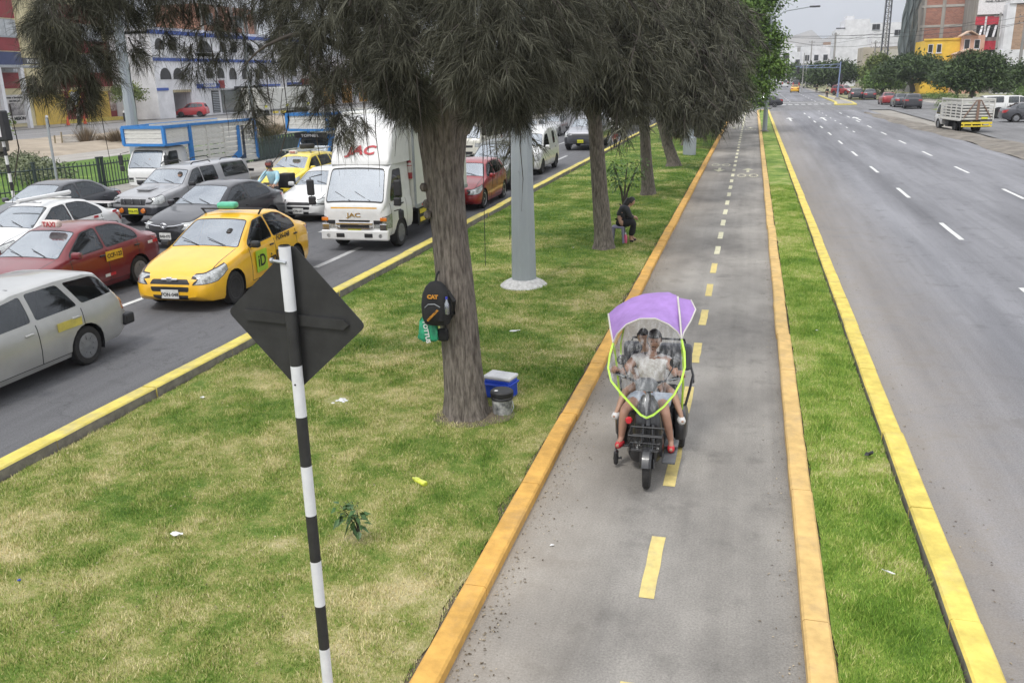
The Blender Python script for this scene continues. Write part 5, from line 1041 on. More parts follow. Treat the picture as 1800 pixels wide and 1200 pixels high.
for i, (x, y, h, w) in enumerate(((12.5, 250, 6, 4), (16, 280, 6, 4.5), (9, 330, 7, 5), (3, 380, 8, 6), (20, 320, 7, 5), (-4, 350, 7, 5), (13, 400, 8, 6))):
    broad('far_tree', 'small far tree'+' '+('by the far parked vans, left side', 'right of the far vans', 'behind the vanishing point vans', 'at the very end of the right road', 'at the right end of the far row', 'left of the road end', 'tall, between the far blocks')[i], x+3, y, h, w, 4.6, leaf_d, 3500, .9, 80+i, .3)
for i, (x, y, h, w) in enumerate(((-30, 75, 6, 3), (-29, 110, 7, 4), (-28, 140, 7, 4), (-5, 160, 7, 4), (-6, 190, 8, 5), (-4, 230, 8, 5), (-30, 180, 8, 5))):
    broad('street_tree', 'green tree by the left road, '+('beside the last fence posts', 'before the crossing', 'just past the crossing', 'on the far median, nearest', 'on the far median, middle', 'on the far median, farthest', 'farthest on the left side')[i]+'', x, y, h, w, 4.6, leaf_d, 6000, .5, 90+i, .25, 'trees along the left road')
# conifer with level whorls
t = thing('araucaria_tree', 'star-shaped conifer in front of the netted building', 'tree', (28.6, 190, 0), 0); m = M(); m.tube([(0, 0, 0), (0, 0, 9.6)], [.18, .03], 6); m.build('trunk', twigm, t); m = M()
for k in range(9):
    z = 2.5+k*.8; r = 2.2*(1-k/11)
    for j in range(7): a = 6.28*j/7+k; m.tube([(0, 0, z), (math.cos(a)*r*.6, math.sin(a)*r*.6, z+.05), (math.cos(a)*r, math.sin(a)*r, z+.35)], [.12, .16, .03], 4)
m.build('branches', leaf_d, t)
# ================================================================ BUILDINGS
def P3(plane, c):   # maps (along, out, z) to world for a wall plane
    return (lambda a, d, z: (c+d, a, z)) if plane == '+x' else (lambda a, d, z: (c-d, a, z)) if plane == '-x' else (lambda a, d, z: (a, c-d, z))
def wbox(m, f, a0, a1, z0, z1, d0, d1):
    p = [f(a, d, z) for z in (z0, z1) for a, d in ((a0, d0), (a1, d0), (a1, d1), (a0, d1))]
    return m.add(p, [(3, 2, 1, 0), (4, 5, 6, 7), (0, 1, 5, 4), (1, 2, 6, 5), (2, 3, 7, 6), (3, 0, 4, 7)])
pane_m = glass_mat('window_glass', (.05, .06, .07), .22, .12, .08); pane_d = pm('dark_opening', (.02, .02, .022), .4); curtain = pm('curtain_pane', (.42, .44, .46), .4, coat=.4, var=.2, scale=1.5)
def window(root, f, a0, a1, z0, z1, fm, nx=1, pane=None, sill=True, arch=False, t=.08):
    m = M()
    if arch:
        r = (a1-a0)/2; ca = (a0+a1)/2; zc = z1-r; out = [(a0, z0), (a1, z0)]+[(ca+r*math.cos(math.pi*i/10), zc+r*math.sin(math.pi*i/10)) for i in range(11)]
        m.add([f(a, .03, z) for a, z in out], [list(range(len(out)))]); po = m.build('window', pane or pane_m, root); g = M(); n = len(out)
        inn = [(ca+(a-ca)*1.13, z0-.05 if i < 2 else zc+(z-zc)*1.13) for i, (a, z) in enumerate(out)]
        vs = [f(a, .07, z) for a, z in out]+[f(a, .07, z) for a, z in inn]+[f(a, 0, z) for a, z in inn]
        g.add(vs, [(i, (i+1) % n, n+(i+1) % n, n+i) for i in range(n)]+[(n+i, n+(i+1) % n, 2*n+(i+1) % n, 2*n+i) for i in range(n)]); g.build('frame', fm, po); return
    wbox(m, f, a0, a1, z0, z1, -.02, .03); po = m.build('window', pane or pane_m, root); g = M()
    for i in range(nx+1): a = a0+(a1-a0)*i/nx; wbox(g, f, a-t/2, a+t/2, z0, z1, .0, .07)
    wbox(g, f, a0, a1, z1-t/2, z1+t/2, 0, .075); wbox(g, f, a0, a1, z0-t/2, z0+t/2, 0, .075); g.build('frame', fm, po)
    if sill: q = M(); wbox(q, f, a0-.15, a1+.15, z0-.16, z0-.05, 0, .16); q.build('sill', fm, po)
def part(root, name, mat, f, *boxes):
    if name == 'wall' or len(boxes) == 1:
        m = M()
        for b in boxes: wbox(m, f, *b)
        return m.build(name, mat, root)
    for b in boxes: m = M(); wbox(m, f, *b); o = m.build(name, mat, root)
    return o
cream_w = pm('cream_wall', (.62, .55, .34), .85, dirt=.3, scale=.8, world=True, dcol=(.4, .36, .26)); wine = pm('wine_red_wall', (.24, .035, .04), .8, dirt=.3, scale=.8, world=True, var=.08); mustard = pm('mustard_wall', (.60, .42, .09), .85, dirt=.3, scale=.7, world=True, dcol=(.38, .3, .12))
whitew = pm('white_wall', (.66, .66, .68), .85, dirt=.35, scale=.6, world=True, dcol=(.42, .42, .42)); bluew = pm('blue_band', (.05, .10, .36), .7, dirt=.3); greyw = pm('raw_concrete', (.30, .29, .275), .9, var=.2, scale=.7, world=True, dirt=.5, stretch=(1, 1, .25))
sch = thing('school_building', 'dark red and cream school building with mustard ground floor and NSM crest', 'building', (0, 0, 0)); f = P3('+x', -82)
part(sch, 'wall', cream_w, f, (60, 102.5, 0, 17, -14, 0)); part(sch, 'red_band', wine, f, *[(a, b, z0, z1, 0, .06) for z0, z1 in ((4.3, 6.03), (8.4, 9.85), (11.95, 14)) for a, b in ((60, 87.6), (91.4, 102.4))])
part(sch, 'white_banner', pm('banner_white', (.62, .60, .58), .6), f, (90.9, 94.5, 10.4, 14.6, .07, .12), (63, 87, .4, 3.6, .07, .12)); part(sch, 'lower_wall', mustard, f, (88.2, 93.3, .0, 3.7, .02, .07), (96.9, 101.2, 0, 3.7, .02, .07))
part(sch, 'red_panel', wine, f, (93.3, 96.9, 0, 3.7, .02, .075), (101.2, 102.4, 0, 3.7, .02, .075), (87.3, 94.4, 3.72, 4.28, .02, .10)); part(sch, 'pilaster', cream_w, f, (87.8, 91.2, 4.3, 17, 0, .18)); part(sch, 'grey_band', curtain, f, (60, 87.6, 10.0, 11.8, .0, .02))
for a0, a1 in ((62, 66.5), (67.5, 72), (73, 77.5), (78.5, 83), (83.6, 87.2), (92, 95.4), (96.4, 101.5)):
    for z0, z1 in ((6.2, 8.2), (10.0, 11.8)):
        if a0 == 92 and z0 > 9: continue
        window(sch, f, a0, a1, z0, z1, galv, 3, curtain)
part(sch, 'yellow_notice', lemon, f, (92.4, 94.2, 11.0, 12.2, .13, .16))
for a, z, s_ in ((89.9, 4.0, .38), (65, 3.2, .4), (84.9, 3.25, .34), (85.2, 2.95, .3)): pass
text('band_words', 'Nivel Inicial  Primaria  Secundaria', .42, cream_w, sch, (-81.88, 91.0, 4.0), (R(90), 0, R(90)), .01, .01)
text('banner_words', 'CIRCO', .6, redink, sch, (-81.86, 93, 14.1), (R(90), 0, R(90)), .01, .02); text('poster_words', 'Informes e Inscripciones', .34, ink, sch, (-81.86, 85.4, 3.3), (R(90), 0, R(90)), .01, .01)
text('poster_words', 'MATRICULA', .30, ink, sch, (-81.86, 85.4, 2.9), (R(90), 0, R(90)), .01, .01); text('poster_words', 'MISION', .5, ink, sch, (-81.86, 85.7, .95), (R(90), 0, R(90)), .01, .02)
part(sch, 'poster', pm('poster_dark', (.10, .09, .10), .6, two=(.5, .48, .46), scale=1.4), f, (84.3, 86.9, 1.3, 2.7, .13, .15)); part(sch, 'poster', pm('poster_portraits', (.12, .05, .05), .6, two=(.62, .55, .5), scale=2.4), f, (101.25, 102.3, 1.2, 3.6, .09, .12), (94.9, 96, 1.0, 1.8, .09, .11), (93.5, 94.4, 1.5, 2.5, .09, .11))
m = M(); cr_ = [(-.95, .75), (-.5, 1.0), (0, .85), (.5, 1.0), (.95, .75), (.85, -.1), (0, -1.05), (-.85, -.1)]; m.add([f(95.0+a*1.15, .14, 2.95+b*1.05) for a, b in cr_], [list(range(8))]); m.build('crest_border', lemon, sch)
m = M(); m.add([f(95.0+a*.95, .16, 2.95+b*.86) for a, b in cr_], [list(range(8))]); m.build('crest', whitew, sch); text('crest_letters', 'NSM', .85, ink, sch, (-81.82, 95.0, 2.85), (R(90), 0, R(90)), .01, .03)
part(sch, 'yellow_kerb', yellow, f, (92.0, 102.4, 0, .45, .3, .9))
# entrance canopy on two slanted-looking white posts
ca = thing('entrance_canopy', 'dark blue lettered canopy on white posts at left picture edge', 'canopy', (0, 0, 0)); f2 = P3('+x', -78)
part(ca, 'fascia', pm('canopy_blue', (.035, .05, .13), .5, dirt=.3), f2, (70, 83.3, 6.75, 8.1, -.1, .1)); part(ca, 'roof', galv, f2, (70, 86, 6.45, 6.7, -4, .15)); part(ca, 'side_board', darkgrey, f2, (83.4, 86.3, 6.8, 7.5, -.05, .05))
for a in (75.5, 79.9, 83.0): part(ca, 'post', whitew, f2, (a-.22, a+.22, 0, 6.45, -.25, .15))
text('side_board_words', 'PUERTA', .5, whitep, ca, (-77.93, 84.9, 7.15), (R(90), 0, R(90)), .01, .02)
for i, a in enumerate((87.8, 90.6)):
    c = thing('traffic_cone', 'orange traffic cone at the school gate, '+('left' if i == 0 else 'right')+' of two', 'traffic cone', (-77.2, a, .02), 0, 'traffic cones at the school gate'); m = M(); m.lathe([(.22, 0), (.2, .06), (.05, 1.0), (.02, 1.02)], n=10); m.build('cone', pm('cone_orange', (.62, .08, .02), .5), c); m = M(); m.box((0, 0, .02), (.55, .55, .04)); m.build('base', black, c)
for i, a in enumerate((84.0, 88.9, 97.0)):
    b = thing('bollard', 'dark bollard with white cap on school pavement, '+('left end', 'before the cones', 'right end')[i]+' of three', 'bollard', (-76.6, a, .02), 0, 'dark bollards'); m = M(); m.lathe([(.18, 0), (.16, 1.0), (.1, 1.05)], n=10); m.build('post', black, b); m = M(); m.lathe([(.17, 1.05), (.15, 1.25), (.03, 1.32)], n=10); m.build('cap', whitep, b)
wb = thing('white_building', 'long white building with blue bands and arched windows behind the hanging branches', 'building', (0, 0, 0)); f = P3('+x', -75.5)
part(wb, 'wall', whitew, f, (102.6, 134, 3.6, 10.7, -12, 0), (102.6, 106.0, 0, 3.6, -12, 0), (109.9, 113.4, 0, 3.6, -12, 0), (113.4, 134, 0, 3.6, -12, -.25), (106, 109.9, 0, 3.6, -12, -3)); part(wb, 'blue_band', bluew, f, (102.6, 134, 10.72, 11.2, -.3, .14), (102.6, 134, 7.35, 7.75, 0, .12), (102.6, 105, 3.6, 3.95, 0, .12), (128, 134, 3.8, 4.1, 0, .5))
part(wb, 'garage_lintel', pm('tan_beam', (.32, .27, .16), .7), f, (106.0, 110, 3.3, 3.65, 0, .1)); part(wb, 'parapet', whitew, f, (104, 133, 11.2, 11.6, -11.5, -.4))
for a0, a1, z0, z1 in ((103.3, 105.3, 8.75, 10.2), (106.2, 108.0, 8.75, 10.2), (112.3, 116.5, 8.6, 10.2), (118.2, 120, 8.75, 10.2), (121, 122.8, 8.75, 10.2), (124.6, 127.6, 8.8, 10.3), (129, 130.6, 8.8, 10.3), (103.6, 106, 5, 6.5), (106.4, 108.7, 5, 6.5), (114, 115.9, 5.1, 6.6), (116.8, 118.7, 5.1, 6.6), (119.9, 122, 4.9, 6.6), (123.4, 125.4, 4.9, 6.6), (127.6, 129.6, 4.9, 6.6)): window(wb, f, a0, a1, z0, z1, whitew, 1, pane_d, arch=True)
m = M(); m.tube([f(110.5+.75*math.cos(6.28*i/20), .12, 8.5+.75*math.sin(6.28*i/20)) for i in range(21)], .12, 6, False); m.tube([f(131.5+.75*math.cos(6.28*i/20), .12, 6.8+.75*math.sin(6.28*i/20)) for i in range(21)], .12, 6, False); m.build('round_grille', greyw, wb)
part(wb, 'shop_sign', bluew, f, (111.5, 117, 3.75, 4.35, .02, .18)); part(wb, 'shop_sign', redp, f, (117, 118.3, 3.7, 4.8, .02, .18)); text('sign_words', 'TECNO SHOP', .5, whitep, wb, (-75.30, 114.4, 4.05), (R(90), 0, R(90)), .01, .02)
part(wb, 'shop_front', pane_m, f, (117.6, 123.5, .2, 3.4, -.24, -.18), (124.2, 127.5, .2, 3.4, -.24, -.18)); part(wb, 'dark_awning', black, f, (121, 128, 3.3, 3.9, 0, .8))
for k in range(12): part(wb, 'shutter_slat', galv, f, (115.3, 117.0, .4+k*.24, .52+k*.24, -.2, -.12))
part(wb, 'shutter_back', black, f, (115.2, 117.1, .3, 3.4, -.24, -.2)); part(wb, 'interior', cabin, f, (106, 109.9, 0, 3.3, -3, -2.9))
rb = thing('roof_brickwork', 'unfinished rooftop storey of bare brick above the white building', 'building', (0, 0, 0)); brickf = pm('far_brick', (.33, .17, .12), .9, var=.25, scale=1.2, world=True, dirt=.3); part(rb, 'wall', brickf, f, (118, 133, 11.7, 15.5, -10, -2.5)); part(rb, 'column', greyw, f, *[(a, a+.4, 11.7, 16, -2.5, -2.2) for a in (118, 122, 126, 130, 132.7)])
for a in (119.4, 127.2): window(rb, P3('+x', -78), a, a+1.8, 12.8, 14.3, galv, 2)
m2_ = thing('market_building', 'white market building with red awning beyond the arched one', 'building', (0, 0, 0)); part(m2_, 'wall', whitew, f, (138, 150, 0, 11.2, -12, -.5), (150, 215, 0, 9, -14, -3)); part(m2_, 'red_awning', redp, f, (143, 200, 3.9, 4.9, -.5, 1.2)); part(m2_, 'grey_awning', darkgrey, f, (138, 146, 3.0, 3.9, -.5, 1.5)); part(m2_, 'blue_band', bluew, f, (138, 150, 10.9, 11.4, -.4, -.2), (138, 142, 3.95, 4.3, -.5, .2))
text('awning_words', 'CENTRO COMERCIAL', .8, whitep, m2_, (-74.2, 152, 4.35), (R(90), 0, R(90)), .01, .03)
for a0 in (140, 143.5, 152, 157, 162, 170, 178): window(m2_, P3('+x', -76 if a0 < 150 else -78.5), a0, a0+1.7, 5.4, 7.2, whitew, 1, pane_d, arch=True)
for a0 in (150.5, 156, 164, 172): part(m2_, 'shop_front', pm('shop_colour_%d' % a0, [(.5, .25, .03), (.05, .08, .25), (.5, .08, .12), (.6, .5, .1)][int(a0) % 4], .6, var=.5, scale=1.4), f, (a0, a0+4.5, .2, 3.6, -3, -2.9))
for i, (x0, x1, y0, z, c_) in enumerate(((-72, -60, 215, 9, whitew), (-58, -46, 230, 7, cream_w), (-44, -32, 240, 10, greyw), (-70, -52, 260, 14, brickf), (-30, -24, 260, 8, whitew))):
    b = thing('far_block', ('white', 'cream', 'grey concrete', 'tall brick', 'narrow white')[i]+' block far behind the left road', 'building', (0, 0, 0)); g = P3('-y', y0); part(b, 'wall', c_, g, (x0, x1, 0, z, -12, 0))
    for k in range(3):
        for j in range(int(z/3)): window(b, g, x0+1.2+k*(x1-x0)/3, x0+3+k*(x1-x0)/3, 1+j*3, 2.4+j*3, galv, 2, pane_d, False)
# ---- right side
def brick_mat(name, c, mort, s=1.0):
    if name in MATS: return MATS[name]
    m = bpy.data.materials.new(name); m.use_nodes = True; t = m.node_tree; b = t.nodes['Principled BSDF']
    pos = nn(t, 'ShaderNodeNewGeometry').outputs['Position']; sp = nn(t, 'ShaderNodeSeparateXYZ'); t.links.new(pos, sp.inputs[0]); ad = nn(t, 'ShaderNodeMath', operation='ADD'); t.links.new(sp.outputs[0], ad.inputs[0]); t.links.new(sp.outputs[1], ad.inputs[1])
    co = nn(t, 'ShaderNodeCombineXYZ'); t.links.new(ad.outputs[0], co.inputs[0]); t.links.new(sp.outputs[2], co.inputs[1])
    br = nn(t, 'ShaderNodeTexBrick', Scale=s); br.inputs['Color1'].default_value = (*c, 1); br.inputs['Color2'].default_value = (*[q*.72 for q in c], 1); br.inputs['Mortar'].default_value = (*mort, 1); br.inputs['Mortar Size'].default_value = .012; br.inputs['Brick Width'].default_value = .5; br.inputs['Row Height'].default_value = .22
    t.links.new(co.outputs[0], br.inputs['Vector']); n = nn(t, 'ShaderNodeTexNoise', Scale=.35, Detail=6); t.links.new(pos, n.inputs['Vector']); mx = nn(t, 'ShaderNodeMixRGB', blend_type='MULTIPLY'); mx.inputs[0].default_value = .55; t.links.new(br.outputs[0], mx.inputs[1]); t.links.new(n.outputs[0], mx.inputs[2]); sc = nn(t, 'ShaderNodeVectorMath', operation='SCALE'); sc.inputs['Scale'].default_value = 1.35; t.links.new(mx.outputs[0], sc.inputs[0]); t.links.new(sc.outputs[0], b.inputs['Base Color']); b.inputs['Roughness'].default_value = .9; MATS[name] = m; return m
bm1 = brick_mat('brick_infill', (.40, .18, .13), (.33, .29, .26)); bm2 = brick_mat('tan_brick', (.42, .27, .18), (.38, .33, .28)); pinkw = pm('salmon_wall', (.62, .38, .28), .85, dirt=.3, scale=.6, world=True); yelw = pm('yellow_wall', (.72, .46, .05), .8, dirt=.2, scale=.6, world=True); beigew = pm('beige_wall', (.42, .37, .30), .9, dirt=.4, scale=.5, world=True)
tw_ = thing('brick_tower', 'tall unfinished tower with blind brick and concrete side wall', 'building', (0, 0, 0)); g = P3('-y', 180)
part(tw_, 'wall', greyw, g, (27.8, 41, 0, 30, -14, 0)); part(tw_, 'brick_panel', bm1, g, *[(a, b, z0, z0+2.9, 0, .06) for z0 in [1.5+3.35*k for k in range(8)] for a, b in ((29.3, 31.9), (32.5, 35.9))]); part(tw_, 'floor_beam', pm('pale_beam', (.42, .40, .37), .9, world=True, scale=.6), g, *[(27.8, 36.3, 1.1+3.35*k, 1.5+3.35*k, 0, .12) for k in range(9)])
part(tw_, 'column', pm('streaky_concrete', (.25, .235, .215), .9, two=(.40, .38, .35), world=True, scale=1.2, stretch=(1, 1, .12)), g, (27.8, 28.5, 0, 30, 0, .16), (28.9, 29.3, 0, 30, 0, .1), (31.9, 32.5, 0, 30, 0, .15), (35.9, 37.4, 0, 30, 0, .14), (37.6, 41, 12.4, 30, 0, .3), (37.6, 41, 0, 12.1, 0, .15))
nt_ = thing('scaffold_netting', 'dark green safety netting hanging down the corner of the unfinished tower', 'netting', (0, 0, 0)); vs = []; nz, na = 34, 18
for k in range(nz+1):
    z = 4+26*k/nz
    for i in range(na+1):
        t_ = i/na; a = 25.0+.25*math.sin(z*.5)+(2.7+.25*math.sin(z*.8))*t_; vs.append((a+.12*math.sin(z*1.3+i), 175.5+4.5*abs(t_-.5)**1.5+.28*math.sin(i*1.9+z*.35)+.15*math.sin(i*3.1-z*.8), z))
m = M(); m.smooth = True; m.add(vs, [(k*(na+1)+i, k*(na+1)+i+1, (k+1)*(na+1)+i+1, (k+1)*(na+1)+i) for k in range(nz) for i in range(na)]); m.build('net', pm('net_green', (.075, .095, .095), .8, two=(.16, .18, .18), world=True, scale=.9, stretch=(3, 1, .15)), nt_); m = M()
for a in (25.5, 27.4): m.tube([(a, 177, 0), (a, 177, 30)], .06, 4)
m.build('scaffold_pole', galv, nt_)
b = thing('white_block', 'broad windowless white building left of the lattice mast', 'building', (0, 0, 0)); g = P3('-y', 260)
part(b, 'wall', whitew, g, (20.6, 22.7, 0, 14.6, -14, 0), (22.7, 29, 0, 17.0, -14, -.1), (29, 46, 0, 15.9, -14, 0), (23, 25, 17, 17.9, -6, -.5)); part(b, 'edge_beam', darkgrey, g, (20.6, 22.9, 14.7, 15.0, -.5, .1))
for a0, z0 in ((29.6, 14.2), (35.2, 12.6), (39.5, 12.6), (43, 12.6)): window(b, g, a0, a0+1.9, z0, z0+1.4, galv, 2, pane_d)
b = thing('yellow_house', 'bright yellow house in front of the unfinished tower', 'house', (0, 0, 0)); g = P3('-y', 165); part(b, 'wall', yelw, g, (27.2, 33.2, 0, 8.5, -9, 0)); part(b, 'parapet', yelw, g, (27.05, 33.3, 8.52, 8.8, -.3, .15))
for a0 in (27.8, 29.1): window(b, g, a0, a0+.7, 6.6, 7.9, whitew, 1, pane_d)
window(b, g, 31.2, 32.4, 3.2, 4.5, whitew, 2, pane_d); part(b, 'awning', whitew, g, (23, 27.3, 5.6, 6.1, -3, .6)); part(b, 'lower_roof', pinkw, g, (26, 28.4, 4.8, 5.1, -2, 1.1))
b = thing('pink_house', 'salmon pink house with small tiled roofs between yellow house and red banded block', 'house', (0, 0, 0)); g = P3('-y', 163); part(b, 'wall', pinkw, g, (31.6, 36, 0, 6.4, -8, 0), (32.6, 36, 6.4, 9.1, -8, -1))
for a0, z0, z1 in ((33, 7.0, 8.5), (34.5, 7.0, 8.4)): window(b, P3('-y', 164), a0, a0+.8, z0, z1, whitew, 1, pane_d)
for a0 in (32.2, 34.2): window(b, g, a0, a0+.9, 3.4, 5.0, whitew, 1, pane_d)
tile = pm('roof_tile', (.55, .40, .30), .9, var=.2)
for x0, x1, zz, yy in ((32.3, 34.9, 9.1, 163.2), (31.3, 36.0, 6.3, 161.9)):
    m = M(); m.prism([(x0, zz), ((x0+x1)/2, zz+.8), (x1, zz), (x1, zz-.15), ((x0+x1)/2, zz+.6), (x0, zz-.15)], yy-.2, yy+3, 'xz'); m.build('roof', tile, b)
b = thing('red_banded_block', 'office block with red bands, slanted white louvre panes and billboard on top', 'building', (0, 0, 0)); g = P3('-y', 170); part(b, 'wall', greyw, g, (35.5, 41.3, 0, 16, -14, 0)); part(b, 'red_band', pm('crimson_band', (.50, .035, .06), .6), g, (35.5, 41.3, 10.9, 12.2, 0, .12), (35.5, 41.3, 6.9, 8.3, 0, .12))
part(b, 'glazing', pane_d, g, (35.8, 41.0, 8.9, 10.8, .0, .05), (35.8, 41.0, 4.6, 6.8, 0, .05), (35.8, 41, 1, 4, 0, .05)); part(b, 'column', whitew, g, (36.9, 37.15, 0, 12.2, .14, .4), (39.2, 39.45, 0, 12.2, .14, .4))
for k in range(5):
    for z0 in (8.9, 4.7): m = M(); a0 = 36+k*1.05; m.add([(a0, 169.2, z0), (a0+.45, 169.9, z0+1.8), (a0+.8, 169.9, z0+1.8), (a0+.35, 169.2, z0)], [(0, 1, 2, 3)]); m.build('louvre_pane', whitew, b)
b2 = thing('billboard', 'white billboard with small black lettering above the red banded block', 'billboard', (0, 0, 0)); part(b2, 'board', pm('billboard_white', (.72, .71, .72), .6), g, (35.6, 41.5, 12.5, 17.5, .1, .4))
text('board_words', 'ALQUILER', .7, ink, b2, (38.6, 169.55, 15.3), (R(90), 0, 0), .01, .01); text('board_words', 'PANEL PUBLICITARIO', .42, ink, b2, (38.6, 169.55, 14.5), (R(90), 0, 0), .01, .01); m = M()
for a in (36.5, 40.5): m.box((a, 170.3, 14.8), (.2, .2, 5))
m.build('post', galv, b2)
b = thing('tan_brick_block', 'tan brick block with white corner and dark windows at right picture edge', 'building', (0, 0, 0)); g = P3('-y', 158); part(b, 'wall', bm2, g, (38.5, 52, 6.6, 13.2, -2.5, 0)); part(b, 'white_wall', whitew, g, (37.3, 38.5, 5.2, 13.3, -2.5, .02), (36.9, 52, 0, 6.6, -2.5, .04)); part(b, 'top_slab', whitew, g, (37.5, 52, 13.35, 13.9, -2.5, .3)); part(b, 'roof_wall', greyw, g, (38.3, 52, 13.9, 16, -2.5, -1))
for a0 in (37.2, 38.9, 41.5, 44): window(b, g, a0, a0+1.3, 4.2, 6.1, whitew, 2, pane_d)
for a0 in (40, 44): window(b, P3('-y', 159), a0, a0+1.6, 14.2, 15.5, galv, 1, pane_d)
part(b, 'shop_sign', lemon, g, (38.6, 40.3, 2.4, 3.0, .1, .3)); part(b, 'shop_front', pane_d, g, (36.8, 50, .2, 2.6, .05, .09), (36.8, 50, 2.7, 3.9, .05, .09)); m = M(); [m.box((x, 157.6, 14.4), (.05, .05, 1.0)) for x in np.arange(37.8, 45, .5)]; m.box((41.4, 157.6, 14.95), (7.2, .06, .06)); m.build('railing', black, b)
b = thing('beige_building', 'beige low building with dark window in front of the white block', 'building', (0, 0, 0)); g = P3('-y', 230); part(b, 'wall', beigew, g, (24.7, 36, 0, 9.2, -12, 0)); part(b, 'front_wall', pm('pale_front', (.55, .52, .46), .9), g, (28.5, 36, 0, 8.6, 0, .1)); part(b, 'roof_room', whitew, g, (26.5, 36, 9.2, 11.2, -10, -1)); window(b, g, 29.3, 31.8, 6.0, 7.9, galv, 2, pane_d)
window(b, P3('-y', 231), 33, 34, 9.6, 10.7, galv, 1, pane_d)
rg_ = random.Random(9)
for i in range(16):   # jumble of low far blocks round the vanishing point
    x0 = 4+i*1.9+rg_.uniform(-.5, .5) if i < 9 else -22+i*1.7; y0 = rg_.uniform(320, 470); w_ = rg_.uniform(6, 12)*y0/300; z = rg_.uniform(6, 13)*y0/330; x0 = x0*y0/200
    c_ = rg_.choice([whitew, greyw, beigew, bm2]); b = thing('far_block', rg_.choice(['pale', 'grey', 'plain'])+' distant block near the vanishing point of the road', 'building', (0, 0, 0), 0, 'distant blocks at the end of the avenue'); b['label'] = 'small distant block at the end of the avenue'
    g = P3('-y', y0); part(b, 'wall', c_, g, (x0, x0+w_, 0, z, -10, 0))
    for k in range(3): window(b, g, x0+w_*(.12+.3*k), x0+w_*(.26+.3*k), z*.6, z*.75, galv, 1, pane_d, False)
m = M(); m.smooth = True; vs = []; nx_ = 90    # hazy hills beyond the city
for j in range(12):
    for i in range(nx_+1):
        x = -1600+3600*i/nx_; e = math.sin(math.pi*min(1, j/11)); h = 150+60*math.sin(i*.21)+38*math.sin(i*.53+1)+22*math.sin(i*1.3+2)+10*math.sin(i*2.9); h *= .55+.45*math.exp(-((x-900)/900)**2); vs.append((x+20*math.sin(j), 2300+80*j, max(-2, h*e*(.85+.15*math.sin(i*.9+j)))))
m.add(vs, [(j*(nx_+1)+i, j*(nx_+1)+i+1, (j+1)*(nx_+1)+i+1, (j+1)*(nx_+1)+i) for j in range(11) for i in range(nx_)]); m.build('hills', pm('hill_earth', (.30, .27, .23), .95, world=True, scale=.01, var=.2))['kind'] = 'structure'
# ================================================================ POSTS, WIRES, FENCE
def lamp(name, label, x, y, h, r0, r1, arms, foot=None, mat=galv, group='grey lamp posts', n=8):
    t = thing(name, label, 'lamp post', (x, y, 0), 0, group); m = M(); m.lathe([(r0, 0), (r0+(r1-r0)*.4, h*.4), (r1, h)], n=n)
    for f_ in m.f: pass
    m.sm = [False]*len(m.f); m.build('pole', mat, t)
    for (dx, dy, dz) in arms:
        q = M(); q.tube([(0, 0, h-.1), (dx*.4, dy*.4, h+dz*.6), (dx, dy, h+dz)], r1*.6, 6); a = q.build('arm', mat, t); q = M(); L_ = math.hypot(dx, dy); ux, uy = dx/L_, dy/L_
        q.rbox((dx+ux*.3, dy+uy*.3, h+dz), (.7, .26, .12), .04, Matrix.Rotation(math.atan2(dy, dx), 3, 'Z')); q.build('lamp_head', darkgrey, a)
    return t
postm = pm('grey_post_paint', (.33, .36, .385), .55, .1, var=.08, scale=2.2, dirt=.5, dcol=(.25, .25, .24), stretch=(1, 1, .3), bump=.05)
l1 = lamp('lamp_post', 'thick grey faceted lamp post on a white concrete foot between the first two trees', -4.345, 16.95, 10, .262, .10, [(3.2, 0, .8), (-3.2, 0, .8)], mat=postm)
m = M(); m.smooth = True; m.lathe([(.50, -.05), (.49, .03), (.40, .10), (.30, .15), (.26, .16)], n=22); m.build('concrete_foot', pm('whitewashed_concrete', (.40, .39, .37), .9, two=(.62, .61, .59), scale=14, bump=.6, bscale=30, dirt=.4), l1)
for z in (2.35,): m = M(); m.lathe([(.02, 0), (.02, .1)], (.0, -.25, z), 'y', 6); m.build('bolt', galv, l1)
l2 = lamp('lamp_post', 'lamp post standing in a grey square sleeve behind the fourth tree', -3.06, 47.6, 10, .2, .10, [(3, 0, .8), (-3, 0, .8)], mat=postm); m = M(); m.lathe([(.34, 0), (.34, .92), (.22, .96)], n=10); m.build('sleeve', postm, l2)
l3 = lamp('lamp_post', 'grey lamp post in the narrow verge under the green leafy tree', .97, 66.2, 7.8, .17, .08, [(2.5, 0, .5), (1.2, 0, 1.6)], mat=postm); m = M(); m.lathe([(.32, 0), (.3, .12), (.2, .16)], n=10); m.build('concrete_foot', conc, l3)
lamp('lamp_post', 'pale lamp post rising behind the slatted white and blue truck', -26.2, 33.5, 9.5, .21, .12, [(2.5, 0, .6)], mat=postm); lamp('lamp_post', 'second pale lamp post on the park lawn, left of the red off-roader', -32.6, 42, 9.5, .22, .12, [(2.5, 0, .6)], mat=postm); lamp('lamp_post', 'thin grey post in front of the arched windows', -45.2, 75, 10, .16, .1, [(2, 0, .5)], mat=postm)
lamp('lamp_post', 'lamp post far back on the median beyond the crossing', -2.5, 146, 9, .14, .07, [(2.4, 0, .6), (-2.4, 0, .6)]); lamp('lamp_post', 'farther lamp post in the row on the median', .5, 190, 9, .14, .07, [(2.4, 0, .6), (-2.4, 0, .6)])
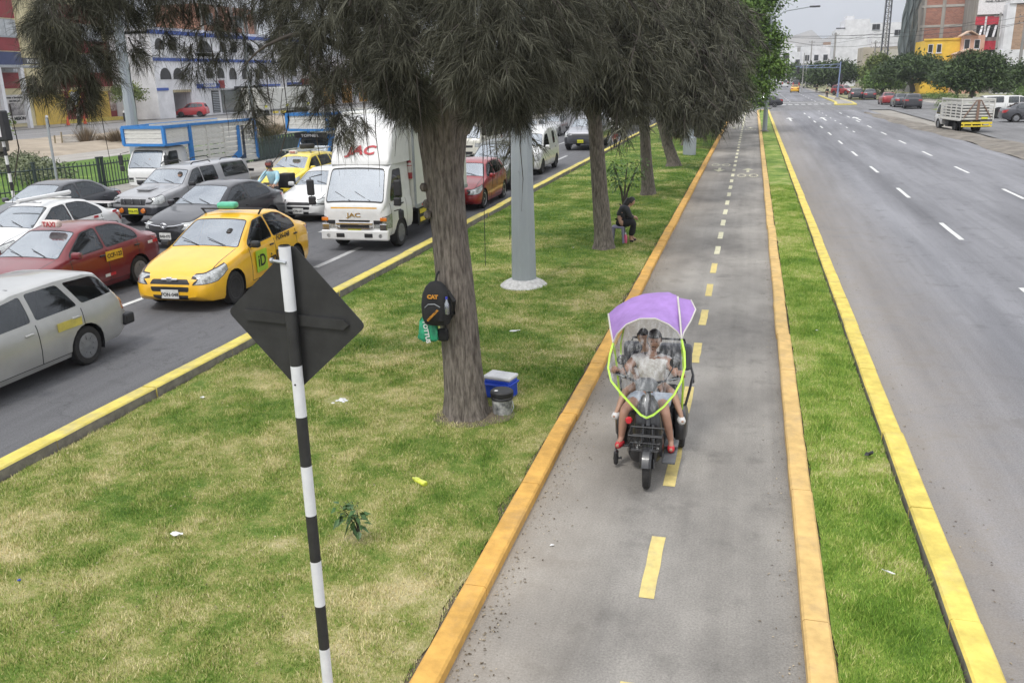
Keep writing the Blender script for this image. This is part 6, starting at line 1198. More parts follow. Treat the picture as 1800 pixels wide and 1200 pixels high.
def upole(lab, x, y, h, r=.16, arms=2, name='utility_pole'):
    t = thing(name, lab, 'utility pole', (x, y, 0), 0, 'concrete utility poles'); m = M(); m.tube([(0, 0, 0), (0, 0, h)], [r, r*.6], 8); m.build('pole', greyw, t)
    for k in range(arms): m = M(); m.box((0, 0, h-.5-k*.9), (1.8, .1, .12)); ao = m.build('crossarm', greyw, t); [link('insulator', INS, ao, (dx, 0, h-.38-k*.9)) for dx in (-.8, -.3, .3, .8)]
    return t
m = M(); m.lathe([(.05, 0), (.07, .08), (.03, .16)], n=6); INS = m.mesh('insulator', black)
upole('tall concrete utility pole at the right picture edge', 37.5, 148, 11.5, .28); upole('concrete pole in front of the pink house', 36.9, 160, 12.2, .25, 1); upole('pole leaning past the lattice mast', 28.9, 226, 19, .22, 0); upole('dark pole right of the white block corner', 23.7, 200, 9.8, .2); upole('slim dark pole at the left corner of the white block', 20.0, 252, 13.5, .35, 1)
upole('short pole with a box near the vanishing point', 17.0, 300, 13.2, .25, 1); 
for i, (x, y) in enumerate(((10.5, 210), (13, 245), (9.5, 290))): upole('light grey far street pole, '+('nearest', 'middle', 'farthest')[i]+' of three beyond the taxi', x, y, 8, .14, 0)
lt = thing('lattice_mast', 'tall dark lattice radio mast rising out of the frame', 'mast', (28.2, 221, 0)); m = M(); w_ = .75; H_ = 30
for sx, sy in ((-1, -1), (1, -1), (1, 1), (-1, 1)): m.tube([(sx*w_, sy*w_, 0), (sx*w_*.6, sy*w_*.6, H_)], .09, 4)
m.build('corner_legs', darkgrey, lt); m = M()
for k in range(24):
    z0 = k*H_/24; z1 = z0+H_/24; a = w_*(1-.4*z0/H_); c = w_*(1-.4*z1/H_)
    for (p, q) in (((-1, -1), (1, -1)), ((1, -1), (1, 1)), ((1, 1), (-1, 1)), ((-1, 1), (-1, -1))): m.tube([(p[0]*a, p[1]*a, z0), (q[0]*c, q[1]*c, z1)], .05, 3, False); m.tube([(p[0]*a, p[1]*a, z0), (q[0]*a, q[1]*a, z0)], .05, 3, False)
tag(m.build('braces', darkgrey, lt), kind='stuff'); m = M(); m.tube([(-1.1, -.9, 0), (-.8, -.7, H_)], .05, 3); m.build('cable_ladder', galv, lt)
def wire(lab, a, b, sag, r=.02):
    m = M(); a, b = Vector(a), Vector(b); m.tube([a.lerp(b, i/14)-Vector((0, 0, sag*4*(i/14)*(1-i/14))) for i in range(15)], r, 3, False); tag(m.build('overhead_wire', black), lab, 'wire', 'overhead wires across the right road')
for i, (a, b) in enumerate((((1.5, 118, 8.4), (37.3, 148, 11.0)), ((1.5, 118, 8.3), (36.9, 148, 10.1)), ((1.5, 118, 8.3), (23.7, 200, 9.2)), ((23.7, 200, 9.3), (37.5, 148, 10.2)), ((20, 252, 12.8), (37.0, 160, 11.6)), ((23.7, 200, 8.5), (36.9, 160, 10.8)), ((0, 190, 8.9), (28.9, 226, 12)), ((17, 300, 12.6), (28.9, 226, 13)))): wire(('topmost', 'second', 'third', 'fourth', 'fifth', 'sixth', 'seventh', 'lowest')[i]+' black overhead wire of those crossing the sky at right', a, b, .9, .03)
tl = thing('signal_post', 'blue signal post with long arm over the right road on the striped island', 'signal post', (11.75, 137, 0)); bl = pm('signal_blue', (.20, .25, .40), .5, dirt=.3); m = M(); m.tube([(0, 0, 0), (.1, 0, 5.3)], [.13, .08], 8); m.build('post', bl, tl); m = M(); m.tube([(0, 0, 5.0), (-6, 0, 4.8)], .04, 6); m.tube([(0, 0, 4.5), (-6, 0, 4.6)], .035, 6)
for k in range(6): m.tube([(-k, 0, 5.0-.033*k), (-k-.5, 0, 4.55)], .03, 4)
m.build('arm', bl, tl); m = M(); m.lathe([(.5, -.0), (.35, .3), (.2, .5)], n=8); m.build('foot', conc, tl); m = M(); m.rbox((.35, 0, 3.2), (.3, .3, .9), .04); m.build('signal_head', black, tl); m = M(); m.rbox((-5.6, 0, 4.3), (.35, .3, .9), .04); m.build('signal_head', black, tl)
m = M(); m.add([(9.9, 119, .1), (12.6, 119, .1), (13.0, 128, .12), (12.6, 165, .12), (11.0, 165, .12), (10.7, 128, .12)], [(0, 1, 2, 3, 4, 5)]); m.add([(9.9, 119, .1), (10.7, 128, .12), (11.0, 165, .12), (11.0, 165, -.02), (10.7, 128, -.02), (9.9, 119, -.02)], [(0, 1, 4, 5), (1, 2, 3, 4)]); m.add([(9.9, 119, .1), (12.6, 119, .1), (12.6, 119, -.02), (9.9, 119, -.02)], [(0, 1, 2, 3)]); m.add([(10.4, 120.2, .125), (12.3, 120.2, .125), (12.7, 128, .135), (12.3, 164, .135), (11.3, 164, .135), (11.0, 128, .135)], []); n_ = len(m.v)-6; m.k = 1; m.add([], []); m.f.append([n_+i for i in range(6)]); m.mi.append(1); m.sm.append(False); m.build('traffic_island', [yellow2, pavem])['kind'] = 'structure'
sheet('right_verge', 14.0, 60, 140, 400, .01, pm('verge_earth', (.17, .19, .08), .95, two=(.30, .27, .18), scale=.4, world=True)); sheet('right_yard', 21.6, 90, 40, 138, .0, pavem); mound('right_planting', 18.2, 27, 88, 103, 14, 14, .5, pm('planting_green', (.10, .15, .04), .95, two=(.26, .25, .13), scale=2.2, world=True, bump=.8, bscale=9), 0, 1.5, 7)
# shrubs on the planting strip and left verge
for i, (x, y, r, h, mt, lab) in enumerate(((19.6, 98, 1.1, 1.2, leaf_y, 'yellow-green shrub on the planting strip nearest the dark hatchback'), (21.6, 97, 1.2, 1.3, leaf_g, 'green shrub in the middle of the planting strip'), (23.8, 99, 1.3, 1.0, leaf_y, 'pale shrub right of the planting strip'), (20.5, 103, 1.6, 1.0, leaf_g, 'low green shrub behind the dark hatchback'), (20.2, 133, 2.6, 1.0, leaf_d, 'long low hedge before the forked umbrella tree'), (24.5, 132, 2.6, 1.1, leaf_g, 'green hedge clump under the forked umbrella tree'), (17.6, 150, 2.5, 1.3, leaf_d, 'dark hedge behind the two black cars'), (27.5, 105, 1.6, 2.2, leaf_g, 'tall shrub left of the white pickup'))):
    t = thing('shrub', lab, 'shrub', (0, 0, 0), 0, 'shrubs beside the right road'); leaf_crown('foliage', [(x, y, h*.45, r, r, h*.55)], t, mt, 2600, .17, 140+i)
dry_m = tint_mat('dry_twigs', (.10, .075, .05), (.27, .21, .14), .9)
def spiky(lab, x, y, r, h, n, mt, seed, wid=.02, grp='dry bushes on the bare earth'):
    rg = np.random.default_rng(seed); a = rg.uniform(0, 6.28, n); q = rg.uniform(0, 1, n); b = np.stack([x+np.cos(a)*r*.35*q, y+np.sin(a)*r*.35*q, np.full(n, .02)], 1); tp = b+np.stack([np.cos(a)*r*q, np.sin(a)*r*q, h*rg.uniform(.5, 1, n)], 1); s = np.stack([-np.sin(a), np.cos(a), a*0], 1)*wid
    v = np.stack([b-s, b+s, tp], 1).reshape(-1, 3); t = thing('dry_bush', lab, 'bush', (0, 0, 0), 0, grp); tag(npmesh('stems', v, np.arange(len(v)).reshape(-1, 3), mt, t, np.repeat(rg.random(n), 3)), kind='stuff')
spiky('dry spiky bush left of the pale lamp post', -45.7, 56.8, 1.5, 1.3, 700, dry_m, 1, .03); spiky('thin tall dry bush in the middle of the bare earth', -49.6, 58, 1.1, 1.5, 350, dry_m, 2, .03); spiky('small dry bush between the two larger ones', -47.7, 57.3, .7, .8, 250, dry_m, 3, .03); spiky('dry bush seen between the trucks', -36, 62, 1.5, 1.2, 500, dry_m, 4, .03); spiky('low dry bush near the white trailer', -40, 70, 1.5, 1.0, 500, dry_m, 5, .03)
m = M()
for k, (x, y) in enumerate(((-30.5, 34.2), (-32, 35.5), (-34, 36.6), (-36, 38.2), (-33.2, 38), (-35.2, 40.2))): pass
hd = thing('low_hedge', 'grey-green low hedge behind the iron fence at left', 'hedge', (0, 0, 0)); leaf_crown('foliage', [(-31+k*-1.3, 33.0+k*1.1+.5*(k % 2), .35, 1.3, 1.1, .5) for k in range(7)], hd, tint_mat('grey_green_leaves', (.07, .09, .05), (.26, .28, .17), .8), 9000, .16, 150)
sp_ = thing('stump_tree', 'thick pruned tree trunk at left picture edge behind the fence', 'tree', (0, 0, 0)); limb(sp_, [(-38.6, 38.6, 0), (-38.5, 38.6, 1.0), (-38.7, 38.6, 2.0)], [.5, .42, .6], 10, 'trunk'); leaf_crown('crown', [(-38.7, 38.6, 2.4, .9, .9, .5)], sp_, leaf_y, 900, .2, 151)
t = thing('street_tree', 'small rounded tree before the portrait posters', 'tree', (0, 0, 0), 0, 'trees along the left road'); limb(t, [(-76.9, 98.9, 0), (-76.9, 98.9, 1.5), (-77, 98.7, 2.6)], [.12, .1, .06], 6, 'trunk'); leaf_crown('crown', [(-77, 98.7, 3.3, 1.9, 1.9, 1.5)], t, leaf_y, 4000, .3, 152)
# iron fence along the park lawn
fm = pm('fence_iron', (.03, .045, .045), .55, dirt=.3)
fn = thing('iron_fence', 'dark iron railing fence between pavement and park lawn', 'fence', (0, 0, 0)); path_ = [(-31.5, 22.0), (-29.2, 27.2), (-27.0, 32.3), (-26.35, 43.5), (-26.4, 54), (-26.5, 66)]
pk = M(); pk.box((0, 0, .55), (.028, .028, 1.1)); PK = pk.mesh('picket', fm); pk = M(); pk.box((0, 0, .62), (.10, .10, 1.24)); pk.box((0, 0, 1.26), (.13, .13, .05)); PO = pk.mesh('fence_post', fm); rail = M()
for i in range(len(path_)-1):
    (xa, ya), (xb, yb) = path_[i], path_[i+1]; L_ = math.hypot(xb-xa, yb-ya); n = int(L_/.175)
    for k in range(n):
        q = k/n; link('picket', PK, fn, (xa+(xb-xa)*q, ya+(yb-ya)*q, 0)) if (i < 3 or k % 2 == 0) and k % 15 else link('fence_post', PO, fn, (xa+(xb-xa)*q, ya+(yb-ya)*q, 0))
    for z in (.18, .96): m = M(); m.tube([(xa, ya, z), (xb, yb, z)], .028, 4); m.build('rail', fm, fn)
t = thing('grey_signpost', 'bare thin grey post behind the dark grey sedan', 'post', (-27.2, 29.8, 0)); m = M(); m.box((0, 0, 1.5), (.09, .05, 3.0)); m.build('post', galv, t)
t = thing('striped_signal_post', 'black and white banded post with dark signal box at the left edge', 'signal post', (-25.75, 26.0, 0))
for k in range(8): m = M(); m.lathe([(.055, k*.31), (.055, (k+1)*.31)], n=10); m.build('post_band', whitep if k % 2 else black, t)
m = M(); m.rbox((.1, 0, 2.9), (.42, .3, 1.05), .05, Matrix.Rotation(-.05, 3, 'Y')); m.build('signal_box', black, t); m = M(); m.rbox((.08, -.155, 2.85), (.1, .02, .65), .01); m.build('white_strip', whitep, t)
for i, (x, y, h) in enumerate(((-48.9, 54, .9), (-50.5, 56.5, 1.0), (-53, 58, 1.0))): t = thing('stake', 'short weathered stake in the bare earth, '+('nearest', 'middle', 'farthest')[i]+' of three', 'stake', (x, y, 0), 0, 'short stakes'); m = M(); m.tube([(0, 0, 0), (.05, 0, h)], .06, 5); m.build('stake_post', pm('weathered_wood', (.24, .20, .13), .9), t)
stp = link('earth_steps', None); stp['kind'] = 'structure'
for k in range(4): m = M(); m.box((-50.8-k*1.1, 59.0+k*1.2, .1+k*.05), (3.2, .5, .14)); m.build('step', pavem, stp)
# ================================================================ FOREGROUND THINGS
sg = thing('diamond_sign', 'black back of a diamond road sign on a black and white banded pole', 'road sign', (-2.265, 3.93, -.05))
sblk = pm('sign_black_paint', (.022, .022, .022), .62, var=.25, scale=9, bump=.15, bscale=16, dirt=.35, dcol=(.05, .05, .048)); swht = pm('sign_white_paint', (.66, .67, .69), .5, var=.05, scale=14, dirt=.5, dcol=(.5, .5, .5), coat=.2)
zs = [0, .10, .39, .68, .97, 1.26, 1.55, 1.84, 2.14, 2.43, 2.72, 3.02, 3.36]; L_ = -.022
for k in range(len(zs)-1):
    m = M(); z0, z1 = zs[k], zs[k+1]; r = .031; m.lathe([(r, z0), (r, z1-.0)], (L_*(z0/3.36)*0, 0, 0), n=20); m.build('pole_band', swht if (len(zs)-1-k) % 2 else sblk, sg)
m = M(); m.lathe([(.032, 3.36), (.025, 3.365), (.025, 3.33), (.01, 3.325)], n=20); m.build('pole_rim', sblk, sg)
m = M(); h = .40; pr = rpoly([(0, h), (h, 0), (0, -h), (-h, 0)], .035, 4); m.prism(pr, -.0, .006, 'xz'); so = m.build('sign_plate', sblk, sg, (.0, .040, 2.965), (0, R(3), 0))
m = M(); m.prism([(-.29, .025), (.28, .025), (.31, 0), (.28, -.03), (-.29, -.03)], -.016, -.001, 'xz'); m.build('stiffener', sblk, so)
for z in (2.86, 3.28): m = M(); m.tube([(-.065, -.03, z+.01), (.02, -.035, z)], .008, 6); m.lathe([(.014, -.006), (.014, .006)], (-.062, -.03, z+.01), 'x', 6); m.build('bolt', galv, sg) if z > 3 else None
m = M(); m.lathe([(.006, -.001), (.006, .001)], (0, -.0315, 2.62), 'y', 6); m.build('bolt_hole', black, sg)
# backpack
bp = thing('backpack', 'black backpack hanging on the thick trunk, orange lettering CAT', 'backpack', (-3.50, 9.44, 1.30)); bkm = pm('black_nylon', (.012, .012, .013), .8, bump=.3, bscale=80, var=.3); m = M(); m.smooth = True; rings = []
for z, w, d in ((0, .09, .05), (.02, .15, .09), (.10, .175, .12), (.25, .18, .125), (.38, .16, .11), (.47, .12, .085), (.52, .07, .05), (.535, .02, .02)):
    rings.append([(w*math.copysign(abs(math.cos(a))**.7, math.cos(a)), d*math.copysign(abs(math.sin(a))**.7, math.sin(a)), z) for a in [2*math.pi*i/20 for i in range(20)]])
m.add([p for r_ in rings for p in r_], [(i*20+j, i*20+(j+1) % 20, (i+1)*20+(j+1) % 20, (i+1)*20+j) for i in range(7) for j in range(20)]+[list(range(20)), [140+j for j in range(20)]]); m.build('bag_body', bkm, bp)
m = M(); m.smooth = True; rings = [[(w*math.cos(a), -.10-d*max(0, -math.sin(a))+.03*max(0, math.sin(a)), z) for a in [2*math.pi*i/16 for i in range(16)]] for z, w, d in ((.05, .06, .02), (.08, .12, .05), (.2, .13, .06), (.27, .10, .04), (.29, .04, .01))]; m.add([p for r_ in rings for p in r_], [(i*16+j, i*16+(j+1) % 16, (i+1)*16+(j+1) % 16, (i+1)*16+j) for i in range(4) for j in range(16)]+[[64+j for j in range(16)]]); m.build('front_pocket', bkm, bp)
m = M(); m.tube([(-.10, -.135, .24), (-.05, -.15, .285), (.03, -.145, .29), (.09, -.13, .25)], .005, 4); m.build('zip', galv, bp)
orn = pm('orange_print', (.50, .22, .02), .6); text('brand_letters', 'CAT', .06, orn, bp, (.0, -.125, .37), (R(84), 0, R(3)), .001, .004, 1.1); text('brand_letters', 'CATERPILLAR', .032, orn, bp, (.01, -.178, .16), (R(90), R(-45), 0), .001, .002)
m = M(); m.tube([(.0, .0, .52), (.01, .03, .60), (.03, .06, .64)], .014, 6); m.build('loop_handle', bkm, bp); m = M(); m.tube([(.14, .02, .42), (.22, .0, .30), (.21, .0, .15), (.13, .02, .04)], [.02, .028, .022, .012], 6); m.build('shoulder_strap', bkm, bp); m = M(); m.tube([(.10, -.02, .04), (.12, -.03, -.08)], .01, 4); m.build('strap_end', bkm, bp)
m = M(); m.lathe([(.026, .0), (.03, .02), (.03, .13), (.012, .17), (.012, .19)], (.16, -.09, .16), n=10); bt = m.build('water_bottle', glass_mat('clear_plastic', (.5, .55, .6), .25, .8), bp); m = M(); m.lathe([(.015, .185), (.015, .21)], (.16, -.09, .16), n=8); m.build('bottle_cap', pm('blue_cap', (.04, .05, .4), .4), bt)
gb = thing('shopping_bag', 'green plastic shopping bag hanging behind the backpack', 'bag', (-3.64, 9.5, 1.08)); m = M(); m.smooth = True; rings = []
for z, w, d in ((.0, .10, .05), (.03, .125, .07), (.12, .12, .07), (.24, .09, .05), (.34, .05, .03)): rings.append([(w*math.copysign(abs(math.cos(a))**.6, math.cos(a))+.015*math.sin(a*5+z*30), d*math.copysign(abs(math.sin(a))**.6, math.sin(a))+.008*math.sin(a*7), z+.01*math.sin(a*4)) for a in [2*math.pi*i/24 for i in range(24)]])
m.add([p for r_ in rings for p in r_], [(i*24+j, i*24+(j+1) % 24, (i+1)*24+(j+1) % 24, (i+1)*24+j) for i in range(4) for j in range(24)]+[list(range(24))]); m.build('bag_body', pm('green_plastic_bag', (.03, .30, .16), .4, var=.25, scale=14, bump=.5, bscale=22), gb); text('bag_letters', 'TOTTUS', .075, whitep, gb, (-.0, -.082, .13), (R(90), R(82), 0), .001, .003)
m = M(); m.rbox((.17, .03, .07), (.14, .1, .16), .04); m.build('dark_pouch', bkm, gb)
# cooler and bucket
co_ = thing('cool_box', 'blue cool box with white lid behind the foot of the thick tree', 'cool box', (-3.05, 10.55, 0), R(-12)); m = M(); m.rbox((0, 0, .15), (.38, .26, .28), .03); m.rbox((0, 0, .22), (.41, .29, .03), .01); m.build('box', pm('cool_blue', (.012, .06, .50), .4), co_); m = M(); m.rbox((0, 0, .305), (.40, .28, .05), .02); m.build('lid', pm('lid_white', (.62, .62, .62), .4), co_); m = M(); m.tube([(-.2, -.15, .26), (-.2, -.19, .23), (.2, -.19, .23), (.2, -.15, .26)], .012, 5); m.build('handle', pm('cool_blue', (.02, .05, .5)), co_)
bu = thing('paint_bucket', 'paint bucket with black lid and worn black and white label beside the thick tree', 'bucket', (-2.86, 9.92, 0)); m = M(); m.lathe([(.115, 0), (.12, .01), (.135, .30)], n=22); m.build('bucket_body', pm('worn_label', (.05, .055, .06), .5, two=(.60, .60, .58), scale=9, dirt=.4), bu); m = M(); m.lathe([(.142, .27), (.147, .29), (.147, .33), (.13, .345), (.02, .34)], n=22); m.lathe([(.142, .235), (.145, .25), (.138, .262)], n=22); m.build('lid', black, bu); m = M(); m.tube([(.139, -.02, .22), (.17, -.07, .15), (.15, -.1, .1)], .005, 4); m.build('wire_handle', galv, bu)
m = M(); m.lathe([(.02, 0), (.025, .004)], (-.06, -.05, .345), n=10); m.build('lid_sticker', whitep, bu)
m = M(); m.smooth = True; m.lathe([(.30, .03), (.22, .042), (.02, .05)], (-2.98, 9.84, 0), n=16); m.lathe([(.42, .025), (.32, .037), (.1, .05)], (-3.28, 9.72, 0), n=18); m.build('bare_soil_patch', soil)['kind'] = 'structure'
# small things on the lawn
bo = thing('drink_bottle', 'crushed bottle with yellow-green drink lying on the lawn', 'bottle', (-3.16, 7.76, .075), R(-32)); m = M(); m.lathe([(.012, -.12), (.014, -.10), (.032, -.07), (.034, -.02), (.028, .0), (.033, .03), (.034, .09), (.025, .10)], axis='x', n=12); m.build('bottle_body', pm('lime_drink', (.55, .60, .06), .25, coat=.6, var=.3, scale=20), bo)
for nm_, lb, ct, x, y, d, mt, rz in (('paper_scrap', 'crumpled white paper on the dry lawn', 'litter', -5.03, 6.24, (.16, .06, .025), whitep, .1), ('bottle_cap', 'blue bottle cap at the left edge of the lawn', 'bottle cap', -5.9, 5.25, (.035, .03, .015), pm('cap_blue', (.02, .06, .5), .4), 0), ('plastic_scrap', 'pale plastic scrap beyond the bucket', 'litter', -3.64, 13.5, (.22, .06, .02), whitep, .5), ('black_scrap', 'small black rag in the narrow verge', 'litter', 1.42, 9.3, (.14, .07, .03), black, .6), ('paper_scrap', 'thin white scrap low in the verge', 'litter', 1.3, 6.9, (.13, .015, .01), whitep, -.5), ('plastic_scrap', 'white scrap beside the lower kerb of the path', 'litter', -1.55, 6.9, (.05, .03, .01), whitep, .4), ('paper_scrap', 'tiny paper near the thick tree at left', 'litter', -7.0, 9.6, (.07, .05, .02), whitep, .2), ('paper_scrap', 'small white flake on the verge by the second tree', 'litter', 1.2, 14.2, (.06, .04, .01), whitep, .7), ('paper_scrap', 'white scrap on the lawn left of the lamp foot', 'litter', -4.1, 21.0, (.05, .04, .01), whitep, .7)):
    m = M(); n = 14; rr = random.Random(len(lb)); vs = [(d[0]*.5*math.cos(a)*rr.uniform(.7, 1), d[1]*.5*math.sin(a)*rr.uniform(.7, 1), d[2]*rr.uniform(.5, 1.6)) for a in [6.283*i/n for i in range(n)]]; m.add(vs+[(0, 0, d[2]*1.4), (0, 0, 0)], [(i, (i+1) % n, n) for i in range(n)]+[((i+1) % n, i, n+1) for i in range(n)]); o = m.build(nm_, mt, None, (x, y, .115 if .8 < x < 1.62 else .04 if x < -2.1 else .006), (0, 0, rz)); tag(o, lb, ct)
hl = thing('drain_hole', 'small hole in the lawn with broken white rubble', 'hole', (-5.15, 9.9, .01)); m = M(); m.lathe([(.16, .012), (.13, .004), (.10, -.004)], n=16); m.build('rim', soil, hl); m = M(); m.lathe([(.13, .007), (.02, .0075)], n=14); m.build('dark_inside', black, hl)
rr = random.Random(3)
for k in range(9): a = rr.uniform(0, 6.28); q = rr.uniform(.0, .12); m = M(); m.rbox((0, 0, 0), (rr.uniform(.03, .08), rr.uniform(.03, .05), .03), .01); m.build('rubble', whitew, hl, (math.cos(a)*q+.03, math.sin(a)*q-.02, .03), (0, rr.uniform(-.3, .3), a))
def plant(lab, x, y, h, stems, nl, ls, mat, seed, name='young_shrub', spread=.3, grp=None):
    t = thing(name, lab, 'shrub', (x, y, .02), 0, grp); rr = random.Random(seed); leaves = M()
    for s in range(stems):
        a = rr.uniform(0, 6.28) if stems > 2 else (2.6 if s == 0 else .5); l = h*rr.uniform(.75, 1); m = M(); e = (math.cos(a)*spread*l, math.sin(a)*spread*l*.6, l); pts = [(0, 0, 0), (e[0]*.25, e[1]*.25, l*.4), (e[0]*.6, e[1]*.6, l*.72), e]; m.tube(pts, [.014*h*2, .010*h*2, .006*h*2, .003], 5); m.build('stem', twigm, t)
        for k in range(nl//stems):
            q = rr.uniform(.55, 1.05); b = Vector((e[0]*q, e[1]*q, l*q)); d = Vector((rr.uniform(-1, 1), rr.uniform(-1, 1), rr.uniform(-.9, .35))).normalized(); b = b+d*rr.uniform(0, .22)*h; n = d.cross(Vector((rr.uniform(-1, 1), rr.uniform(-1, 1), 1))).normalized(); w = ls*.24; L2 = ls*rr.uniform(.7, 1.2); m = leaves
            m.add([b, b+d*L2*.4+n*w, b+d*L2-Vector((0, 0, L2*.2)), b+d*L2*.4-n*w, b+d*L2*.45-Vector((0, 0, w*.3))], [(0, 1, 4), (1, 2, 4), (2, 3, 4), (3, 0, 4)])
    leaves.smooth = True; tag(leaves.build('leaves', mat, t), kind='stuff'); return t
plant('small dark-leaved sapling on the lawn right of the banded pole', -3.32, 6.6, .40, 3, 64, .10, pm('sapling_green', (.05, .11, .03), .5, var=.4, scale=20), 5, spread=.5)
plant('thin leafy bush beside the third tree', -3.85, 28.3, 1.55, 7, 420, .12, pm('bush_green', (.07, .13, .035), .6, var=.35, scale=8), 6, 'leafy_bush', .35)
plant('tiny weed left of the sapling', -3.62, 7.1, .12, 3, 12, .04, pm('sapling_green', (.05, .11, .03)), 7, 'weed', .6)
rg9 = np.random.default_rng(77)   # dry leaves and grit on lawn, path edge and verge
n9 = 2600; x9 = np.where(rg9.random(n9) < .45, -1.88+np.abs(rg9.normal(0, .16, n9)), np.where(rg9.random(n9) < .6, rg9.uniform(-7.6, -2.2, n9), np.where(rg9.random(n9) < .5, 1.9+np.abs(rg9.normal(0, .35, n9)), .55-np.abs(rg9.normal(0, .1, n9))))); y9 = 4.5+rg9.random(n9)**1.5*26; a9 = rg9.uniform(0, 6.28, n9); s9 = rg9.uniform(.005, .017, n9)
z9 = np.where(x9 < -2.1, .055, np.where(x9 > 1.8, -.014, .006)); c9, d9 = np.cos(a9)*s9, np.sin(a9)*s9; v9 = np.stack([np.stack([x9-c9, y9-d9, z9], 1), np.stack([x9+d9*.5, y9-c9*.5, z9+.004], 1), np.stack([x9+c9, y9+d9, z9], 1), np.stack([x9-d9*.5, y9+c9*.5, z9+.006], 1)], 1).reshape(-1, 3)
tag(npmesh('leaf_litter', v9, np.arange(len(v9)).reshape(-1, 4), tint_mat('litter_tones', (.07, .05, .03), (.50, .42, .30), .9), None, np.repeat(rg9.random(n9)**1.5, 4)), kind='stuff')
# ================================================================ PEOPLE
skin1 = pm('skin_brown', (.36, .20, .14), .55, var=.06, scale=12); skin2 = pm('skin_tan', (.42, .25, .17), .55, var=.06, scale=12); hairm = pm('black_hair', (.012, .010, .009), .5, var=.3, stretch=(8, 8, 1)); denim = pm('pale_denim', (.36, .40, .47), .85, var=.15, scale=30); lacew = pm('white_lace', (.72, .71, .69), .9, two=(.50, .46, .43), scale=60, bump=.4, bscale=90)
blackc = pm('black_cloth', (.014, .014, .016), .9, var=.2); darkc = pm('charcoal_knit', (.035, .037, .042), .9, var=.2)
def skin_mesh(name, joints, edges, mat, parent, root=0, sub=1):
    me = bpy.data.meshes.new(name); me.from_pydata([j[0] for j in joints], edges, []); o = bpy.data.objects.new(name, me); S.collection.objects.link(o); sk = o.modifiers.new('skin', 'SKIN'); sk.use_smooth_shade = True; sk.branch_smoothing = .6
    for i, j in enumerate(joints):
        r = j[1]; r = r if isinstance(r, tuple) else (r, r); me.skin_vertices[0].data[i].radius = r; me.skin_vertices[0].data[i].use_root = (i == root)
    sb = o.modifiers.new('sub', 'SUBSURF'); sb.levels = sub; sb.render_levels = sub
    dg = bpy.context.evaluated_depsgraph_get(); ev = bpy.data.meshes.new_from_object(o.evaluated_get(dg)); bpy.data.objects.remove(o); ev.name = name; ev.materials.clear(); ev.materials.append(mat)
    for p in ev.polygons: p.use_smooth = True
    return link(name, ev, parent)
def lerp3(a, b, t): return tuple(a[i]+(b[i]-a[i])*t for i in range(3))
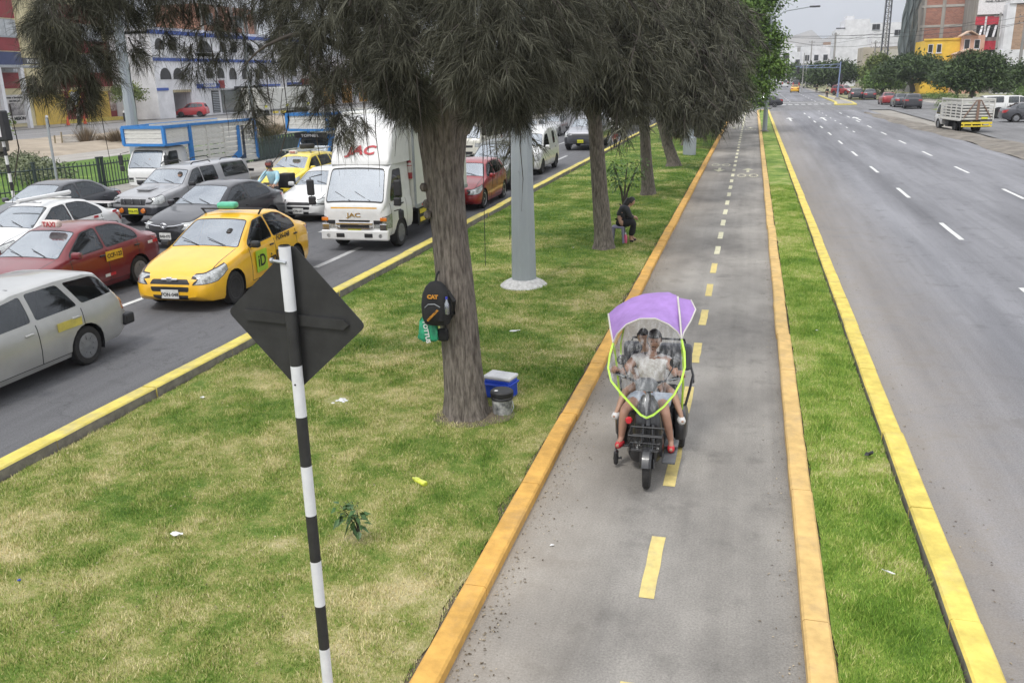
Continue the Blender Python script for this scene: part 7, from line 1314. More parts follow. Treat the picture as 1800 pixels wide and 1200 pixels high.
def person(label, J, skin, shirt, pants, shoe, hair, face, sleeve=.45, leg=.5, s=1.0, hairlen=0, group=None, name='person', hands=True, legs=True, bare=0, bulk=1.0, shs=1.0):
    """J: joint positions; face: unit vector the head looks along"""
    base = (J['pelvis'][0], J['pelvis'][1], 0); t = thing(name, label, 'person', base, 0, group); o_ = lambda p: (p[0]-base[0], p[1]-base[1], p[2]); J = {k: o_(v) for k, v in J.items()}
    j = [(J['pelvis'], .125*s), (lerp3(J['pelvis'], J['chest'], .5), (.115*s, .10*s)), (J['chest'], (.13*s, .11*s)), (J['neck'], .05*s), (lerp3(J['neck'], J['head'], .5), .045*s)]; e = [(0, 1), (1, 2), (2, 3), (3, 4)]
    for q in 'lr':
        a = len(j); j += [(J['sh'+q], .062*s), (lerp3(J['sh'+q], J['el'+q], .5), .053*s), (J['el'+q], .043*s), (lerp3(J['el'+q], J['wr'+q], .4), .036*s), (J['wr'+q], .024*s)]; e += [(2, a), (a, a+1), (a+1, a+2), (a+2, a+3), (a+3, a+4)]
        if legs: b = len(j); j += [(J['hip'+q], .092*s), (lerp3(J['hip'+q], J['kn'+q], .5), .078*s), (J['kn'+q], .056*s), (lerp3(J['kn'+q], J['an'+q], .4), .055*s), (J['an'+q], .034*s), (J['to'+q], .026*s)]; e += [(0, b), (b, b+1), (b+1, b+2), (b+2, b+3), (b+3, b+4), (b+4, b+5)]
    skin_mesh('body', [(p, tuple(c*bulk for c in r) if isinstance(r, tuple) else r*bulk) for p, r in j], e, skin, t)
    # shirt
    bk = lambda jj: [(p, tuple(c*bulk for c in r) if isinstance(r, tuple) else r*bulk) for p, r in jj]
    lowc = lerp3(J['pelvis'], J['chest'], .12+bare); j = [(lowc, .155*s), (lerp3(J['pelvis'], J['chest'], .6), (.150*s, .138*s)), (J['chest'], (.170*s, .150*s)), (lerp3(J['chest'], J['neck'], .72), .085*s)]; e = [(0, 1), (1, 2), (2, 3)]
    for q in 'lr':
        a = len(j); el = J['el'+q]; wr = J['wr'+q]; j.append((J['sh'+q], .084*s)); e.append((2, a))
        if sleeve <= 1: j.append((lerp3(J['sh'+q], el, sleeve), .072*s)); e.append((a, a+1))
        else: j += [(el, .060*s), (lerp3(el, wr, sleeve-1), .040*s)]; e += [(a, a+1), (a+1, a+2)]
    skin_mesh('top', bk(j), e, shirt, t)
    if legs:
        j = [(lerp3(J['pelvis'], J['chest'], .1), .145*s), (J['pelvis'], .160*s)]; e = [(0, 1)]
        for q in 'lr':
            b = len(j); kn = J['kn'+q]; j.append((J['hip'+q], .122*s)); e.append((1, b))
            if leg <= 1: j.append((lerp3(J['hip'+q], kn, leg), .104*s)); e.append((b, b+1))
            else: j += [(kn, .080*s), (lerp3(kn, J['an'+q], leg-1), .058*s)]; e += [(b, b+1), (b+1, b+2)]
        skin_mesh('legwear', bk(j), e, pants, t, 1)
        for q in 'lr': 
            a, c = J['an'+q], J['to'+q]; j = [(lerp3(a, c, -.25)[:2]+(c[2]-.0,), .044*s*shs), (lerp3(a, c, .5)[:2]+(c[2]+.01,), .047*s*shs), (c, .040*s*shs)]; skin_mesh('shoe', j, [(0, 1), (1, 2)], shoe, t)
    # head
    F = Vector(face).normalized(); U = Vector((0, 0, 1)); Rt = F.cross(U).normalized(); U = Rt.cross(F); hc = Vector(J['head']); m = M(); m.smooth = True; hp = []
    n1, n2 = 14, 18
    for i in range(n1+1):
        th = math.pi*i/n1
        for k in range(n2):
            ph = 2*math.pi*k/n2; x = math.sin(th)*math.cos(ph); y = math.sin(th)*math.sin(ph); z = math.cos(th); w = .074*(1-.22*max(0, -z)); d = .092*(1-.08*max(0, -z)); fx, fy, fz = x*w, y*d, z*.115
            if y > .8 and abs(x) < .25 and -.35 < z < .15: fy += .016*(1-abs(x)/.25)
            if y > .6 and .08 < abs(x) < .55 and .0 < z < .3: fy -= .006
            hp.append(hc+(Rt*fx+F*fy+U*fz)*s)
    m.add(hp, [(i*n2+k, i*n2+(k+1) % n2, (i+1)*n2+(k+1) % n2, (i+1)*n2+k) for i in range(n1) for k in range(n2)]); hd = m.build('head', skin, t)
    m = M(); m.smooth = True
    for sx in (-1, 1): c = hc+(Rt*.072*sx-U*.005)*s; m.lathe([(.012*s, -.006*s), (.02*s, 0), (.012*s, .006*s)], tuple(c), 'x', 8)
    m.build('ears', skin, hd); m = M()
    for sx in (-1, 1): c = hc+(Rt*.03*sx+F*.083+U*.012)*s; m.lathe([(.004*s, -.004*s), (.0095*s, 0), (.004*s, .004*s)], tuple(c), 'z', 8)
    c = hc+(F*.082-U*.052)*s; m.tube([tuple(c-Rt*.022*s), tuple(c+F*.006*s), tuple(c+Rt*.022*s)], .0045*s, 5); m.build('eyes_and_mouth', ink if hair is not None else ink, hd)
    if hair is not None:
        m = M(); m.smooth = True; hp = []
        for i in range(10):
            th = math.pi*.60*i/9
            for k in range(n2):
                ph = 2*math.pi*k/n2; x = math.sin(th)*math.cos(ph); y = math.sin(th)*math.sin(ph); z = math.cos(th)
                if y > .1 and z < .45: z = .45+.0*z
                rr_ = 1.13+.02*math.sin(ph*7+i); hp.append(hc+(Rt*x*.076*rr_+F*(y*.094-.004)*rr_+U*(z*.118*1.08))*s)
        m.add(hp, [(i*n2+k, i*n2+(k+1) % n2, (i+1)*n2+(k+1) % n2, (i+1)*n2+k) for i in range(9) for k in range(n2)]); m.build('hair', hair, t)
        if hairlen: b = hc-F*.07*s; m = M(); m.tube([tuple(b+U*.05*s), tuple(b-F*.04*s-U*.08*s), tuple(b-F*.05*s-U*hairlen*.6), tuple(b-F*.03*s-U*hairlen)], [.07*s, .075*s, .06*s, .02*s], 10); m.build('long_hair', hair, t)
    if hands:
        for q in 'lr':
            el, wr = Vector(J['el'+q]), Vector(J['wr'+q]); d = (wr-el).normalized(); sd2 = d.cross(Vector((0, 0, 1))).normalized() if abs(d.z) < .95 else Vector((1, 0, 0)); up = sd2.cross(d).normalized(); m = M(); m.smooth = True; c = wr+d*.045*s
            m.tube([tuple(wr), tuple(wr+d*.03*s), tuple(wr+d*.085*s)], [.024*s, .034*s, .034*s], 8)
            for k in range(4): b = wr+d*.08*s+sd2*(k-1.5)*.018*s; l = (.07, .08, .075, .06)[k]*s; m.tube([tuple(b), tuple(b+d*l*.45-up*.006), tuple(b+d*l*.7-up*l*.4), tuple(b+d*l*.55-up*l*.75)], [.0095*s, .009*s, .008*s, .006*s], 6)
            b = wr+d*.03*s+sd2*.03*s*(1 if q == 'l' else -1); m.tube([tuple(b), tuple(b+d*.035*s+sd2*.015*s*(1 if q == 'l' else -1)), tuple(b+d*.06*s-up*.02*s)], [.011*s, .010*s, .008*s], 6); m.build('hand', skin, t)
    return t
# ---- the three-wheeler
tk = thing('cargo_trike', 'black electric three-wheeler with purple canopy on the cycle path', 'tricycle', (-.92, 9.0, 0)); mb = pm('scooter_black', (.015, .015, .017), .35, coat=.5, dirt=.3); mg = pm('scooter_grey', (.12, .125, .13), .6)
wo = wheel(tk, 0, 0, .225, .085, 'alloy', 1); wo.location = (.07, -.70, .225); wo.rotation_euler = (0, 0, R(4)); 
for x in (-.33, .33): wheel(tk, x, .42, .20, .10, 'steel', 1)
for o in tk.children:
    if o.name.startswith('wheel') and o != wo: o.rotation_euler = (0, 0, 0)
wo.rotation_euler = (0, 0, math.pi/2+R(3))
for o in tk.children:
    if o.name.startswith('wheel') and o != wo: o.rotation_euler = (0, 0, math.pi/2)
m = M()
for s in (-1, 1): m.tube([(.07+s*.06, -.68, .2), (.06+s*.06, -.62, .38), (.05+s*.05, -.52, .62)], .018, 8); m.lathe([(.026, 0), (.026, .2)], (.07+s*.062, -.64, .26), n=8)
m.tube([(.05, -.52, .60), (.02, -.30, .98)], .026, 8); m.build('fork', mb, tk)
m = M(); m.smooth = True; vs = []
for i in range(9):
    a = math.radians(20+i*17)
    for x, r in ((-.06, .23), (-.035, .26), (.035, .26), (.06, .23)): vs.append((.07+x, -.70-math.cos(a)*r, .225+math.sin(a)*r))
m.add(vs, [(i*4+j, i*4+j+1, i*4+j+5, i*4+j+4) for i in range(8) for j in range(3)]); m.build('front_mudguard', mb, tk)
m = M(); x0, x1, y0, y1, z0, z1 = -.12, .22, -.80, -.56, .44, .60   # wire basket
for z, e_ in ((z0, .03), (.52, .015), (z1, 0)): m.tube([(x0+e_, y0+e_, z), (x1-e_, y0+e_, z), (x1-e_, y1-e_, z), (x0+e_, y1-e_, z), (x0+e_, y0+e_, z)], .006 if z < z1 else .009, 4, False)
for k in range(8): t_ = k/7; xa = x0+(x1-x0)*t_; m.tube([(xa, y0, z1), (xa*.85+.01, y0+.03, z0), (xa*.85+.01, y1-.03, z0), (xa, y1, z1)], .005, 4, False)
for k in range(5): t_ = k/4; ya = y0+(y1-y0)*t_; m.tube([(x0, ya, z1), (x0+.03, ya, z0), (x1-.03, ya, z0), (x1, ya, z1)], .005, 4, False)
m.build('wire_basket', black, tk); m = M(); m.rbox((.06, -.60, .40), (.26, .04, .09), .015); nb_ = m.build('name_board', mb, tk); text('name_letters', '@Moveen', .058, whitep, nb_, (.06, -.623, .405), (R(90), 0, 0), .001, .002)
for k in range(4): m = M(); m.lathe([(.009, -.002), (.009, .002)], (.0+k*.035, -.624, .365), 'y', 8); m.build('board_dot', whitep, nb_)
def blob(name, mat, secs, par=tk, n=16, pw=.55):
    m = M(); m.smooth = True; vs = []
    for (cx, cy, cz, w, d) in secs: vs += [(cx+w*math.copysign(abs(math.cos(a))**pw, math.cos(a)), cy+d*math.copysign(abs(math.sin(a))**pw, math.sin(a)), cz) for a in [2*math.pi*i/n for i in range(n)]]
    k = len(secs); m.add(vs, [(i*n+j, i*n+(j+1) % n, (i+1)*n+(j+1) % n, (i+1)*n+j) for i in range(k-1) for j in range(n)]+[list(range(n)), [(k-1)*n+j for j in range(n)]]); return m.build(name, mat, par)
blob('leg_shield', mb, [(.04, -.38, .22, .16, .07), (.04, -.42, .40, .17, .07), (.04, -.42, .62, .14, .08), (.03, -.36, .78, .11, .07), (.02, -.32, .86, .06, .04)])
blob('floor_body', mb, [(0, -.05, .12, .17, .34), (0, -.05, .20, .20, .38), (0, -.05, .27, .19, .37)]); blob('rear_body', mb, [(0, .42, .16, .24, .34), (0, .42, .36, .27, .38), (0, .40, .50, .24, .36)])
for s in (-1, 1): blob('rear_mudguard', mb, [(s*.33, .42, .18, .075, .24), (s*.33, .42, .34, .08, .24), (s*.32, .42, .45, .07, .18), (s*.31, .42, .49, .04, .1)])
m = M(); m.rbox((0, .28, .545), (.32, .34, .11), .045); m.build('driver_seat', bkm, tk); m = M(); m.rbox((0, .66, .57), (.52, .32, .10), .04); m.build('rear_seat', bkm, tk)
for s in (-1, 1): m = M(); m.rbox((s*.21, .88, .93), (.38, .11, .34), .05, Matrix.Rotation(.15, 3, 'X')); m.build('backrest', pm('grey_cushion', (.13, .135, .15), .8), tk)
m = M()
for s in (-1, 1): m.tube([(s*.36, .5, .45), (s*.40, .62, .62), (s*.42, .85, .72), (s*.42, .95, .6)], .016, 6)
m.tube([(-.42, .86, .72), (-.3, .95, 1.12), (.3, .95, 1.12), (.42, .86, .72)], .014, 6); m.build('rear_rail', mb, tk)
m = M(); m.tube([(-.36, -.10, 1.03), (-.24, -.22, 1.02), (0, -.29, .97), (.24, -.22, 1.02), (.36, -.10, 1.03)], .014, 8); hb = m.build('handlebar', mb, tk)
for s in (-1, 1): m = M(); m.tube([(s*.27, -.20, 1.025), (s*.37, -.09, 1.03)], .021, 8); m.build('grip', bkm, hb); m = M(); m.tube([(s*.24, -.24, 1.03), (s*.36, -.16, 1.03)], .007, 5); m.build('brake_lever', galv, hb)
blob('dash_panel', mg, [(0, -.31, .93, .11, .06), (0, -.28, 1.0, .12, .06), (0, -.26, 1.03, .07, .04)])
for s in (-1, 1): m = M(); m.tube([(s*.20, -.24, 1.03), (s*.25, -.20, 1.12), (s*.27, -.18, 1.16)], .007, 5); mo = m.build('mirror_stem', mb, tk); m = M(); m.lathe([(.02, -.012), (.055, -.008), (.055, .01), (.03, .016)], (s*.28, -.18, 1.20), 'y', 14); m.build('mirror', mb, mo)
m = M(); m.rbox((.27, -.32, .20), (.14, .40, .03), .012); m.build('foot_board', mg, tk); m = M(); m.rbox((.27, -.13, .26), (.15, .18, .03), .012); m.build('foot_pad', mg, tk)
m = M(); m.tube([(-.14, -.22, .24), (-.32, -.22, .22), (-.33, -.30, .10), (-.25, -.30, .12)], .016, 6); m.rbox((-.31, -.3, .12), (.05, .08, .16), .02); m.build('side_step', mb, tk); m = M(); m.lathe([(.03, -.03), (.04, 0), (.03, .03)], (-.16, -.44, .62), 'y', 10); m.build('red_reflector', redtape, tk)
# canopy: fabric stretched over bows
purple = pm('purple_fabric', (.34, .20, .50), .7, var=.12, scale=5, bump=.15, bscale=12); neon = pm('neon_piping', (.50, .78, .08), .6); paleb = pm('pale_piping', (.55, .53, .48), .7)
Acv = [(-.385, -.10, 1.36), (-.34, -.12, 1.47), (-.24, -.13, 1.58), (-.10, -.14, 1.65), (.06, -.14, 1.66), (.20, -.13, 1.60), (.29, -.11, 1.52), (.335, -.10, 1.44)]
Bcv = [(-.53, .48, 1.52), (-.44, .50, 1.60), (-.32, .52, 1.66), (-.16, .53, 1.71), (.0, .53, 1.735), (.12, .52, 1.745), (.20, .50, 1.745), (.24, .48, 1.74)]
Ccv = [(-.46, .95, 1.30), (-.38, 1.02, 1.44), (-.28, 1.05, 1.52), (-.14, 1.07, 1.58), (.0, 1.08, 1.60), (.12, 1.07, 1.59), (.22, 1.03, 1.54), (.30, .96, 1.44)]
vs = []; rows = 13
for k in range(rows):
    t_ = k/(rows-1)
    for i in range(8):
        if t_ < .5: q = t_*2; p = lerp3(Acv[i], Bcv[i], q); sag = -.035*math.sin(math.pi*q)
        else: q = t_*2-1; p = lerp3(Bcv[i], Ccv[i], q); sag = .05*math.sin(math.pi*q)
        vs.append((p[0], p[1], p[2]+sag+.006*math.sin(i*2.3+k)))
m = M(); m.smooth = True; m.add(vs, [(k*8+i, k*8+i+1, (k+1)*8+i+1, (k+1)*8+i) for k in range(rows-1) for i in range(7)])
fl = [(.24, .48, 1.742), (.335, -.10, 1.438), (.345, .10, 1.46), (.40, .30, 1.53), (.44, .46, 1.62), (.38, .56, 1.70)]; m.add(fl, [(0, 1, 2), (0, 2, 3), (0, 3, 4), (0, 4, 5)]); cn_ = m.build('canopy', purple, tk)
m = M(); m.tube(Acv, .009, 6); m.tube([(.24, .48, 1.75), (.29, .2, 1.60), (.335, -.10, 1.44)], .011, 6); m.tube(fl[1:], .009, 6); m.tube([(-.53, .48, 1.52), (-.46, .2, 1.42), (-.385, -.10, 1.36)], .010, 6); m.build('canopy_piping', paleb, cn_)
Lf = [(-.385, -.10, 1.36), (-.41, -.18, 1.24), (-.415, -.25, 1.12), (-.37, -.32, 1.00), (-.26, -.39, .90), (-.12, -.45, .78), (-.03, -.50, .71)]; Rf = [(.335, -.10, 1.44), (.375, -.17, 1.32), (.39, -.24, 1.18), (.36, -.31, 1.04), (.30, -.38, .92), (.20, -.44, .80), (.10, -.50, .72)]
m = M(); m.smooth = True; vs = []; nc = 11
for i in range(8): pass
top = [lerp3(Acv[int(t_*7)], Acv[min(7, int(t_*7)+1)], t_*7-int(t_*7)) for t_ in [k/(nc-1) for k in range(nc)]]; vs += top
for a, b in zip(Lf, Rf):
    for k in range(nc): t_ = k/(nc-1); p = lerp3(a, b, t_); vs.append((p[0], p[1]-.11*math.sin(math.pi*t_)-.006*math.sin(k*2.7+a[2]*9), p[2]+(.03 if a is Lf[0] else 0)*math.sin(math.pi*t_)))
m.add(vs, [(i*nc+k, i*nc+k+1, (i+1)*nc+k+1, (i+1)*nc+k) for i in range(7) for k in range(nc-1)])
cm = bpy.data.materials.new('clear_wind_sheet'); cm.use_nodes = True; t_n = cm.node_tree; t_n.nodes.remove(t_n.nodes['Principled BSDF']); tr = nn(t_n, 'ShaderNodeBsdfTransparent'); tr.inputs[0].default_value = (.93, .94, .94, 1); gl_ = nn(t_n, 'ShaderNodeBsdfGlossy'); gl_.inputs['Roughness'].default_value = .16; df = nn(t_n, 'ShaderNodeBsdfDiffuse'); df.inputs[0].default_value = (.75, .75, .74, 1); a_ = nn(t_n, 'ShaderNodeMixShader'); a_.inputs[0].default_value = .5
t_n.links.new(gl_.outputs[0], a_.inputs[1]); t_n.links.new(df.outputs[0], a_.inputs[2]); tcx = nn(t_n, 'ShaderNodeTexCoord'); mpx = nn(t_n, 'ShaderNodeMapping'); mpx.inputs['Scale'].default_value = (9, 2, 3); mpx.inputs['Rotation'].default_value = (0, .5, 0); nz_ = nn(t_n, 'ShaderNodeTexNoise', Scale=2.6, Detail=5, Roughness=.65); t_n.links.new(tcx.outputs['Object'], mpx.inputs[0]); t_n.links.new(mpx.outputs[0], nz_.inputs['Vector']); rx = nn(t_n, 'ShaderNodeValToRGB'); rx.color_ramp.elements[0].position = .42; rx.color_ramp.elements[0].color = (.012, .012, .012, 1); rx.color_ramp.elements[0].position = .46; rx.color_ramp.elements[1].position = .76; rx.color_ramp.elements[1].color = (.42, .42, .42, 1); t_n.links.new(nz_.outputs[0], rx.inputs[0]); b_ = nn(t_n, 'ShaderNodeMixShader'); t_n.links.new(rx.outputs[0], b_.inputs[0]); t_n.links.new(tr.outputs[0], b_.inputs[1]); t_n.links.new(a_.outputs[0], b_.inputs[2]); bpx = nn(t_n, 'ShaderNodeBump', Strength=.6, Distance=.02); t_n.links.new(nz_.outputs[0], bpx.inputs['Height']); t_n.links.new(bpx.outputs[0], gl_.inputs['Normal']); t_n.links.new(b_.outputs[0], t_n.nodes['Material Output'].inputs[0])  # noise streaks of white and gloss painted in as reflections and wrinkles
m.build('wind_sheet', cm, tk)
def ribbon(pts, w):
    m = M(); vs = []
    for i, p in enumerate(pts):
        a, b = Vector(pts[max(0, i-1)]), Vector(pts[min(len(pts)-1, i+1)]); d = (b-a).normalized(); n = d.cross(Vector((0, -1, .25))).normalized(); p = Vector(p); vs += [p-n*w, p+n*w, p+n*w+Vector((0, .012, 0)), p-n*w+Vector((0, .012, 0))]
    k = len(pts); m.add(vs, [(i*4+j, i*4+(j+1) % 4, (i+1)*4+(j+1) % 4, (i+1)*4+j) for i in range(k-1) for j in range(4)]); return m
ribbon(Lf+[(.035, -.53, .695)]+Rf[::-1], .010).build('neon_edging', neon, tk); m = M(); m.tube([(-.385, -.1, 1.36), (-.37, .05, 1.1), (-.36, .2, .75), (-.34, .3, .5)], .012, 6); m.tube([(.335, -.1, 1.44), (.35, .05, 1.15), (.35, .2, .8), (.34, .3, .5)], .012, 6); m.tube([(-.30, .4, 1.6), (-.33, .1, 1.3), (-.31, -.02, 1.12)], .009, 6); m.build('canopy_strut', neon, tk)
ox, oy = -.92, 9.0
def T_(d): return {k: (v[0]+ox, v[1]+oy, v[2]) for k, v in d.items()}
pd = person('woman in white lace top and pale denim shorts driving the three-wheeler', T_(dict(pelvis=(0, .26, .68), chest=(0, .22, 1.03), neck=(.01, .18, 1.19), head=(.03, .15, 1.34), shl=(.17, .20, 1.11), ell=(.29, .06, .98), wrl=(.33, -.09, 1.05), shr=(-.17, .20, 1.11), elr=(-.30, .06, .97), wrr=(-.34, -.09, 1.05), hipl=(.10, .20, .66), knl=(.20, -.20, .64), anl=(.27, -.20, .30), tol=(.28, -.33, .25), hipr=(-.10, .20, .66), knr=(-.24, -.20, .64), anr=(-.27, -.20, .30), tor=(-.30, -.33, .25))), skin1, lacew, denim, redtape, hairm, (.05, -1, -.12), .35, .55, .98)
for q in (-1, 1): pass
person('child in the back seat of the three-wheeler looking round the driver', T_(dict(pelvis=(-.06, .60, .70), chest=(-.09, .56, .98), neck=(-.10, .52, 1.12), head=(-.13, .47, 1.27), shl=(.05, .54, 1.05), ell=(.10, .44, .92), wrl=(.10, .34, .86), shr=(-.22, .54, 1.05), elr=(-.27, .44, .92), wrr=(-.2, .34, .86), hipl=(.05, .56, .68), knl=(.24, .30, .68), anl=(.34, .14, .50), tol=(.37, .04, .44), hipr=(-.14, .56, .68), knr=(-.30, .30, .66), anr=(-.36, .14, .50), tor=(-.39, .04, .44))), skin2, darkc, darkc, pm('white_trainer', (.68, .67, .66), .6), hairm, (-.1, -1, -.05), .8, .45, .82, shs=1.35)
# ---- seated woman on a stool
sx_, sy_ = -3.12, 21.95
st = thing('plastic_stool', 'lilac grey plastic stool under the seated woman', 'stool', (sx_, sy_, 0)); stm = pm('stool_lilac', (.22, .21, .30), .5); m = M(); m.rbox((0, 0, .43), (.32, .32, .05), .02); m.build('seat', stm, st)
for a, b in ((-1, -1), (1, -1), (1, 1), (-1, 1)): m = M(); m.tube([(a*.12, b*.12, .42), (a*.16, b*.16, 0)], [.035, .03], 6); m.build('leg', stm, st)
person('woman in dark knit top sitting on a stool behind the second tree, face turned away', dict(pelvis=(sx_, sy_, .54), chest=(sx_+.14, sy_+.09, .84), neck=(sx_+.23, sy_+.13, .95), head=(sx_+.30, sy_+.15, 1.05), shl=(sx_+.02, sy_+.20, .93), ell=(sx_+.18, sy_+.30, .72), wrl=(sx_+.35, sy_+.25, .66), shr=(sx_+.19, sy_-.08, .93), elr=(sx_+.29, sy_-.05, .70), wrr=(sx_+.38, sy_+.10, .66), hipl=(sx_+.02, sy_+.09, .53), knl=(sx_+.36, sy_+.22, .55), anl=(sx_+.32, sy_+.22, .12), tol=(sx_+.44, sy_+.26, .05), hipr=(sx_+.06, sy_-.08, .53), knr=(sx_+.40, sy_+.03, .55), anr=(sx_+.30, sy_+.02, .12), tor=(sx_+.40, sy_+.04, .05)), skin2, darkc, blackc, blackc, hairm, (.9, .45, -.35), 1.8, 1.85, 1.0, .32, bare=.20, bulk=1.28, shs=1.2)
t = thing('pink_bottle', 'pink bottle standing by the seated woman', 'bottle', (sx_+.2, sy_-.12, .12)); m = M(); m.lathe([(.04, 0), (.045, .05), (.045, .2), (.02, .26)], n=10); m.build('bottle_body', pm('pink_plastic', (.62, .10, .20), .4), t); m = M(); m.lathe([(.02, .26), (.02, .3)], n=8); m.build('cap', whitep, t); t.location.z = .0
# ---- motorcyclist between the cars
mx0, my0 = -14.75, 25.1
mc = thing('motorcycle', 'dark motorcycle with black delivery box between the lanes', 'motorcycle', (mx0, my0, 0))
for yy in (-.62, .62): wheel(mc, 0, 0, .30, .10, 'alloy', 1).location = (0, yy, .3)
for o in mc.children: o.rotation_euler = (0, 0, math.pi/2)
blob('fuel_tank', mb, [(0, -.15, .62, .10, .18), (0, -.15, .74, .14, .24), (0, -.12, .84, .10, .2)], mc); m = M(); m.rbox((0, .30, .78), (.26, .60, .10), .04); m.build('saddle', bkm, mc); m = M(); m.tube([(-.33, -.42, 1.0), (0, -.5, .95), (.33, -.42, 1.0)], .014, 6); m.build('handlebar', mb, mc); m = M()
for s in (-1, 1): m.tube([(s*.07, -.62, .3), (s*.07, -.48, .9)], .02, 6)
m.build('fork', galv, mc); m = M(); m.rbox((0, 0, .42), (.26, .36, .30), .05); m.build('engine', darkgrey, mc); m = M(); m.rbox((0, -.58, .82), (.18, .1, .16), .05); m.build('headlight', lampg, mc); m = M(); m.rbox((.18, .75, 1.08), (.44, .42, .46), .04); m.build('delivery_box', bkm, mc)
bluej = pm('light_blue_jacket', (.20, .45, .55), .7, two=(.45, .58, .62), scale=6)
person('motorcyclist in light blue jacket and dark helmet between black sedan and lemon taxi', dict(pelvis=(mx0, my0+.25, .92), chest=(mx0, my0+.18, 1.32), neck=(mx0, my0+.14, 1.48), head=(mx0-.02, my0+.10, 1.64), shl=(mx0+.20, my0+.16, 1.41), ell=(mx0+.30, my0-.05, 1.18), wrl=(mx0+.30, my0-.32, 1.04), shr=(mx0-.20, my0+.16, 1.41), elr=(mx0-.30, my0-.05, 1.18), wrr=(mx0-.30, my0-.32, 1.04), hipl=(mx0+.1, my0+.2, .9), knl=(mx0+.2, my0-.2, .72), anl=(mx0+.2, my0+.05, .32), tol=(mx0+.2, my0-.1, .27), hipr=(mx0-.1, my0+.2, .9), knr=(mx0-.2, my0-.2, .72), anr=(mx0-.25, my0-.1, .1), tor=(mx0-.26, my0-.24, .06)), skin2, bluej, blackc, blackc, None, (-.1, -1, 0), 1.85, 1.9, 1.1)
hm = thing('helmet', 'dark red-brown full helmet on the motorcyclist', 'helmet', (mx0-.02, my0+.10, 1.66)); m = M(); m.smooth = True; m.lathe([(.03, .145), (.09, .12), (.125, .05), (.13, 0), (.12, -.07), (.09, -.11)], n=18); m.build('shell', pm('helmet_brown', (.05, .03, .03), .25, coat=.8), hm); m = M(); m.smooth = True; m.add([(.137*math.sin(a), -.137*math.cos(a), z) for z in (-.03, .06) for a in [-.9+1.8*i/10 for i in range(11)]], [(i, i+1, 12+i, 11+i) for i in range(10)]); m.build('visor', pm('visor_red', (.22, .05, .04), .15, coat=1), hm)
# ---- people seated in vehicles
def driver(label, x, y, z, shirt, skin=skin2, face=(0, -1, 0), arm='wheel', s=1.0, h=hairm):
    d = dict(pelvis=(x, y+.10, z), chest=(x, y+.14, z+.38), neck=(x, y+.10, z+.54), head=(x, y+.06, z+.69), shr=(x-.18, y+.12, z+.47), elr=(x-.22, y-.10, z+.28), wrr=(x-.12, y-.32, z+.38), shl=(x+.18, y+.12, z+.47))
    if arm == 'out': d.update(ell=(x+.40, y-.02, z+.33), wrl=(x+.46, y-.22, z+.42))
    elif arm == 'chin': d.update(ell=(x+.36, y-.05, z+.32), wrl=(x+.14, y-.08, z+.52))
    else: d.update(ell=(x+.22, y-.10, z+.28), wrl=(x+.12, y-.32, z+.38))
    return person(label, d, skin, shirt, None, None, h, face, .55, 0, s, legs=False)
navy = pm('navy_shirt', (.05, .06, .14), .8); greyt = pm('grey_shirt', (.30, .31, .32), .8); redt = pm('red_shirt', (.30, .04, .05), .8); khaki = pm('khaki_shirt', (.26, .24, .17), .8)
driver('driver in dark blue shirt inside the yellow taxi nearest the sign', -10.13, 15.45, .50, navy); driver('driver of the maroon taxi leaning his face on his hand', -13.25, 14.3, .45, khaki, arm='chin'); driver('passenger in the rear seat of the maroon taxi', -13.2, 15.1, .42, darkc); driver('driver of the grey pickup resting an arm in the window', -17.55, 24.4, .68, darkc, arm='chin')
driver('driver of the black sedan in a red shirt', -14.2, 21.45, .46, redt); driver('driver of the JAC lettered box truck in a pale shirt', -9.05, 21.0, 1.02, greyt); driver('passenger of the JAC lettered box truck', -9.95, 21.0, 1.02, greyt); driver('driver of the slatted truck with his arm out of the window', -22.95, 30.7, .95, greyt, arm='out'); driver('driver of the white sedan at the left edge, arm on the sill', -16.7, 17.9, .46, navy, arm='out')
driver('driver of the silver station wagon at the picture edge', -10.35, 9.35, .44, darkc)
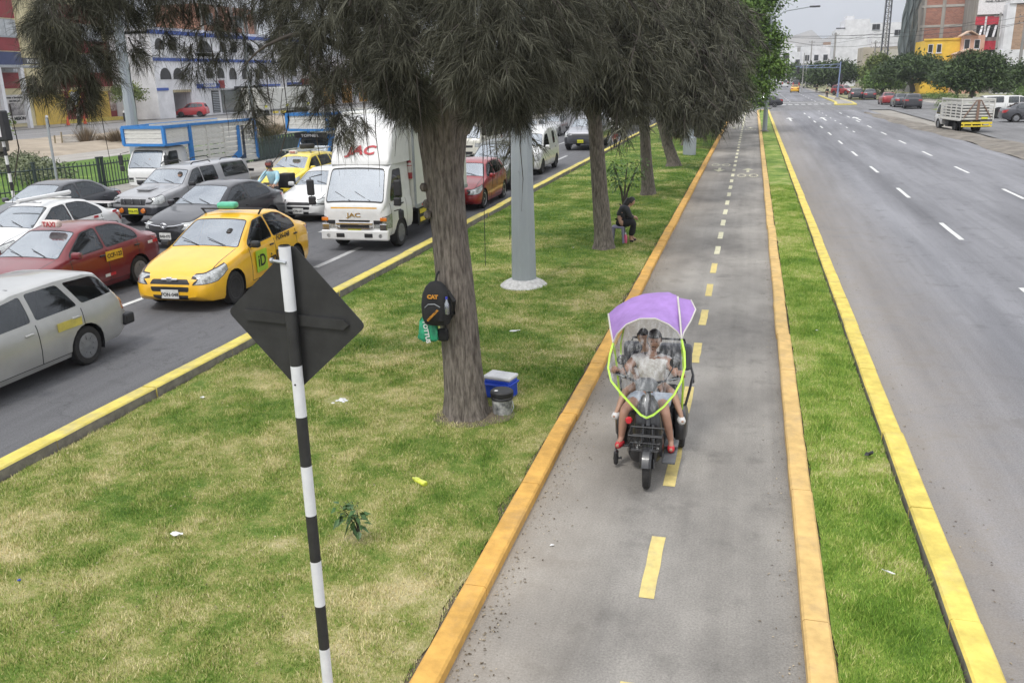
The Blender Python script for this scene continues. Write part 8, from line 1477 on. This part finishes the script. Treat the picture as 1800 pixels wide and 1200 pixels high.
def standing(label, x, y, h, shirt, pants, face=(0, -1, 0), skin=skin2, name='person', stride=.1):
    s = h/1.72; q = lambda a, b, c: (x+a*s, y+b*s, c*s)
    return person(label, dict(pelvis=q(0, 0, .95), chest=q(0, 0, 1.28), neck=q(0, 0, 1.46), head=q(0, -.01, 1.60), shl=q(.18, 0, 1.38), ell=q(.23, .02, 1.10), wrl=q(.22, -.06, .86), shr=q(-.18, 0, 1.38), elr=q(-.23, .02, 1.10), wrr=q(-.22, -.06, .86), hipl=q(.09, 0, .92), knl=q(.10, -stride, .50), anl=q(.10, -stride*1.2, .08), tol=q(.11, -stride*1.2-.13, .03), hipr=q(-.09, 0, .92), knr=q(-.10, stride*.5, .50), anr=q(-.10, stride, .08), tor=q(-.11, stride-.13, .03)), skin, shirt, pants, blackc, hairm, face, 1.6, 1.9, s)
standing('child in red top and dark trousers at the kerb beside the traffic', -7.62, 51.9, 1.05, redt, blackc); standing('man in dark blue standing behind the leaning fourth tree', -4.75, 51.8, 1.78, navy, greyt, (.3, 1, 0)); standing('pedestrian in black on the striped island, left one', 11.3, 150, 1.7, blackc, blackc); standing('pedestrian in dark clothes beside the signal post', 12.9, 150, 1.7, darkc, pm('pale_trousers', (.45, .44, .42), .8)); standing('far pedestrian in black on the right pavement', 12.3, 190, 1.7, blackc, blackc)
x, y = -4.76, 60.8; person('person in white top sitting on the lawn far back under the trees', dict(pelvis=(x, y, .12), chest=(x-.02, y-.02, .46), neck=(x, y-.03, .62), head=(x, y-.04, .76), shl=(x+.17, y, .54), ell=(x+.15, y-.2, .38), wrl=(x, y-.35, .35), shr=(x-.18, y, .54), elr=(x-.25, y-.2, .38), wrr=(x-.15, y-.38, .35), hipl=(x+.08, y-.03, .12), knl=(x+.06, y-.38, .42), anl=(x-.02, y-.5, .08), tol=(x-.04, y-.62, .04), hipr=(x-.1, y-.03, .12), knr=(x-.22, y-.36, .40), anr=(x-.28, y-.52, .08), tor=(x-.3, y-.64, .04)), skin2, whitep, darkc, pm('orange_shoe', (.6, .12, .03), .6), hairm, (-.2, -1, -.1), .6, 1.8, 1.0)
